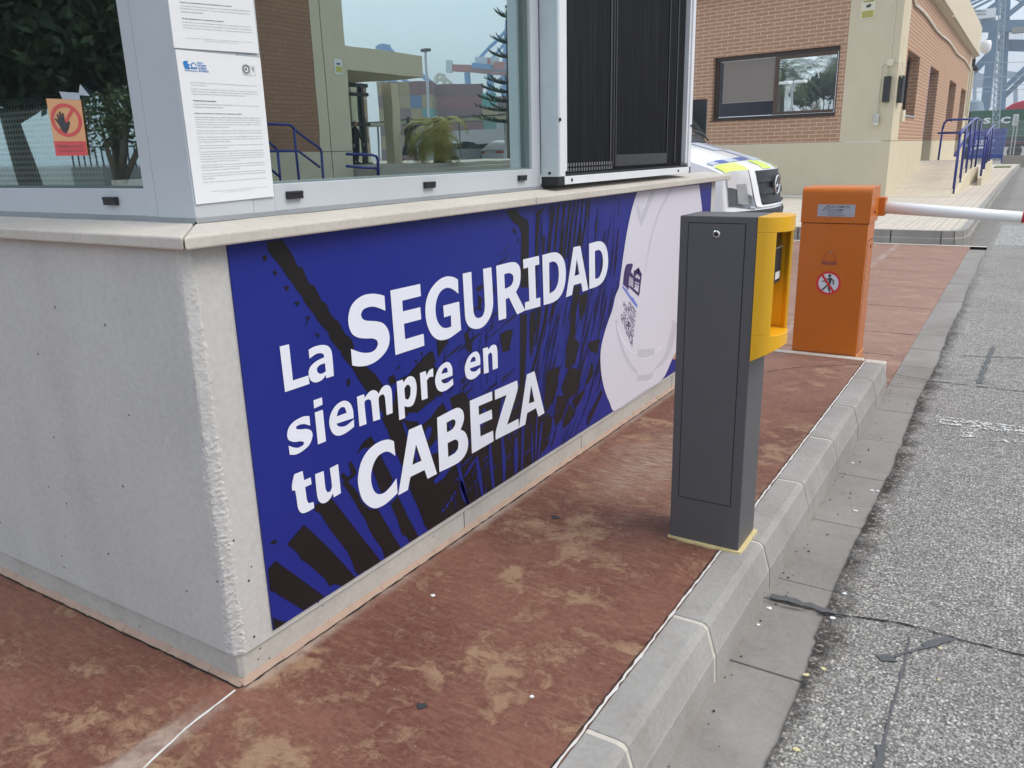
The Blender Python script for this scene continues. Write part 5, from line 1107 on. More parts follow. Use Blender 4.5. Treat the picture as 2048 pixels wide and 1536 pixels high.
# railings by the ramp
def tubes(name, label, paths, r, cat='railing', grp='blue railings beside the ramp'):
    base = paths[0]; t = thing(name, label, cat, (base[0], base[1], base[2]), grp)
    for nm, pt in paths[1]:
        mb = MB(); mb.tube(pt, r*(0.9 if nm == 'post' else 1), 8); mb.build(nm, M['navy'], t, smooth=True)
    return t
def zb_(y, T_): 
    for (a, p_), (b, q_) in zip(T_, T_[1:]):
        if a <= y <= b: return p_+(q_-p_)*(y-a)/(b-a)
    return T_[-1][1]
B1 = [(19, .02), (20.33, .03), (22.05, .223), (23.83, .40), (25.67, .434), (30, .42)]; T1 = [(19.9, 1.36), (21.4, 1.47), (23.49, 1.65), (25.46, 1.765), (27.3, 1.75)]
xr = -0.021
tubes('railing', 'long blue railing climbing the low cream wall of the ramp', ((xr, 20.33, 0.02), [('handrail', [(xr, 20.1, 1.30), (xr, 20.2, 1.38), (xr, 21.4, 1.47), (xr, 23.49, 1.65), (xr, 25.2, 1.775), (xr, 28.0, 1.765)]), ('handrail', [(xr-0.12, 21.2, 0.86), (xr-0.12, 25.0, 1.38), (xr-0.12, 27.6, 1.40)])]+[('post', [(xr, y, zb_(y, B1)-0.02), (xr, y, zz)]) for y, zz in ((20.25, 1.37), (21.95, 1.51), (23.7, 1.66), (25.6, 1.76), (27.8, 1.76))]), 0.032)
xr2 = 0.279
tubes('railing', 'short blue railing over the outer stair wall, nearer the road', ((xr2, 24.86, 0.25), [('handrail', [(xr2, 24.95, 1.24), (xr2, 25.1, 1.34), (xr2, 28.9, 1.63), (xr2-0.1, 29.6, 1.63)])]+[('post', [(xr2, y, zz-0.02), (xr2, y, 1.33+0.075*(y-25))]) for y, zz in ((25.0, .25), (26.3, .40), (27.4, .55), (29.0, .58))]), 0.032)
tubes('railing', 'blue guard rail closing the end of the ramp landing by the office door', ((-1.0, 27.3, 0.66), [('handrail', [(-0.98, 27.3, 1.55), (-0.95, 27.3, 1.72), (-0.86, 27.3, 1.80), (-0.05, 27.3, 1.80)]), ('handrail', [(-1.1, 27.3, 1.43), (-0.05, 27.3, 1.43)]), ('post', [(-1.0, 27.3, 0.62), (-0.98, 27.3, 1.56)])]), 0.032)
def low_wall(label, x0, x1, ys_, zs_):
    t = thing('low_wall', label, 'wall', ((x0+x1)/2, ys_[0], PZ)); mb = MB()
    n_ = len(ys_); v = [(x, y, z) for x in (x0, x1) for y, z in [(q_, PZ-0.03) for q_ in ys_]+[(q_, r_) for q_, r_ in zip(ys_[::-1], zs_[::-1])]]
    m_ = 2*n_; mb.add(v, [tuple(range(m_))[::-1], tuple(range(m_, 2*m_))]+[(i, (i+1) % m_, m_+(i+1) % m_, m_+i) for i in range(m_)]); mb.build('rendered_wall', M['cream'], t)
low_wall('low cream wall carrying the long blue ramp railing', -0.029, 0.06, [19.3, 20.33, 22.05, 23.83, 25.67, 28.2], [PZ+0.004, .03, .223, .40, .434, .42])
low_wall('short cream stair wall carrying the outer blue railing', 0.235, 0.325, [24.6, 25.0, 26.3, 27.4, 30.5], [.22, .25, .40, .55, .58])

# ---------------------------------------------------------------- ambulance van
VX, VY, VG = -1.10, 8.95, RZ+0.003
van = thing('ambulance_van', 'white emergency van with blue and yellow decals parked nose-out beyond the gatehouse', 'van', (VX, VY, VG))
KN = [(.16, .24, .90, .26, 0), (.03, .36, .96, .30, 0), (.0, .60, .97, .30, 0), (.035, .70, .96, .29, 0), (.10, 1.075, .945, .27, .012), (.17, 1.125, .94, .25, .03), (.34, 1.19, .93, .20, .045), (.98, 1.375, .90, .13, .05), (1.05, 1.40, .89, .13, .05), (1.80, 2.16, .80, .10, .03), (1.98, 2.30, .80, .10, .05), (2.28, 2.62, .78, .16, .07), (2.75, 2.76, .78, .05, .07), (3.3, 2.79, .78, 0, .07), (5.85, 2.79, .78, 0, .07), (6.0, 2.62, .80, 0, .05), (6.02, .38, .95, 0, 0)]
def vsurf(s, t):
    s = max(0, min(len(KN)-1.0001, s)); i = int(s); f = s-i; a, b = KN[i], KN[i+1]
    p0 = KN[max(0, i-1)]; p3 = KN[min(len(KN)-1, i+2)]
    k = [a[j]*(1-f)+b[j]*f for j in range(5)]
    e = min(1, abs(t)); u = k[0]+k[3]*e**2.4; w_ = k[2]*t*(1-0.0*e); z = k[1]-k[4]*e**2-0.035*max(0, (e-0.9)/0.1)**2
    return Vector((-u, w_, z))
def vpatch(mb, s0, s1, t0, t1, ns, ntt, off):
    """patch lifted off the body; s0..t1 may be functions for slanted edges"""
    G = []
    for i in range(ns+1):
        for j in range(ntt+1):
            a, b = i/ns, j/ntt
            ss = s0(b)*(1-a)+s1(b)*a if callable(s0) else s0+(s1-s0)*a
            tt = (t0(a)*(1-b)+t1(a)*b) if callable(t0) else t0+(t1-t0)*b
            p_ = vsurf(ss, tt); e = 0.01; n_ = (vsurf(ss+e, tt)-p_).cross(vsurf(ss, tt+e)-p_)
            if n_.length > 0: n_.normalize()
            if n_.x < 0 and abs(n_.x) > abs(n_.z): n_ = -n_
            elif n_.z < 0 and abs(n_.x) <= abs(n_.z): n_ = -n_
            G.append(p_+n_*off)
    mb.add(G, [(i*(ntt+1)+j, i*(ntt+1)+j+1, (i+1)*(ntt+1)+j+1, (i+1)*(ntt+1)+j) for i in range(ns) for j in range(ntt)])
def VB(): return MB(local=True)
NS, NTT = (len(KN)-1)*6, 28
mb = VB(); tv = [-1+2*j/NTT for j in range(NTT+1)]
ss_ = [i/6*0.99999 for i in range(NS+1)]
s_b = 2.05   # body starts above the bumper
sl_ = [s for s in ss_ if s >= 2.0]
G = [vsurf(s, t) for s in sl_ for t in tv]; nt1 = NTT+1
mb.add(G, [(i*nt1+j, i*nt1+j+1, (i+1)*nt1+j+1, (i+1)*nt1+j) for i in range(len(sl_)-1) for j in range(NTT)])
for sgn in (-1, 1):
    rows_ = []
    for s in sl_:
        p_ = vsurf(s, sgn); rows_.append(p_)
    col_ = []
    for p_ in rows_:
        zt_ = p_.z; L_ = []
        for k in range(7):
            z = zt_+(0.42-zt_)*(k/6); w_ = p_.y + sgn*( (0.985-abs(p_.y))*min(1, (k/6)**0.5*1.0) if zt_ > 0.7 else 0)
            L_.append(Vector((p_.x, w_, z)))
        col_.append(L_)
    n0 = len(mb.v); mb.add([q_ for L_ in col_ for q_ in L_], [(i*7+k, i*7+k+1, (i+1)*7+k+1, (i+1)*7+k) for i in range(len(col_)-1) for k in range(6)])
body = mb.build('body', M['vanwhite'], van, smooth=True)
es = body.modifiers.new('edges', 'EDGE_SPLIT'); es.split_angle = radians(38)
mb = VB(); sb_ = [0.0, 0.33, 0.66, 1.0, 1.33, 1.66, 2.0, 2.35]
G = [vsurf(s, t)+Vector((0.012, 0, 0)) for s in sb_ for t in tv]; mb.add(G, [(i*nt1+j, i*nt1+j+1, (i+1)*nt1+j+1, (i+1)*nt1+j) for i in range(len(sb_)-1) for j in range(NTT)])
for sgn in (-1, 1): mb.box(-1.0, -0.28, sgn*0.955-0.02, sgn*0.955+0.03, 0.30, 0.60)
bump = mb.build('bumper', M['vangrey'], van, smooth=True)
mb = VB(); vpatch(mb, 1.0, 1.55, -0.42, 0.42, 4, 10, 0.016); mb.build('air_intake', M['black'], bump, fix=False)
mb = VB(); vpatch(mb, 2.75, 3.98, lambda a: -0.46-0.10*a, lambda a: 0.46+0.10*a, 8, 14, 0.006); gril = mb.build('grille', M['black'], van, smooth=True, fix=False)
for k in range(3):
    mb = VB(); s0 = 2.90+0.36*k; vpatch(mb, s0, s0+0.17, -0.47-0.028*k, 0.47+0.028*k, 3, 14, 0.030); mb.build('grille_bar', M['vangrey'], gril, smooth=True, fix=False)
mb = VB(); vpatch(mb, 2.58, 2.75, -0.56, 0.56, 3, 14, 0.024); vpatch(mb, 2.60, 4.02, lambda a: -0.57-0.09*a, lambda a: -0.455-0.10*a, 8, 3, 0.022); vpatch(mb, 2.60, 4.02, lambda a: 0.455+0.10*a, lambda a: 0.57+0.09*a, 8, 3, 0.022); mb.build('grille_surround', M['vanwhite'], gril, smooth=True, fix=False)
sc_ = vsurf(3.52, 0)+Vector((0.052, 0, 0)); mb = VB(); mb.tube([sc_+Vector((0.30*0.103*cos(2*pi*k/32)*-0.0, 0.103*sin(2*pi*k/32), 0.103*cos(2*pi*k/32))) for k in range(33)], 0.009, 8, False)
for k in range(3):
    a = 2*pi*k/3; d_ = Vector((0, sin(a), cos(a))); n_ = Vector((0, cos(a), -sin(a))); c_ = sc_
    mb.add([c_+n_*0.021, c_+d_*0.100+n_*0.003, c_+d_*0.100-n_*0.003, c_-n_*0.021, c_+Vector((0.012, 0, 0))], [(0, 1, 4), (1, 2, 4), (2, 3, 4)])
mb.build('star_badge', M['chrome'], gril, fix=False)
mb = VB(); mb.lathe([(0.115, 0), (0.115, 0.02)], 24, (sc_.x-0.035, 0, sc_.z), axis=0); mb.build('badge_base', M['vangrey'], gril)
for sgn in (-1, 1):
    q_ = (lambda f: (lambda a: sgn*f(a)))
    mb = VB(); vpatch(mb, lambda b: 2.42+0.40*b+0.2*b*b, lambda b: 3.95-0.05*b, q_(lambda a: 0.60+0.06*a), q_(lambda a: 0.965), 10, 8, 0.010)
    hl_ = mb.build('headlight', flat('headlight_housing', (0.10, 0.115, 0.13), 0.15, var=0.25, coat=1), van, smooth=True, fix=False)
    mb = VB(); vpatch(mb, lambda b: 2.95+0.1*b, lambda b: 3.62, q_(lambda a: 0.70+0.02*a), q_(lambda a: 0.86), 6, 6, 0.017); vpatch(mb, 2.52, 2.74, sgn*0.62, sgn*0.69, 3, 3, 0.016); mb.build('lamp', M['lamp_lens'], hl_, smooth=True, fix=False)
    mb = VB(); vpatch(mb, lambda b: 3.58-0.35*(1-b), lambda b: 4.0, q_(lambda a: 0.63), q_(lambda a: 0.97), 5, 8, 0.014); mb.build('indicator', flat('clear_lens', (0.62, 0.62, 0.63), 0.12, coat=1), hl_, smooth=True, fix=False)
mb = VB(); vpatch(mb, 8.12, 8.98, -0.93, 0.93, 10, 18, 0.006); ws = mb.build('windscreen', M['vanglass'], van, smooth=True, fix=False)
mb = VB(); vpatch(mb, 7.70, 8.12, -0.93, 0.93, 3, 18, 0.012); mb.build('cowl', M['black'], van, smooth=True, fix=False)
mb = VB()
for sgn in (-1, 1): mb.tube([vsurf(8.05, 0.86*sgn)+Vector((0.04, 0, 0.02)), vsurf(8.1, 0.5*sgn)+Vector((0.05, 0, 0.035)), vsurf(8.16, 0.02+0.05*sgn)+Vector((0.05, 0, 0.03))], 0.012, 6)
mb.build('wiper', M['black'], van)
mb = VB(); vpatch(mb, lambda b: 6.95-0.06*b, lambda b: 7.38, lambda a: -0.86, lambda a: -0.52, 3, 4, 0.007); vpatch(mb, 6.95, 7.38, 0.52, 0.86, 3, 4, 0.007); mb.build('bonnet_vent', M['vangrey'], van, smooth=True, fix=False)
# bonnet decals
mb = VB()
for t0, t1 in ((-0.97, -0.62), (-0.30, 0.02), (0.34, 0.62)): vpatch(mb, 4.15, lambda b: 0, t0, t1, 1, 1, 0.0) if False else vpatch(mb, 4.12, 5.75, t0, t1, 8, 6, 0.006)
mb.build('yellow_decal', M['neon'], van, smooth=True, fix=False)
mb = VB()
for t0, t1 in ((-0.86, -0.70), (-0.48, -0.20)): vpatch(mb, 5.9, 6.12, t0, t1, 3, 4, 0.007)
mb.build('blue_decal', M['vanblue'], van, smooth=True, fix=False)
mb = VB()
for t0, t1 in ((-0.96, -0.862), (-0.698, -0.482)): vpatch(mb, 5.9, 6.12, t0, t1, 3, 4, 0.007)
vpatch(mb, lambda b: 5.6+0.4*b, lambda b: 6.55, lambda a: -0.18+0.15*a, lambda a: 0.55-0.1*a, 6, 8, 0.0065); vpatch(mb, 6.55, 7.5, -0.30, 0.02, 5, 5, 0.0065); vpatch(mb, 6.56, 7.4, 0.25, 0.42, 5, 4, 0.0065); mb.build('grey_decal', M['vansilver'], van, smooth=True, fix=False)
for sgn in (-1, 1):
    mb = VB(); mb.box(-1.75, -1.25, sgn*0.99-0.012, sgn*0.99+0.012, 1.45, 1.95); mb.prism([(-1.22, 1.42), (-1.78, 1.42), (-1.78, 2.05), (-1.70, 2.05)], 1, sgn*0.985-0.012, sgn*0.985+0.012) if False else None
    mb.build('side_window', M['carglass'], van)
    for xw in (-1.05, -4.75):
        mb = VB(); mb.lathe([(0.20, -0.11), (0.32, -0.11), (0.345, -0.07), (0.345, 0.07), (0.32, 0.11), (0.20, 0.11)], 28, (xw, sgn*0.90, 0.345), axis=1); wh = mb.build('wheel', M['rubber'], van, smooth=False)
        mb = VB(); mb.lathe([(0.02, sgn*0.06), (0.19, sgn*0.085), (0.205, sgn*0.112)], 20, (xw, sgn*0.90, 0.345), axis=1); mb.build('rim', M['steel'], wh)
    mb = VB(); mb.box(-1.62, -1.50, sgn*1.07-0.09, sgn*1.07+0.09, 1.52, 1.80); mb.box(-1.58, -1.53, min(sgn*0.95, sgn*0.979), max(sgn*0.95, sgn*0.979), 1.55, 1.6); mb.build('mirror', M['vangrey'], van, bevel=0.03)
# light bar, lettering and work lamp on the roof side towards the office
mb = VB(); mb._ell((-3.1, 0.0, 2.86), (0.42, 0.62, 0.12), 24, 10); mb.build('beacon_bar', M['beacon'], van, smooth=True)
sw = 0.9855
vs, fs = text2d('EMERGENCIAS', 0.03, 0.12); x1 = max(v.x for v in vs); mb = VB()
TXX, TXW, TXZ, TXH = -2.95, 1.75, 2.33, 0.30
mb.add([(TXX-v.x/x1*TXW, 0.8385+(2.69-(TXZ+v.y*TXH/0.7))*0.0, TXZ+v.y*TXH/0.7) for v in vs], fs)
vtxt = mb.build('side_lettering', M['inkred'], van, fix=False)
mb = VB(); mb.box(-4.9, -2.45, 0.60, 0.836, 2.20, 2.70); mb.build('letter_board', M['vanwhite'], van, bevel=0.05)
mb = VB(); mb.box(-2.84, -2.55, 0.8362, 0.86, 2.38, 2.58); wkl = mb.build('work_lamp', M['white'], van, bevel=0.01)
mb = VB(); mb.box(-2.82, -2.57, 0.8602, 0.865, 2.40, 2.56); mb.build('lens', flat('lamp_glass_olive', (0.25, 0.24, 0.13), 0.15), wkl)

# ---------------------------------------------------------------- yard beyond: skip, fence, container truck, mast, cranes
skip = thing('waste_container', 'blue steel waste container with white lettering behind the ramp railings', 'skip', (-0.8, 52.4, PZ))
mb = MB(); mb.prism([(-1.66, 0.25), (0.02, 0.25), (0.06, 1.78), (-1.64, 1.78)], 1, 51.66, 53.3); sbx = mb.build('body', M['skipblue'], skip, bevel=0.02)
mb = MB()
for i in range(6): mb.box(-0.25, 0.03, 51.62, 51.655, 0.35+0.2*i, 0.42+0.2*i)
mb.box(-1.7, 0.1, 51.58, 51.659, 1.70, 1.80); mb.box(0.0, 0.07, 51.60, 51.6585, 0.0, 1.699); mb.box(-1.68, -1.61, 51.60, 51.6585, 0.0, 1.699); mb.build('rib', M['skipblue'], skip)
mb = MB(); text_quad(mb, 'XES·T', (-1.35, 51.645, 1.22), (-0.42, 51.645, 1.22), (-0.42, 51.645, 0.98), (-1.35, 51.645, 0.98), 0.03)
mb.prism([(-1.5, .70), (-1.0, .78), (-0.5, .72), (-0.45, .82), (-1.0, .9), (-1.48, .84)], 1, 51.64, 51.65); mb.build('lettering', M['white'], skip, fix=False)
fen = thing('mesh_fence', 'grey wire mesh fence on a low wall in front of the green container', 'fence', (1.5, 50.3, 0))
mb = MB(); mb.box(-1.4, 0.05, 50.0, 50.5, PZ-0.1, 0.42) if False else mb.box(0.10, 12, 50.0, 50.5, PZ-0.2, 0.42); mb.build('base_wall', concrete('brown_wall', (0.36, 0.31, 0.26), (0.28, 0.24, 0.2)), fen)
mb = MB(); wire = M['steel']
x = -1.5
while x < 7: mb.box(x-0.004, x+0.004, 50.30, 50.308, 0.5, 2.15); x += 0.055
for z in (0.52, 0.8, 1.1, 1.4, 1.7, 2.12): mb.box(-1.5, 7, 50.296, 50.3005, z-0.006, z+0.006)
mb.build('mesh', flat('galvanised_wire', (0.40, 0.41, 0.40), 0.5), fen, fix=False)
mb = MB()
for x in (0.41, 0.56, 2.6, 4.6): mb.box(x-0.025, x+0.025, 50.28, 50.33, 0.42, 2.2)
for a in (0.44, 0.585): mb.box(a, a+0.03, 50.28, 50.33, 2.1, 2.16)
mb.build('post', flat('galvanised_post', (0.45, 0.46, 0.45), 0.5), fen)
gc = thing('container_trailer', 'dark green shipping container with white letters S and C behind the fence', 'container', (2.8, 71, RZ))
mb = MB(); mb.box(-3.55, 8.6, 70.0, 72.44, 1.40, 3.32); gbx = mb.build('container', corrugated('green_corrugated', (0.022, 0.105, 0.05)), gc, bevel=0.02)
mb = MB(); text_quad(mb, 'S', (-1.96, 69.97, 2.81), (-1.46, 69.97, 2.81), (-1.46, 69.97, 2.39), (-1.96, 69.97, 2.39), 0.05); text_quad(mb, 'C', (-0.86, 69.97, 2.83), (-0.24, 69.97, 2.83), (-0.24, 69.97, 2.37), (-0.86, 69.97, 2.37), 0.05)
mb.box(-0.09, 0.25, 69.96, 69.985, 2.2, 2.97); mb.build('lettering', M['white'], gbx, fix=False)
mb = MB()
for i in range(9): mb.box(-0.03, 0.19, 69.95, 69.9595, 2.28+0.07*i, 2.31+0.07*i)
mb.build('plate_text', M['ink'], gbx)
mb = MB(); mb.box(-3.4, 8.4, 70.3, 72.1, 1.0, 1.39); mb.build('chassis', M['vangrey'], gc)
for xw in (-2.6, -1.3, 7.2):
    for yw in (70.25, 72.15):
        mb = MB(); mb.lathe([(0.25, -0.14), (0.5, -0.14), (0.5, 0.14), (0.25, 0.14)], 20, (xw, yw, 0.34), axis=1); mb.build('wheel', M['rubber'], gc)
cab = thing('lorry', 'red lorry cab showing above the green container', 'lorry', (0.8, 75, RZ))
mb = MB(); mb.prism([(-0.8, 0.9), (-0.8, 3.55), (-0.35, 3.86), (0.35, 4.06), (1.5, 4.08), (1.5, 0.9)], 1, 74.0, 76.4); mb.build('cab', M['redpaint'], cab, bevel=0.08)
mb = MB(); mb.box(-0.83, -0.79, 74.2, 76.2, 2.3, 3.2); mb.build('windscreen', M['carglass'], cab)
mb = MB(); mb.box(-0.6, 5.5, 74.3, 76.1, 0.7, 0.895); mb.build('chassis', M['vangrey'], cab)
for xw in (0.2, 4.6):
    for yw in (74.2, 76.2):
        mb = MB(); mb.lathe([(0.25, -0.14), (0.5, -0.14), (0.5, 0.14), (0.25, 0.14)], 20, (xw, yw, 0.34), axis=1); mb.build('wheel', M['rubber'], cab)

def beam(mb, a, b, w_, h_=None):
    a, b = Vector(a), Vector(b); d_ = (b-a).normalized(); h_ = h_ or w_
    s_ = d_.cross(Vector((0, 0, 1)) if abs(d_.z) < 0.95 else Vector((1, 0, 0))).normalized()*w_/2; t_ = s_.cross(d_).normalized()*h_/2
    v = [p_+i*s_+j*t_ for p_ in (a, b) for i, j in ((-1, -1), (1, -1), (1, 1), (-1, 1))]
    mb.add(v, [(3, 2, 1, 0), (4, 5, 6, 7), (0, 1, 5, 4), (1, 2, 6, 5), (2, 3, 7, 6), (3, 0, 4, 7)])
def zp(x, y): return (1940+x/6.148, y/6.144)
def lattice(mb, base, top, w0, w1, n_, r):
    B_, T_ = Vector(base), Vector(top)
    def cor(f, k): w_ = w0+(w1-w0)*f; return B_.lerp(T_, f)+Vector((w_/2*(1 if k in (1, 2) else -1), w_/2*(1 if k > 1 else -1), 0))
    for k in range(4):
        beam(mb, cor(0, k), cor(1, k), r*1.4)
        for i in range(n_): a, b = i/n_, (i+1)/n_; beam(mb, cor(a, k), cor(b, (k+1) % 4) if i % 2 else cor(b, (k+1) % 4), r); beam(mb, cor(b, k), cor(b, (k+1) % 4), r)
mast = thing('lattice_mast', 'tall grey lattice mast rising in front of the blue crane', 'mast', tuple(on(1, 66, *zp(320, 1530)).xy)+(RZ,))
pb_ = on(1, 66, *zp(318, 1530)); pt_b = on(1, 66, *zp(398, 60)); dz = (pt_b.z-pb_.z); dx = (pt_b.x-pb_.x)/dz
mb = MB(); lattice(mb, (pb_.x-dx*(pb_.z-RZ), 66, RZ), (pt_b.x+dx*3, 66, pt_b.z+3), 0.42, 0.34, 30, 0.045); mb.build('lattice', M['cranelight'], mast)
CY = 165
cr_ = thing('gantry_crane', 'blue-grey port gantry crane with a white machine house beyond the yard', 'crane', (-5.5, CY, RZ))
def C3(x, y, d_=0): q_ = on(1, CY, *zp(x, y)); return Vector((q_.x, CY+d_, q_.z))
def ext(a, b, k): return a+(b-a)*k
mb = MB(); 
l0, l1 = C3(182, 1340), C3(285, 380); beam(mb, ext(l1, l0, 1.6), l1, 1.05, 1.3); l2, l3 = C3(375, 1330), C3(408, 380); beam(mb, ext(l3, l2, 1.6), C3(440, -30, 2), 1.25, 1.3); mb.build('leg', M['cranegrey'], cr_)
mb = MB(); beam(mb, C3(120, 325), C3(900, 318), 1.6, 1.75); mb.build('portal_beam', M['cranegrey'], cr_)
mb = MB(); beam(mb, C3(180, 530, 3), C3(900, 545, 3), 1.4, 1.75); mb.build('portal_beam', M['cranegrey'], cr_)
mb = MB(); beam(mb, C3(-60, 980, 1), C3(260, 640, 1), 1.1); beam(mb, C3(900, 620, 1), C3(390, 1110, 1), 0.75); beam(mb, C3(900, 720, 2), C3(380, 1215, 2), 0.75); beam(mb, C3(-100, 900, 6), C3(190, 700, 6), 0.8); mb.build('brace', M['cranegrey'], cr_)
mb = MB(); beam(mb, C3(430, 215), C3(720, -20), 0.75); beam(mb, C3(200, 110, 2), C3(420, -60, 2), 0.6); beam(mb, C3(-40, 40), C3(200, -70), 0.35); beam(mb, C3(-20, 80), C3(300, -80), 0.35); beam(mb, C3(20, 120), C3(330, -40), 0.35); beam(mb, C3(310, 180), C3(330, -60), 0.4); beam(mb, C3(470, 180), C3(475, -60), 0.4); beam(mb, C3(350, 190), C3(360, -60), 0.5)
for k in range(6): beam(mb, C3(470+30*k, -20), C3(900, 40+70*k), 0.09)
mb.build('stay', M['cranegrey'], cr_)
mb = MB(); p0 = C3(20, 265); p1_ = C3(325, 110); mb.box(p0.x, p1_.x, CY-1.6, CY+2, p0.z+0.15, p1_.z); mh = mb.build('machine_house', flat('crane_white', (0.72, 0.74, 0.75), 0.6), cr_)
mb = MB()
for body_, y0, y1 in (('TERMINAL', 140, 172), ('VALENCIA', 178, 212)):
    a = C3(40 if body_[0] == 'T' else 45, y0, -1.65); b = C3(208, y0, -1.65); c_ = C3(208, y1-8, -1.65); d_ = C3(40 if body_[0] == 'T' else 45, y1-8, -1.65); text_quad(mb, body_, a, b, c_, d_, 0.02)
mb.build('lettering', M['ink'], mh, fix=False)
mb = MB(); beam(mb, C3(330, 1330), C3(400, 280), 0.16); beam(mb, C3(245, 1330), C3(330, 560), 0.16)
for k in range(14): beam(mb, C3(330+5*k, 1330-75*k), C3(250+9*k if k < 9 else 330, 1290-75*k), 0.10)
for k in range(9): beam(mb, C3(470+22*k, 400), C3(470+22*k, 490), 0.05)
beam(mb, C3(470, 400), C3(670, 395), 0.07); mb.build('stairway', M['cranelight'], cr_)
mb = MB(); tq = C3(600, 380, -2); mb.box(tq.x-0.9, tq.x+1.0, CY-3, CY-1, tq.z-0.5, tq.z+0.3); mb.build('trolley', flat('trolley_grey', (0.25, 0.25, 0.2), 0.6), cr_)
fcr = thing('gantry_crane', 'pale hazy crane bridges farther off between the legs of the blue crane', 'crane', (-20, 420, RZ))
def F3(x, y): q_ = on(1, 420, *zp(x, y)); return q_
mb = MB()
for a, b, w_ in (((-60, 940), (700, 930), 2.0), ((-60, 1005), (180, 1000), 1.8), ((-60, 1050), (180, 1048), 1.6), ((360, 870), (580, 900), 0.8), ((380, 860), (480, 920), 0.6), ((60, 880), (160, 925), 0.6), ((60, 940), (52, 1500), 1.4), ((560, 930), (560, 1500), 1.6)): beam(mb, F3(*a), F3(*b), w_)
mb.build('bridge', M['cranegrey'], fcr)
tnk = thing('storage_dome', 'grey blue round-topped tank behind the container beside the crane leg', 'tank', tuple(on(1, 100, 1957, 222).xy)+(RZ,))
q_ = on(1, 100, 1955, 200); q2_ = on(1, 100, 1955, 222); mb = MB(); mb.lathe([(1.35, RZ), (1.35, q2_.z-0.4), (1.2, q2_.z), (0.9, q_.z-0.2), (0.5, q_.z), (0.05, q_.z+0.05)], 24, (q_.x-0.4, 100, 0)); mb.build('shell', flat('tank_grey', (0.16, 0.22, 0.27), 0.6), tnk)
wr = thing('overhead_line', 'thin overhead wires crossing before the crane', 'wire', tuple(on(1, 90, 1965, 165)))
mb = MB()
for a, b in (((1930, 178), (2060, 168)), ((1930, 186), (2060, 178)), ((1960, 125), (2060, 124)), ((1950, 155), (2060, 152))): mb.tube([on(1, 90, *a), on(1, 90, *b)], 0.025, 4)
mb.build('wire', M['crane_wire'] if 'crane_wire' in M else M['cranelight'], wr)

# ---------------------------------------------------------------- plants
def leaf_cloud(mb, centers, n_, size, rn_, flat_=0.0, aspect=0.45):
    for i in range(n_):
        c_, r_ = rn_.choice(centers); d_ = Vector((rn_.gauss(0, 1), rn_.gauss(0, 1), rn_.gauss(0, 1))).normalized()*(rn_.random()**0.45)
        p_ = Vector(c_)+Vector((d_.x*r_[0], d_.y*r_[1], d_.z*r_[2]))
        a = Vector((rn_.gauss(0, 1), rn_.gauss(0, 1), rn_.gauss(0, 1)-flat_)).normalized(); b = a.cross(Vector((rn_.gauss(0, 1), rn_.gauss(0, 1), rn_.gauss(0, 1)))).normalized()
        s_ = size*rn_.uniform(0.6, 1.4); mb.add([p_-a*s_*0.5, p_+b*s_*aspect*0.5, p_+a*s_*0.5, p_-b*s_*aspect*0.5], [(0, 1, 2, 3)])
def tree(name, label, base, h, centers, n_, size, mat, seed, group='trees reflected in the windows', r=0.16, cat='tree'):
    rn_ = random.Random(seed); t = thing(name, label, cat, base, group)
    mb = MB(); B_ = Vector(base); top = B_+Vector((rn_.uniform(-.2, .2), rn_.uniform(-.2, .2), h*0.55)); mb.tube([B_-Vector((0, 0, .2)), B_.lerp(top, 0.5)+Vector((.05, .03, 0)), top], [r, r*0.8, r*0.6], 8)
    for c_, r_ in centers[:7]: mid = top.lerp(Vector(c_), 0.5)+Vector((rn_.uniform(-.2, .2), rn_.uniform(-.2, .2), -.1)); mb.tube([top-Vector((0, 0, .15)), mid, Vector(c_)], [r*0.45, r*0.3, r*0.1], 6)
    mb.build('trunk', M['bark'], t, smooth=True)
    mb = MB(); leaf_cloud(mb, centers, n_, size, rn_); mb.build('crown', mat, t, fix=False); return t
def palm(label, base, h, nf, L_, mat, seed, group='palms behind the camera, reflected in the office window', r=0.2, droop=0.9):
    rn_ = random.Random(seed); t = thing('palm_tree', label, 'palm', base, group); B_ = Vector(base); T_ = B_+Vector((0, 0, h))
    mb = MB(); mb.tube([B_-Vector((0, 0, .1))]+[B_.lerp(T_, i/6)+Vector((rn_.uniform(-.02, .02), 0, 0)) for i in range(1, 7)], [r*1.2]+[r*(1+0.08*(-1)**i) for i in range(6)], 10); mb.build('trunk', M['bark'], t)
    mb = MB()
    for i in range(nf):
        az = rn_.uniform(0, 2*pi); el = rn_.uniform(-0.3, 1.35); pts_ = []; p_ = T_.copy(); e_ = el; seg_ = L_/8
        for k in range(9): pts_.append(p_.copy()); p_ = p_+Vector((cos(az)*cos(e_), sin(az)*cos(e_), sin(e_)))*seg_; e_ -= droop*0.28*rn_.uniform(0.8, 1.2)
        for k in range(8):
            a, b = pts_[k], pts_[k+1]; d_ = (b-a).normalized(); s_ = d_.cross(Vector((0, 0, 1)));
            if s_.length < 0.05: s_ = Vector((1, 0, 0))
            s_.normalize(); ll = L_*0.22*sin(pi*min(1, (k+1.2)/9))+0.05
            for m_ in range(3):
                q_ = a.lerp(b, (m_+0.5)/3)
                for sg_ in (-1, 1):
                    tip = q_+s_*sg_*ll+d_*ll*0.55-Vector((0, 0, ll*0.35)); mb.add([q_-d_*0.02, q_+d_*0.03, tip], [(0, 1, 2)])
    mb.build('crown', mat, t, fix=False); return t
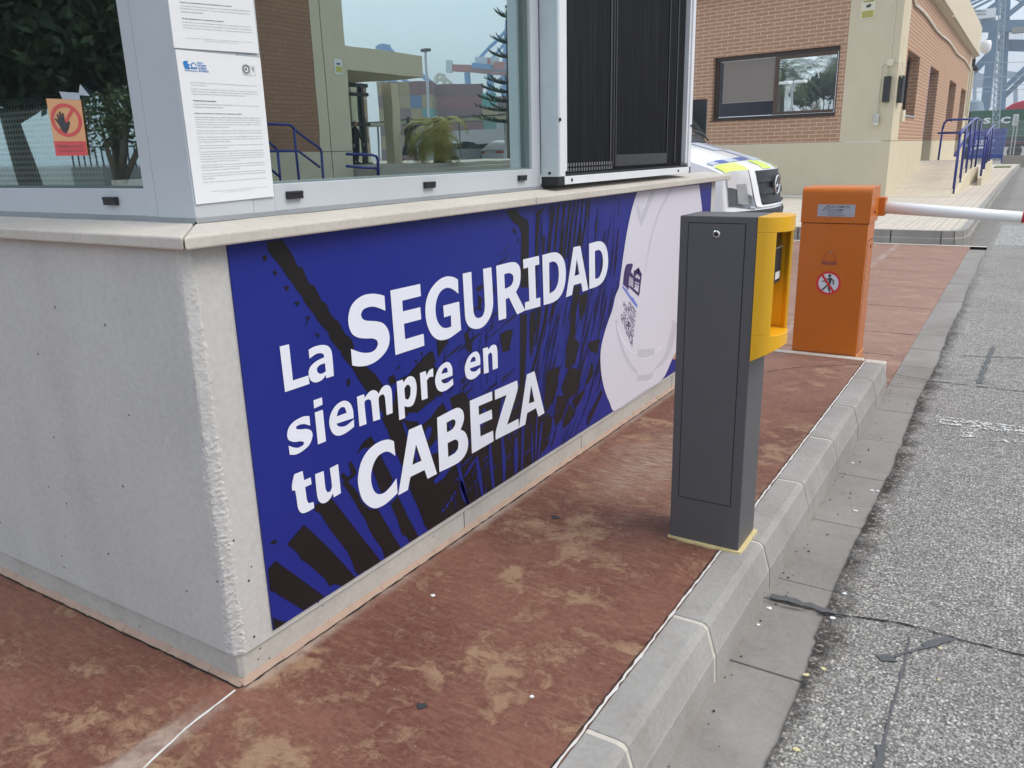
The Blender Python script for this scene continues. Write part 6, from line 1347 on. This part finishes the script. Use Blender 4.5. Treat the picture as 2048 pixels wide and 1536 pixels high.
def bare_tree(label, base, h, seed):
    rn_ = random.Random(seed); t = thing('bare_tree', label, 'tree', base, 'trees reflected in the windows'); mb = MB()
    def br(p_, d_, L_, r_, lv):
        q_ = p_+d_*L_; mb.tube([p_, p_.lerp(q_, .5)+Vector((rn_.gauss(0, 1), rn_.gauss(0, 1), 0))*L_*0.04, q_], [r_, r_*0.8, r_*0.6], 5, False)
        if lv == 0: return
        for k in range(rn_.choice((3, 4))): br(p_.lerp(q_, rn_.uniform(0.45, 1)), (d_+Vector((rn_.gauss(0, .38), rn_.gauss(0, .38), rn_.uniform(0, .3)))).normalized(), L_*rn_.uniform(.55, .8), r_*0.5, lv-1)
    br(Vector(base)-Vector((0, 0, .1)), Vector((0, 0, 1)), h*0.32, h*0.016, 4); mb.build('trunk', M['bark'], t, fix=False); return t
# side window: what stands on the south side of the gatehouse
def south(px, py, depth, yg=0.122): p_ = CAMP+ray(px, py)*depth; return Vector((p_.x, 2*yg-p_.y, p_.z))
cs_ = []
for (px, py, d_, r_) in ((20, 20, 8, .9), (90, 40, 8.5, .9), (150, 60, 9, .9), (215, 30, 9.5, .8), (40, 100, 8.6, .8), (120, 110, 9, .6), (190, 95, 9.6, .5), (-40, 60, 8, 1.0), (60, -60, 8.5, 1.1), (170, -60, 9, 1.1), (215, 90, 9.8, .4), (10, 150, 8.2, .55), (260, -50, 9.5, 1.0), (150, 140, 9.3, .35)):
    cs_.append((tuple(south(px, py, d_)), (r_, r_*1.1, r_*0.75)))
b_ = south(70, 300, 9.2); tree('ficus_tree', 'big dark-leaved tree mirrored across the top of the side window', (b_.x, b_.y, 0), 3.2, cs_, 15000, 0.13, M['leaf_dark'], 1)
cs_ = [(tuple(south(px, py, 14)), (.7, .7, .6)) for px, py in ((215, 190), (255, 175), (235, 230), (200, 235), (280, 215), (262, 130))]
b_ = south(235, 300, 14); tree('olive_shrub', 'pale green shrub mirrored at the right end of the side window', (b_.x, b_.y, 0), 1.6, cs_, 2600, 0.11, M['leaf_olive'], 2, cat='shrub')
hg = thing('boundary_wall', 'low grey boundary wall mirrored under the shrub in the side window', 'wall', (-14, -16, 0)); mb = MB(); mb.box(-30, 6, -17.2, -17.0, RZ-.1, 1.0)
mb.build('wall', concrete('old_wall', (0.30, 0.29, 0.27), (0.22, 0.21, 0.2)), hg)
mb = MB()
for i in range(90): mb.box(-30+0.4*i, -29.95+0.4*i, -17.12, -17.08, 1.0, 1.75)
mb.box(-30, 6, -17.12, -17.08, 1.7, 1.751); mb.build('railing', M['vangrey'], hg)
# office window: palms, bare tree and bushes behind the photographer
NFV = Vector((sin(BA), cos(BA), 0)); PC = Vector((BX, BY, 0))+NFV*0.10
def offm(px, py, depth): p_ = CAMP+ray(px, py)*depth; return p_-NFV*(2*((p_-PC).dot(NFV)))
for i, (px, py, d_, hh, nf, L_) in enumerate(((1558, 175, 60, 0, 46, 3.6), (1568, 138, 62, 0, 26, 3.4), (1676, 150, 66, 0, 50, 3.8), (1700, 110, 60, 0, 40, 3.8))):
    p_ = offm(px, py, d_); palm(('broad palm mirrored low at the edge of the office sash', 'tall palm mirrored above the broad palm in the office sash', 'palm mirrored beside the window frame of the office', 'palm mirrored just outside the office window frame')[i], (p_.x, p_.y, RZ), max(1, p_.z-RZ), nf, L_, M['leaf_palm'], 30+i)
for i, (px, d_) in enumerate(((1618, 75), (1600, 85), (1640, 80))):
    p_ = offm(px, 200, d_); bare_tree(('tall leafless tree mirrored in the middle of the office sash', 'leafless tree mirrored to the side of the palms', 'leafless tree mirrored behind the dark bushes')[i], (p_.x, p_.y, RZ), (10.5, 8.5, 9)[i], 40+i)
cs_ = [(tuple(offm(px, py, 64)), (1.2, 1.2, .9)) for px, py in ((1630, 178), (1650, 168), (1668, 178), (1690, 185), (1610, 190))]
p_ = offm(1650, 200, 64); tree('dark_bush', 'dark bush mirrored behind the ambulance roof in the office window', (p_.x, p_.y, RZ), 3, cs_, 2600, 0.4, M['leaf_dark'], 5, cat='bush')
lp = offm(1586, 165, 40); lpt = thing('street_lamp', 'double-headed lamp post mirrored in the office sash', 'street lamp', (lp.x, lp.y, RZ)); mb = MB(); mb.tube([(lp.x, lp.y, RZ), (lp.x, lp.y, lp.z)], 0.06, 8); mb.build('pole', M['steel'], lpt)
for sg_ in (-1, 1): mb = MB(); mb.box(lp.x+sg_*0.12-(0.6 if sg_ < 0 else 0), lp.x+sg_*0.12+(0.6 if sg_ > 0 else 0), lp.y-0.15, lp.y+0.15, lp.z-0.06, lp.z+0.08); mb.build('lamp_head', M['white'], lpt, bevel=0.02)

# ---------------------------------------------------------------- what the front window mirrors: the gate building across the road
QX = 11.65
def MI(px, py, x=QX):       # point of the mirrored image on the plane x
    q_ = on(0, -0.2-x, px, py); return Vector((x, q_.y, q_.z))
gb = thing('gate_building', 'brick and cream gate building with a flat canopy, mirrored in the front window', 'building', (QX, 12, RZ))
mb = MB(); mb.box(QX, QX+0.3, 2, 12.35, 1.29, 7.0); mb.build('brick_wall', M['brick2'], gb)
mb = MB(); mb.box(QX-0.006, QX+0.31, 2, 12.3495, RZ-.1, 1.285); mb.box(QX-0.006, QX+1.6, 12.3502, 12.66, RZ-.1, 7.0); mb.box(QX-0.010, QX+1.6, 12.68, 13.37, RZ-.1, 7.0); mb.build('cream_plinth', M['cream'], gb)
mb = MB(); mb.box(QX-0.012, QX-0.0055, 12.36, 13.36, 1.283, 1.296); mb.box(QX, QX+1.5, 12.6605, 12.6795, RZ, 7.0); mb.build('render_joint', M['crackdark'], gb)
mb = MB(); mb.box(QX-0.008, QX+3.6, 13.3705, 16.14, 3.03, 3.545); mb.build('canopy', M['cream'], gb, bevel=0.01)
c0_ = MI(774, 160, 13.2).y; c1_ = MI(786, 160, 13.2).y
mb = MB(); mb.box(13.1, 13.4, c0_, c1_+0.08, RZ, 3.029); mb.build('column', M['cream'], gb)
mb = MB(); mb.box(13.95, 13.97, 13.4, 16.6, 0.9, 3.029); gz = mb.build('glazing', M['glass_d'], gb)
mb = MB()
for y in (13.42, 15.0, 16.35): mb.box(13.88, 13.9495, y-0.05, y+0.05, 0.9, 3.029)
for z in (0.95, 2.0, 2.75, 2.98): mb.box(13.885, 13.9490, 13.4, 16.6, z-0.045, z+0.045)
mb.build('mullion', M['vangrey'], gz)
mb = MB(); mb.box(13.4, 16.5, 20.0, 20.2, 0.9, 3.0) if False else mb.box(17.5, 17.7, 12, 16.6, 0.9, 3.0); mb.build('back_wall', M['cream'], gb)
plf = MB(); plf.box(11.3, 24, 13.4, 25, RZ-.1, 0.96); plf.box(10.9, 11.299, 13.4, 20, RZ-.1, 0.86); plf.box(10.5, 10.899, 13.4, 19, RZ-.1, 0.74); plf.build('entrance_step', concrete('step_concrete', (0.40, 0.37, 0.31), (0.32, 0.3, 0.25), pits=False), gb)
sg_m = [MI(666.3, 118), MI(681, 118), MI(681, 150), MI(666.3, 150)]; gsn = thing('sign', 'small surveillance notice on the cream pillar mirrored in the front window', 'sign', tuple(sg_m[3])); mb = MB(); mb.box(QX-0.03, QX-0.012, sg_m[0].y, sg_m[1].y, sg_m[2].z, sg_m[0].z); mb.build('panel', M['white'], gsn)
mb = MB(); mb.box(QX-0.034, QX-0.0305, sg_m[0].y+.03, sg_m[1].y-.02, sg_m[2].z+.04, sg_m[2].z+.17); mb.build('yellow_print', M['signyellow'], gsn); mb = MB(); mb.box(QX-0.034, QX-0.0305, sg_m[0].y+.06, sg_m[1].y-.06, sg_m[2].z+.2, sg_m[2].z+.24); mb.build('camera_symbol', M['ink'], gsn)
rx_ = 11.2; t_ = thing('railing', 'blue stair railing mirrored before the brick wall in the front window', 'railing', (rx_, 11.0, RZ), 'blue railings mirrored in the front window')
R_ = lambda zx, zy: tuple(MI(530+zx/10.24, 210+zy/10.24, rx_))
for nm, path in (('handrail', [R_(-300, 370), R_(480, 380), R_(540, 400), R_(620, 490), R_(1090, 840), R_(1150, 900), R_(1170, 1000)]), ('post', [R_(1170, 1000), R_(1215, 1900)]), ('post', [R_(600, 470), R_(640, 900), R_(740, 1900)]), ('handrail', [R_(-300, 950), R_(690, 940), R_(1130, 1275)]), ('post', [R_(255, 940), R_(345, 1900)]), ('handrail', [R_(-200, 480), R_(255, 930)]), ('handrail', [R_(-100, 1150), R_(310, 1480)])):
    mb = MB(); mb.tube(path, 0.027, 8); mb.build(nm, M['navy'], t_, smooth=True)
t_ = thing('railing', 'blue railing by the steps mirrored under the canopy', 'railing', (10.8, 13.6, RZ), 'blue railings mirrored in the front window'); rx_ = 10.8
R_ = lambda zx, zy: tuple(MI(680+zx/6.98, 130+zy/6.98, rx_))
for nm, path in (('handrail', [R_(100, 1238), R_(450, 1255), R_(510, 1275), R_(535, 1330), R_(545, 1700)]), ('handrail', [R_(100, 1410), R_(535, 1445)])):
    mb = MB(); mb.tube(path, 0.03, 8); mb.build(nm, M['navy'], t_, smooth=True)
def person(label, feet, h, face, stride, seed):
    t = thing('person', label, 'person', feet, 'people mirrored in the front window'); k = h/1.75; F_ = Vector((cos(face), sin(face), 0)); S_ = Vector((-sin(face), cos(face), 0)); B_ = Vector(feet)
    def P_(f, s_, z): return B_+F_*(f*k)+S_*(s_*k)+Vector((0, 0, z*k))
    def skin(name, J, E, mat):
        me = bpy.data.meshes.new(name); off = Vector(feet); me.from_pydata([tuple(P_(*j[:3])-off) for j in J], E, []); me.materials.append(mat); o = bpy.data.objects.new(name, me); COL.objects.link(o); o.parent = t
        m_ = o.modifiers.new('skin', 'SKIN'); 
        for v_, j in zip(me.skin_vertices[0].data, J): v_.radius = (j[3]*k, j[3]*k)
        me.skin_vertices[0].data[0].use_root = True; sm = o.modifiers.new('sub', 'SUBSURF'); sm.levels = 2; sm.render_levels = 2; return o
    J = [(0, 0, .98, .15), (0, 0, 1.2, .15), (0.02, 0, 1.4, .15), (0.02, 0, 1.50, .065), (0.05, 0, 1.63, .095), (0.05, 0, 1.72, .07), (0, .18, 1.42, .07), (-.06-stride*.4, .24, 1.15, .05), (.06-stride*.3, .24, .92, .04), (.10-stride*.3, .23, .84, .03), (0, -.18, 1.42, .07), (.04+stride*.5, -.24, 1.15, .05), (.18+stride*.5, -.24, .94, .04), (.22+stride*.5, -.23, .87, .03), (0, .09, .92, .10), (stride, .10, .52, .07), (stride*1.2-.08, .10, .10, .055), (stride*1.2+.12, .10, .04, .04), (0, -.09, .92, .10), (-stride*.6, -.10, .52, .07), (-stride*1.5-.05, -.10, .12, .055), (-stride*1.5+.12, -.10, .04, .04)]
    E = [(0, 1), (1, 2), (2, 3), (3, 4), (4, 5), (2, 6), (6, 7), (7, 8), (8, 9), (2, 10), (10, 11), (11, 12), (12, 13), (0, 14), (14, 15), (15, 16), (16, 17), (0, 18), (18, 19), (19, 20), (20, 21)]
    skin('body', J, E, M['cloth'])
    mb = MB(); c_ = P_(.055, 0, 1.645); mb._ell(tuple(c_), (.088*k, .082*k, .112*k), 14, 10); mb.tube([c_+F_*.08*k, c_+F_*.105*k-Vector((0, 0, .02*k))], .016*k, 6); mb.build('face', M['skin'], t, smooth=True)
    mb = MB(); c_ = P_(.035, 0, 1.68); mb._ell(tuple(c_), (.094*k, .09*k, .095*k), 14, 10); mb.build('hair', M['hair'], t, smooth=True)
    for sg_ in (-1, 1):
        mb = MB(); c_ = P_(.10-stride*.3, .23, .80) if sg_ > 0 else P_(.22+stride*.5, -.23, .83); mb._ell(tuple(c_), (.035*k, .03*k, .05*k), 8, 6)
        for j in range(4): mb.tube([c_+F_*(.02*(j-1.5))*k, c_+F_*(.02*(j-1.5)+.01)*k-Vector((0, 0, (.085+.01*(j in (1, 2)))*k))], .008*k, 5)
        mb.tube([c_+S_*.01*k, c_+F_*.05*k-Vector((0, 0, .05*k))], .009*k, 5); mb.build('hand', M['skin'], t, smooth=True)
p_ = MI(680+975/6.98, 130+1370/6.98, 17.0); person('person in dark clothes walking past the canopy column, mirrored in the front window', (17.0, p_.y, 0.96), 1.46, pi/2+0.3, .22, 1)
p_ = MI(680+240/6.98, 130+1200/6.98, 15.5); person('person in a dark jacket mirrored behind the lobby glass', (13.2, MI(680+235/6.98, 300, 13.2).y, 0.96), 1.05, pi, .02, 2)
pp = mirror_at(872, 268, 21); palm('small yellowing palm mirrored beside the silver car', (pp.x, pp.y, 0.3), pp.z-0.3, 24, 1.35, M['leaf_yellow'], 51, 'palms mirrored in the front window', 0.11, 1.3)
pp = mirror_at(745, 203, 26); palm('young green palm mirrored in the lobby glazing', (pp.x+3, pp.y, RZ), pp.z, 40, 1.6, M['leaf_palm'], 52, 'palms mirrored in the front window', 0.16, 1.2)
lw = thing('lawn_terrace', 'low grass terrace with a stone edge mirrored under the silver car', 'terrace', (45, 45, RZ)); mb = MB(); mb.box(29, 60, 30, 75, RZ-.1, 0.36); mb.build('lawn', M['grass'], lw); mb = MB(); mb.box(30, 58, 33, 72, 0.30, 0.42); mb.build('parking_strip', flat('parking_asphalt', (0.15, 0.15, 0.145), 0.9), lw)
def car(label, px, py_, depth, L_, paint, grp, flip=1):
    c_ = mirror_at(px, py_, depth); t = thing('parked_car', label, 'car', (c_.x, c_.y, 0.42), grp, radians(90)); s_ = L_/4.5
    PR = [(-2.25, .35), (-2.28, .75), (-1.95, .93), (-1.2, .98), (-.55, 1.38), (.3, 1.42), (1.0, 1.32), (1.75, 1.0), (2.15, .92), (2.27, .7), (2.25, .35)]
    mb = MB(local=True); mb.prism([(x*flip*s_, z) for x, z in PR], 1, -.86, .86); mb.build('body', paint, t, bevel=0.09, seg=3)
    mb = MB(local=True); mb.prism([(x*flip*s_, z) for x, z in ((-1.15, 1.0), (-.52, 1.33), (.28, 1.37), (.95, 1.27), (1.55, 1.02))], 1, -.868, .868); mb.build('window', M['carglass'], t)
    for x in (-1.4, 1.4):
        for y in (-.8, .8): mb = MB(local=True); mb.lathe([(.2, -.1), (.32, -.1), (.32, .1), (.2, .1)], 18, (x*s_, y, .32), axis=1); mb.build('wheel', M['rubber'], t)
    for y in (-.6, .6): mb = MB(local=True); mb.box(min(2.1*flip*s_, 2.26*flip*s_), max(2.1*flip*s_, 2.26*flip*s_), y-.24, y+.24, .68, .84); mb.build('tail_lamp', M['taillight'], t, bevel=.03)
car('silver saloon car mirrored beside the yellowing palm', 915, 322, 46, 4.5, M['silver'], 'cars mirrored in the front window', -1)
car('white car mirrored nearest the window blind', 1020, 326, 48, 4.2, M['white'], 'cars mirrored in the front window', -1)
cp_ = thing('carport', 'long cream carport roof mirrored in front of the stacked containers', 'carport', tuple(mirror_at(900, 300, 48).xy)+(0.42,))
a, b = mirror_at(788, 243.5, 52), mirror_at(1120, 227, 44.5); mb = MB(); zc_ = 3.15
a.z = b.z = zc_; d_ = (b-a).normalized(); a2 = a-d_*8; mb_ = MB(); beam(mb_, a2, b+d_*3, 0.4, 0.26); mb_.build('roof_edge', flat('carport_cream', (0.82, 0.76, 0.52), 0.6), cp_)
n_ = Vector((-d_.y, d_.x, 0)); n_ = n_ if n_.x > 0 else -n_; mb_ = MB(); v_ = [a2+n_*0.3, b+d_*3+n_*0.3, b+d_*3+n_*6-Vector((0, 0, .2)), a2+n_*6-Vector((0, 0, .2))]; mb_.add(v_+[q_+Vector((0, 0, .06)) for q_ in v_], [(3, 2, 1, 0), (4, 5, 6, 7), (0, 1, 5, 4), (2, 3, 7, 6), (1, 2, 6, 5), (3, 0, 4, 7)]); mb_.build('roof', M['carglass'], cp_)
mb_ = MB(); e0 = mirror_at(905, 264, 56); e1 = mirror_at(1130, 258, 50); e0.z = 2.7; e1.z = 2.7; v_ = [e0, e1, e1+n_*5-Vector((0, 0, 1.0)), e0+n_*5-Vector((0, 0, 1.0))]; w_ = [q_-Vector((0, 0, .55)) for q_ in v_]; mb_.add(v_+w_, [(0, 1, 2, 3), (7, 6, 5, 4), (0, 4, 5, 1), (1, 5, 6, 2), (2, 6, 7, 3), (3, 7, 4, 0)]); mb_.build('shaded_underside', M['vangrey'], cp_)  # dark slab added as the carport roof's underside, its shade painted in
for k in range(7): q_ = a2.lerp(b, k/6)+n_*0.5; mb_ = MB(); mb_.tube([(q_.x, q_.y, RZ), (q_.x, q_.y, zc_-.13)], .06, 6); mb_.build('post', M['white'], cp_)
# container stacks and cranes far across the dock
CC = {'r': corrugated('container_maroon', (0.20, 0.045, 0.045)), 'R': corrugated('container_red', (0.30, 0.05, 0.04)), 'y': corrugated('container_ochre', (0.36, 0.24, 0.08)), 'b': corrugated('container_blue', (0.05, 0.13, 0.28)), 't': corrugated('container_teal', (0.04, 0.30, 0.27)), 'n': corrugated('container_brown', (0.16, 0.07, 0.05)), 'o': corrugated('container_orange', (0.60, 0.15, 0.03)), 'w': corrugated('container_white', (0.6, 0.62, 0.62)), 'g': corrugated('container_green', (0.06, 0.2, 0.15))}
CNAME = {'r': 'maroon', 'R': 'red', 'y': 'ochre', 'b': 'blue', 't': 'teal', 'n': 'brown', 'o': 'orange', 'w': 'white', 'g': 'green'}
D_ = 175; protos = {}
xdir = (mirror_at(870, 200, D_)-mirror_at(790, 200, D_)); xdir.z = 0; xdir.normalize(); ydir = Vector((-xdir.y, xdir.x, 0)); ydir = ydir if ydir.dot(mirror_at(800, 200, D_)-Vector((0, 0, 0))) > 0 else -ydir
def container(code, px, tier, w_, depth_, where):
    key = (code, w_)
    q_ = mirror_at(px, 250, D_); base = (q_.x, q_.y, RZ+2.6*tier)
    if key not in protos:
        o = thing('shipping_container', where, 'container', base, 'stacked containers mirrored in the front window', atan2(xdir.y, xdir.x)); mb = MB(local=True); mb.box(0.03, w_-0.03, 0, depth_, 0.02, 2.57); mb.build('box', CC[code], o); mb = MB(local=True)
        for x in (0.0, w_-0.09): mb.box(x, x+.09, -.03, -.001, 0, 2.6)
        mb.box(0.09, w_-.09, -.03, -.001, 2.48, 2.6); mb.build('corner_frame', CC[code], o); protos[key] = o
    else:
        o = copy_tree(protos[key]); o.location = base; o['label'] = where
    return o
pxw = 2.6*PXF/D_/1.0
cols = [776, 796, 816, 836, 857]
wd = (mirror_at(797, 250, D_)-mirror_at(776, 250, D_)).length
ends = [['n', 'y', 'r', 'y', 'n'], ['y', 'b', 'y', 't', 'b'], ['n', 'y', 'r', 'b', 'y'], ['y', 'r', 'n', 'y', 't'], ['n', 'y', 'y', 'b', 'y'], ['y', 'n', 'y', 'r', 'r']]
tn_ = ['lowest', 'second', 'third', 'fourth', 'fifth', 'top']
for ci, px in enumerate(cols):
    for tier in range(6): container(ends[tier][ci], px, tier, wd, 12, 'end-on %s container, %s tier, stack %d from the canopy' % (CNAME[ends[tier][ci]], tn_[tier], ci+1) if False else '%s container seen end-on in the %s tier of the %s stack from the canopy' % (CNAME[ends[tier][ci]], tn_[tier], ('first', 'second', 'third', 'fourth', 'fifth')[ci]))
wl_ = (mirror_at(968, 250, D_)-mirror_at(878, 250, D_)).length
for tier, c_ in enumerate('ynRrRr'): container(c_, 878, tier, wl_, 2.4, 'long %s container in the %s tier of the broad red stack' % (CNAME[c_], tn_[tier]))
for tier, c_ in enumerate('wogyt'): container(c_, 969, tier, wd*1.2, 12, '%s container in the %s tier beside the broad red stack' % (CNAME[c_], tn_[tier]))
for tier, c_ in enumerate('oywyn'): container(c_, 995, tier, wl_, 2.4, 'long %s container in the %s tier nearest the pine' % (CNAME[c_], tn_[tier]))
CD = 260
def Q(zx, zy, k=0): return mirror_at(860+zx/10.24, 60+zy/10.24, CD+k)
qc = thing('gantry_crane', 'red and blue quay crane mirrored above the container stacks', 'crane', tuple(Q(1230, 1500).xy)+(RZ,))
mb = MB(); beam(mb, Q(340, 760), Q(1900, 890), 3.0, 2.0); mb.build('boom', M['cranered'], qc)
mb = MB(); beam(mb, Q(860, 740, -2), Q(1240, 760, -2), 3.2, 1.4); beam(mb, Q(1250, 790, -2), Q(1900, 840, -2), 1, 0.7); beam(mb, Q(1215, 600), Q(1250, 1900), 1.7); beam(mb, Q(1500, 900), Q(1520, 1900), 1.3); beam(mb, Q(760, 880), Q(830, 1900), 1.4); beam(mb, Q(1590, -200), Q(1520, 800), 1.5); beam(mb, Q(1020, 590), Q(1570, -30), 0.9); beam(mb, Q(1250, 600), Q(1580, 180), 0.8); beam(mb, Q(1590, -200), Q(2000, 100), 0.7); beam(mb, Q(1400, 1030), Q(1500, 930), 0.7); mb.build('frame', M['craneblue'], qc)
mb = MB(); q0 = Q(930, 705); q1 = Q(1180, 600); beam(mb, Q(930, 655), Q(1400, 650), 4, 2.3); beam(mb, Q(330, 740), Q(470, 750), 4, 3.6); mb.build('machine_house', flat('quay_white', (0.6, 0.66, 0.7), 0.6), qc)
mb = MB(); beam(mb, Q(1170, 650, -2.5), Q(1240, 650, -2.5), 1, 2.2); beam(mb, Q(1300, 720, -2.5), Q(1520, 740, -2.5), 1, 2.2); mb.build('winch_cover', M['cranered'], qc)
yc_ = thing('gantry_crane', 'pale yellow hazy crane mirrored behind the containers', 'crane', tuple(mirror_at(880, 300, 330).xy)+(RZ,)); mb = MB(); qq = lambda x, y: mirror_at(860+x/10.24, 60+y/10.24, 330)
for a_, b_ in (((60, 1500), (110, 950)), ((110, 950), (180, 905)), ((180, 905), (280, 940)), ((280, 940), (310, 1500)), ((90, 1100), (200, 1000)), ((200, 1000), (280, 1060)), ((310, 1000), (560, 1190))): beam(mb, qq(*a_), qq(*b_), 1.3)
mb.build('frame', flat('pale_crane', (0.55, 0.52, 0.35), 0.7), yc_)
bc = thing('gantry_crane', 'blue crane top mirrored over the canopy slab', 'crane', tuple(mirror_at(770, 300, 300).xy)+(RZ,)); mb = MB(); qq = lambda x, y: mirror_at(500+x/3.135, y/3.135, 300)
for a_, b_ in (((795, 310), (830, 285)), ((830, 285), (880, 295)), ((800, 300), (880, 300)), ((850, 290), (900, 330)), ((830, 285), (835, 900)), ((870, 295), (875, 900)), ((905, 470), (905, 900)), ((890, 560), (1050, 575)), ((1080, 470), (1180, 560)), ((960, 490), (1040, 560))): beam(mb, qq(*a_), qq(*b_), 1.5)
mb.build('frame', M['craneblue'], bc)
for i, (px, py, d_, lab) in enumerate(((851, 101, 120, 'tall floodlight mast mirrored beside the canopy'), (1018, 14, 120, 'tallest floodlight mast mirrored above the pine tip'))):
    q_ = mirror_at(px, py, d_); t_ = thing('floodlight_mast', lab, 'light mast', (q_.x, q_.y, RZ), 'floodlight masts mirrored in the front window'); mb = MB(); mb.tube([(q_.x, q_.y, RZ), (q_.x, q_.y, q_.z)], [.28, .16], 8); mb.build('pole', M['steel'], t_); mb = MB(); mb.lathe([(0.2, q_.z+.3), (.75, q_.z+.2), (.75, q_.z-.1), (.2, q_.z-.2)], 12, (q_.x, q_.y, 0)); mb.build('lamp_ring', M['vangrey'], t_)
# tiered pine
pz_ = mirror_at(1018, 300, 30); pn = thing('norfolk_pine', 'tiered dark pine mirrored before the red and blue crane', 'pine tree', (pz_.x, pz_.y, RZ)); topz = mirror_at(1018, 34, 30).z
mb = MB(); mb.tube([(pz_.x, pz_.y, RZ), (pz_.x, pz_.y, topz)], [.12, .03], 8); mb.build('trunk', M['bark'], pn)
mb = MB(); rn_ = random.Random(77)
for py, ln_ in ((40, .42), (88, .55), (116, .65), (165, .85), (182, .95), (200, 1.1), (218, 1.2), (240, 1.3)):
    z0 = mirror_at(1018, py, 30).z
    for k in range(9):
        az = 2*pi*k/9+rn_.uniform(-.2, .2); d_ = Vector((cos(az), sin(az), 0)); base = Vector((pz_.x, pz_.y, z0-.12)); prev = base
        for m_ in range(7):
            f = (m_+1)/7; q_ = base+d_*ln_*f+Vector((0, 0, .22*f*f)); s_ = d_.cross(Vector((0, 0, 1)))
            for sgn in (-1, 1, 0): tip = q_+s_*sgn*.12*(1.2-f)+Vector((0, 0, .13))+d_*.05; mb.add([prev, q_, tip], [(0, 1, 2)])
            prev = q_
mb.build('crown', M['leaf_pine'], pn, fix=False)

# ---------------------------------------------------------------- litter and spots on the ground
def flake(name, label, cat, x, y, z, s_, mat, seed, grp):
    rn_ = random.Random(seed); t = MB(); n_ = 7; v = []; 
    for k in range(n_): a = 2*pi*k/n_; r_ = s_*rn_.uniform(.55, 1.1); v.append((x+r_*cos(a), y+r_*sin(a)*.8, z+s_*rn_.uniform(.05, .35)))
    v.append((x, y, z+s_*.45)); v += [(p_[0], p_[1], z) for p_ in v[:n_]]
    t.add(v, [(k, (k+1) % n_, n_) for k in range(n_)]+[(n_+1+k, n_+1+(k+1) % n_, (k+1) % n_, k) for k in range(n_)]); o = t.build(name, mat); return tag(o, label, cat, grp)
M['litter'] = flat('white_scrap', (0.78, 0.79, 0.80), 0.7, var=.1, scale=80); M['litter_y'] = flat('yellow_scrap', (0.62, 0.55, 0.30), 0.8, var=.1, scale=80)
zg = RZ+0.003; zr_ = RZ+0.011
LIT = [(1.0, 2.02, zg, .010, 0, 'white scrap alone in the middle of a gutter slab beside the ticket post'), (.897, 1.187, zg, .010, 0, 'white scrap at the kerb foot by the dark gutter crack'), (.893, 1.085, zg, .006, 0, 'thin white scrap against the kerb below the gutter crack'), (1.075, 1.37, zr_, .0085, 0, 'white scrap on the dark tar edge above the gutter crack'), (1.073, 1.212, zr_, .009, 0, 'white scrap lying on the gutter crack at the asphalt edge'),
       (1.022, 2.25, zg, .009, 0, 'first of two white scraps side by side on the gutter'), (1.043, 2.256, zg, .008, 0, 'second of two white scraps side by side, nearer the asphalt'), (.903, 2.52, zg, .009, 0, 'white scrap near the kerb in the upper gutter'), (1.066, .905, zr_, .009, 1, 'cream scrap on the ragged asphalt edge nearest the camera'), (1.10, .952, zr_, .009, 1, 'cream scrap on the asphalt just off the tar edge'), (1.11, .615, zr_, .010, 1, 'yellow scrap at the bottom edge of the asphalt'), (1.36, 1.05, zr_, .006, 1, 'small cream chip out on the asphalt below the sealed crack'), (1.352, 1.203, zr_, .007, 1, 'small cream chip under the sealed crack fork')]
for i, (x, y, z, s_, c_, lab) in enumerate(LIT): flake('paper_scrap', lab, 'litter', x, y, z, s_, M['litter_y'] if c_ else M['litter'], 60+i, 'scraps of litter')
for i, (x, y, s_, lab) in enumerate(((.147, .532, .008, 'white scrap on the red paving under the banner'), (.60, .30, .006, 'white chip near the kerb on the red paving'), (1.0, 1.0, 0, ''))):
    if s_: flake('paper_scrap', lab, 'litter', x, y, .001, s_, M['litter'], 90+i, 'scraps of litter')
for i, (x, y, r_, lab) in enumerate(((.201, 1.128, .017, 'black gum spot on the red paving below the word CABEZA'), (.407, .152, .014, 'grey gum spot on the red paving near the camera'))):
    mb = MB(); rn_ = random.Random(i); mb.prism([(x+r_*rn_.uniform(.6, 1.1)*cos(2*pi*k/11), y+r_*rn_.uniform(.5, .9)*sin(2*pi*k/11)) for k in range(11)], 2, .0005, .0022); tag(mb.build('gum_spot', flat('old_gum', (.03, .032, .035), .8)), lab, 'gum spot', 'gum spots')
rn_ = random.Random(14); mb = MB()
for i in range(60):
    x = .875+abs(rn_.gauss(0, .05)); y = rn_.uniform(.3, 4); s_ = rn_.uniform(.0012, .004); mb._ell((x, y, zg+s_*.4), (s_, s_*1.2, s_*.6), 6, 4)
tag(mb.build('gutter_grit', flat('dark_grit', (.03, .026, .02), .9), fix=False), kind='stuff')

# ---------------------------------------------------------------- sea haze
hz = MB(); hz.box(-480, 480, -120, 900, RZ-1.5, 75); ho = hz.build('haze', None or bpy.data.materials.new('sea_haze')); tag(ho, kind='stuff')
hm = ho.data.materials[0]; hm.use_nodes = True; ht = hm.node_tree; ht.nodes.remove(ht.nodes['Principled BSDF']); pv = ht.nodes.new('ShaderNodeVolumePrincipled')
pv.inputs['Color'].default_value = (0.86, 0.92, 1.0, 1); pv.inputs['Density'].default_value = 0.0016; ht.links.new(pv.outputs[0], ht.nodes['Material Output'].inputs['Volume'])
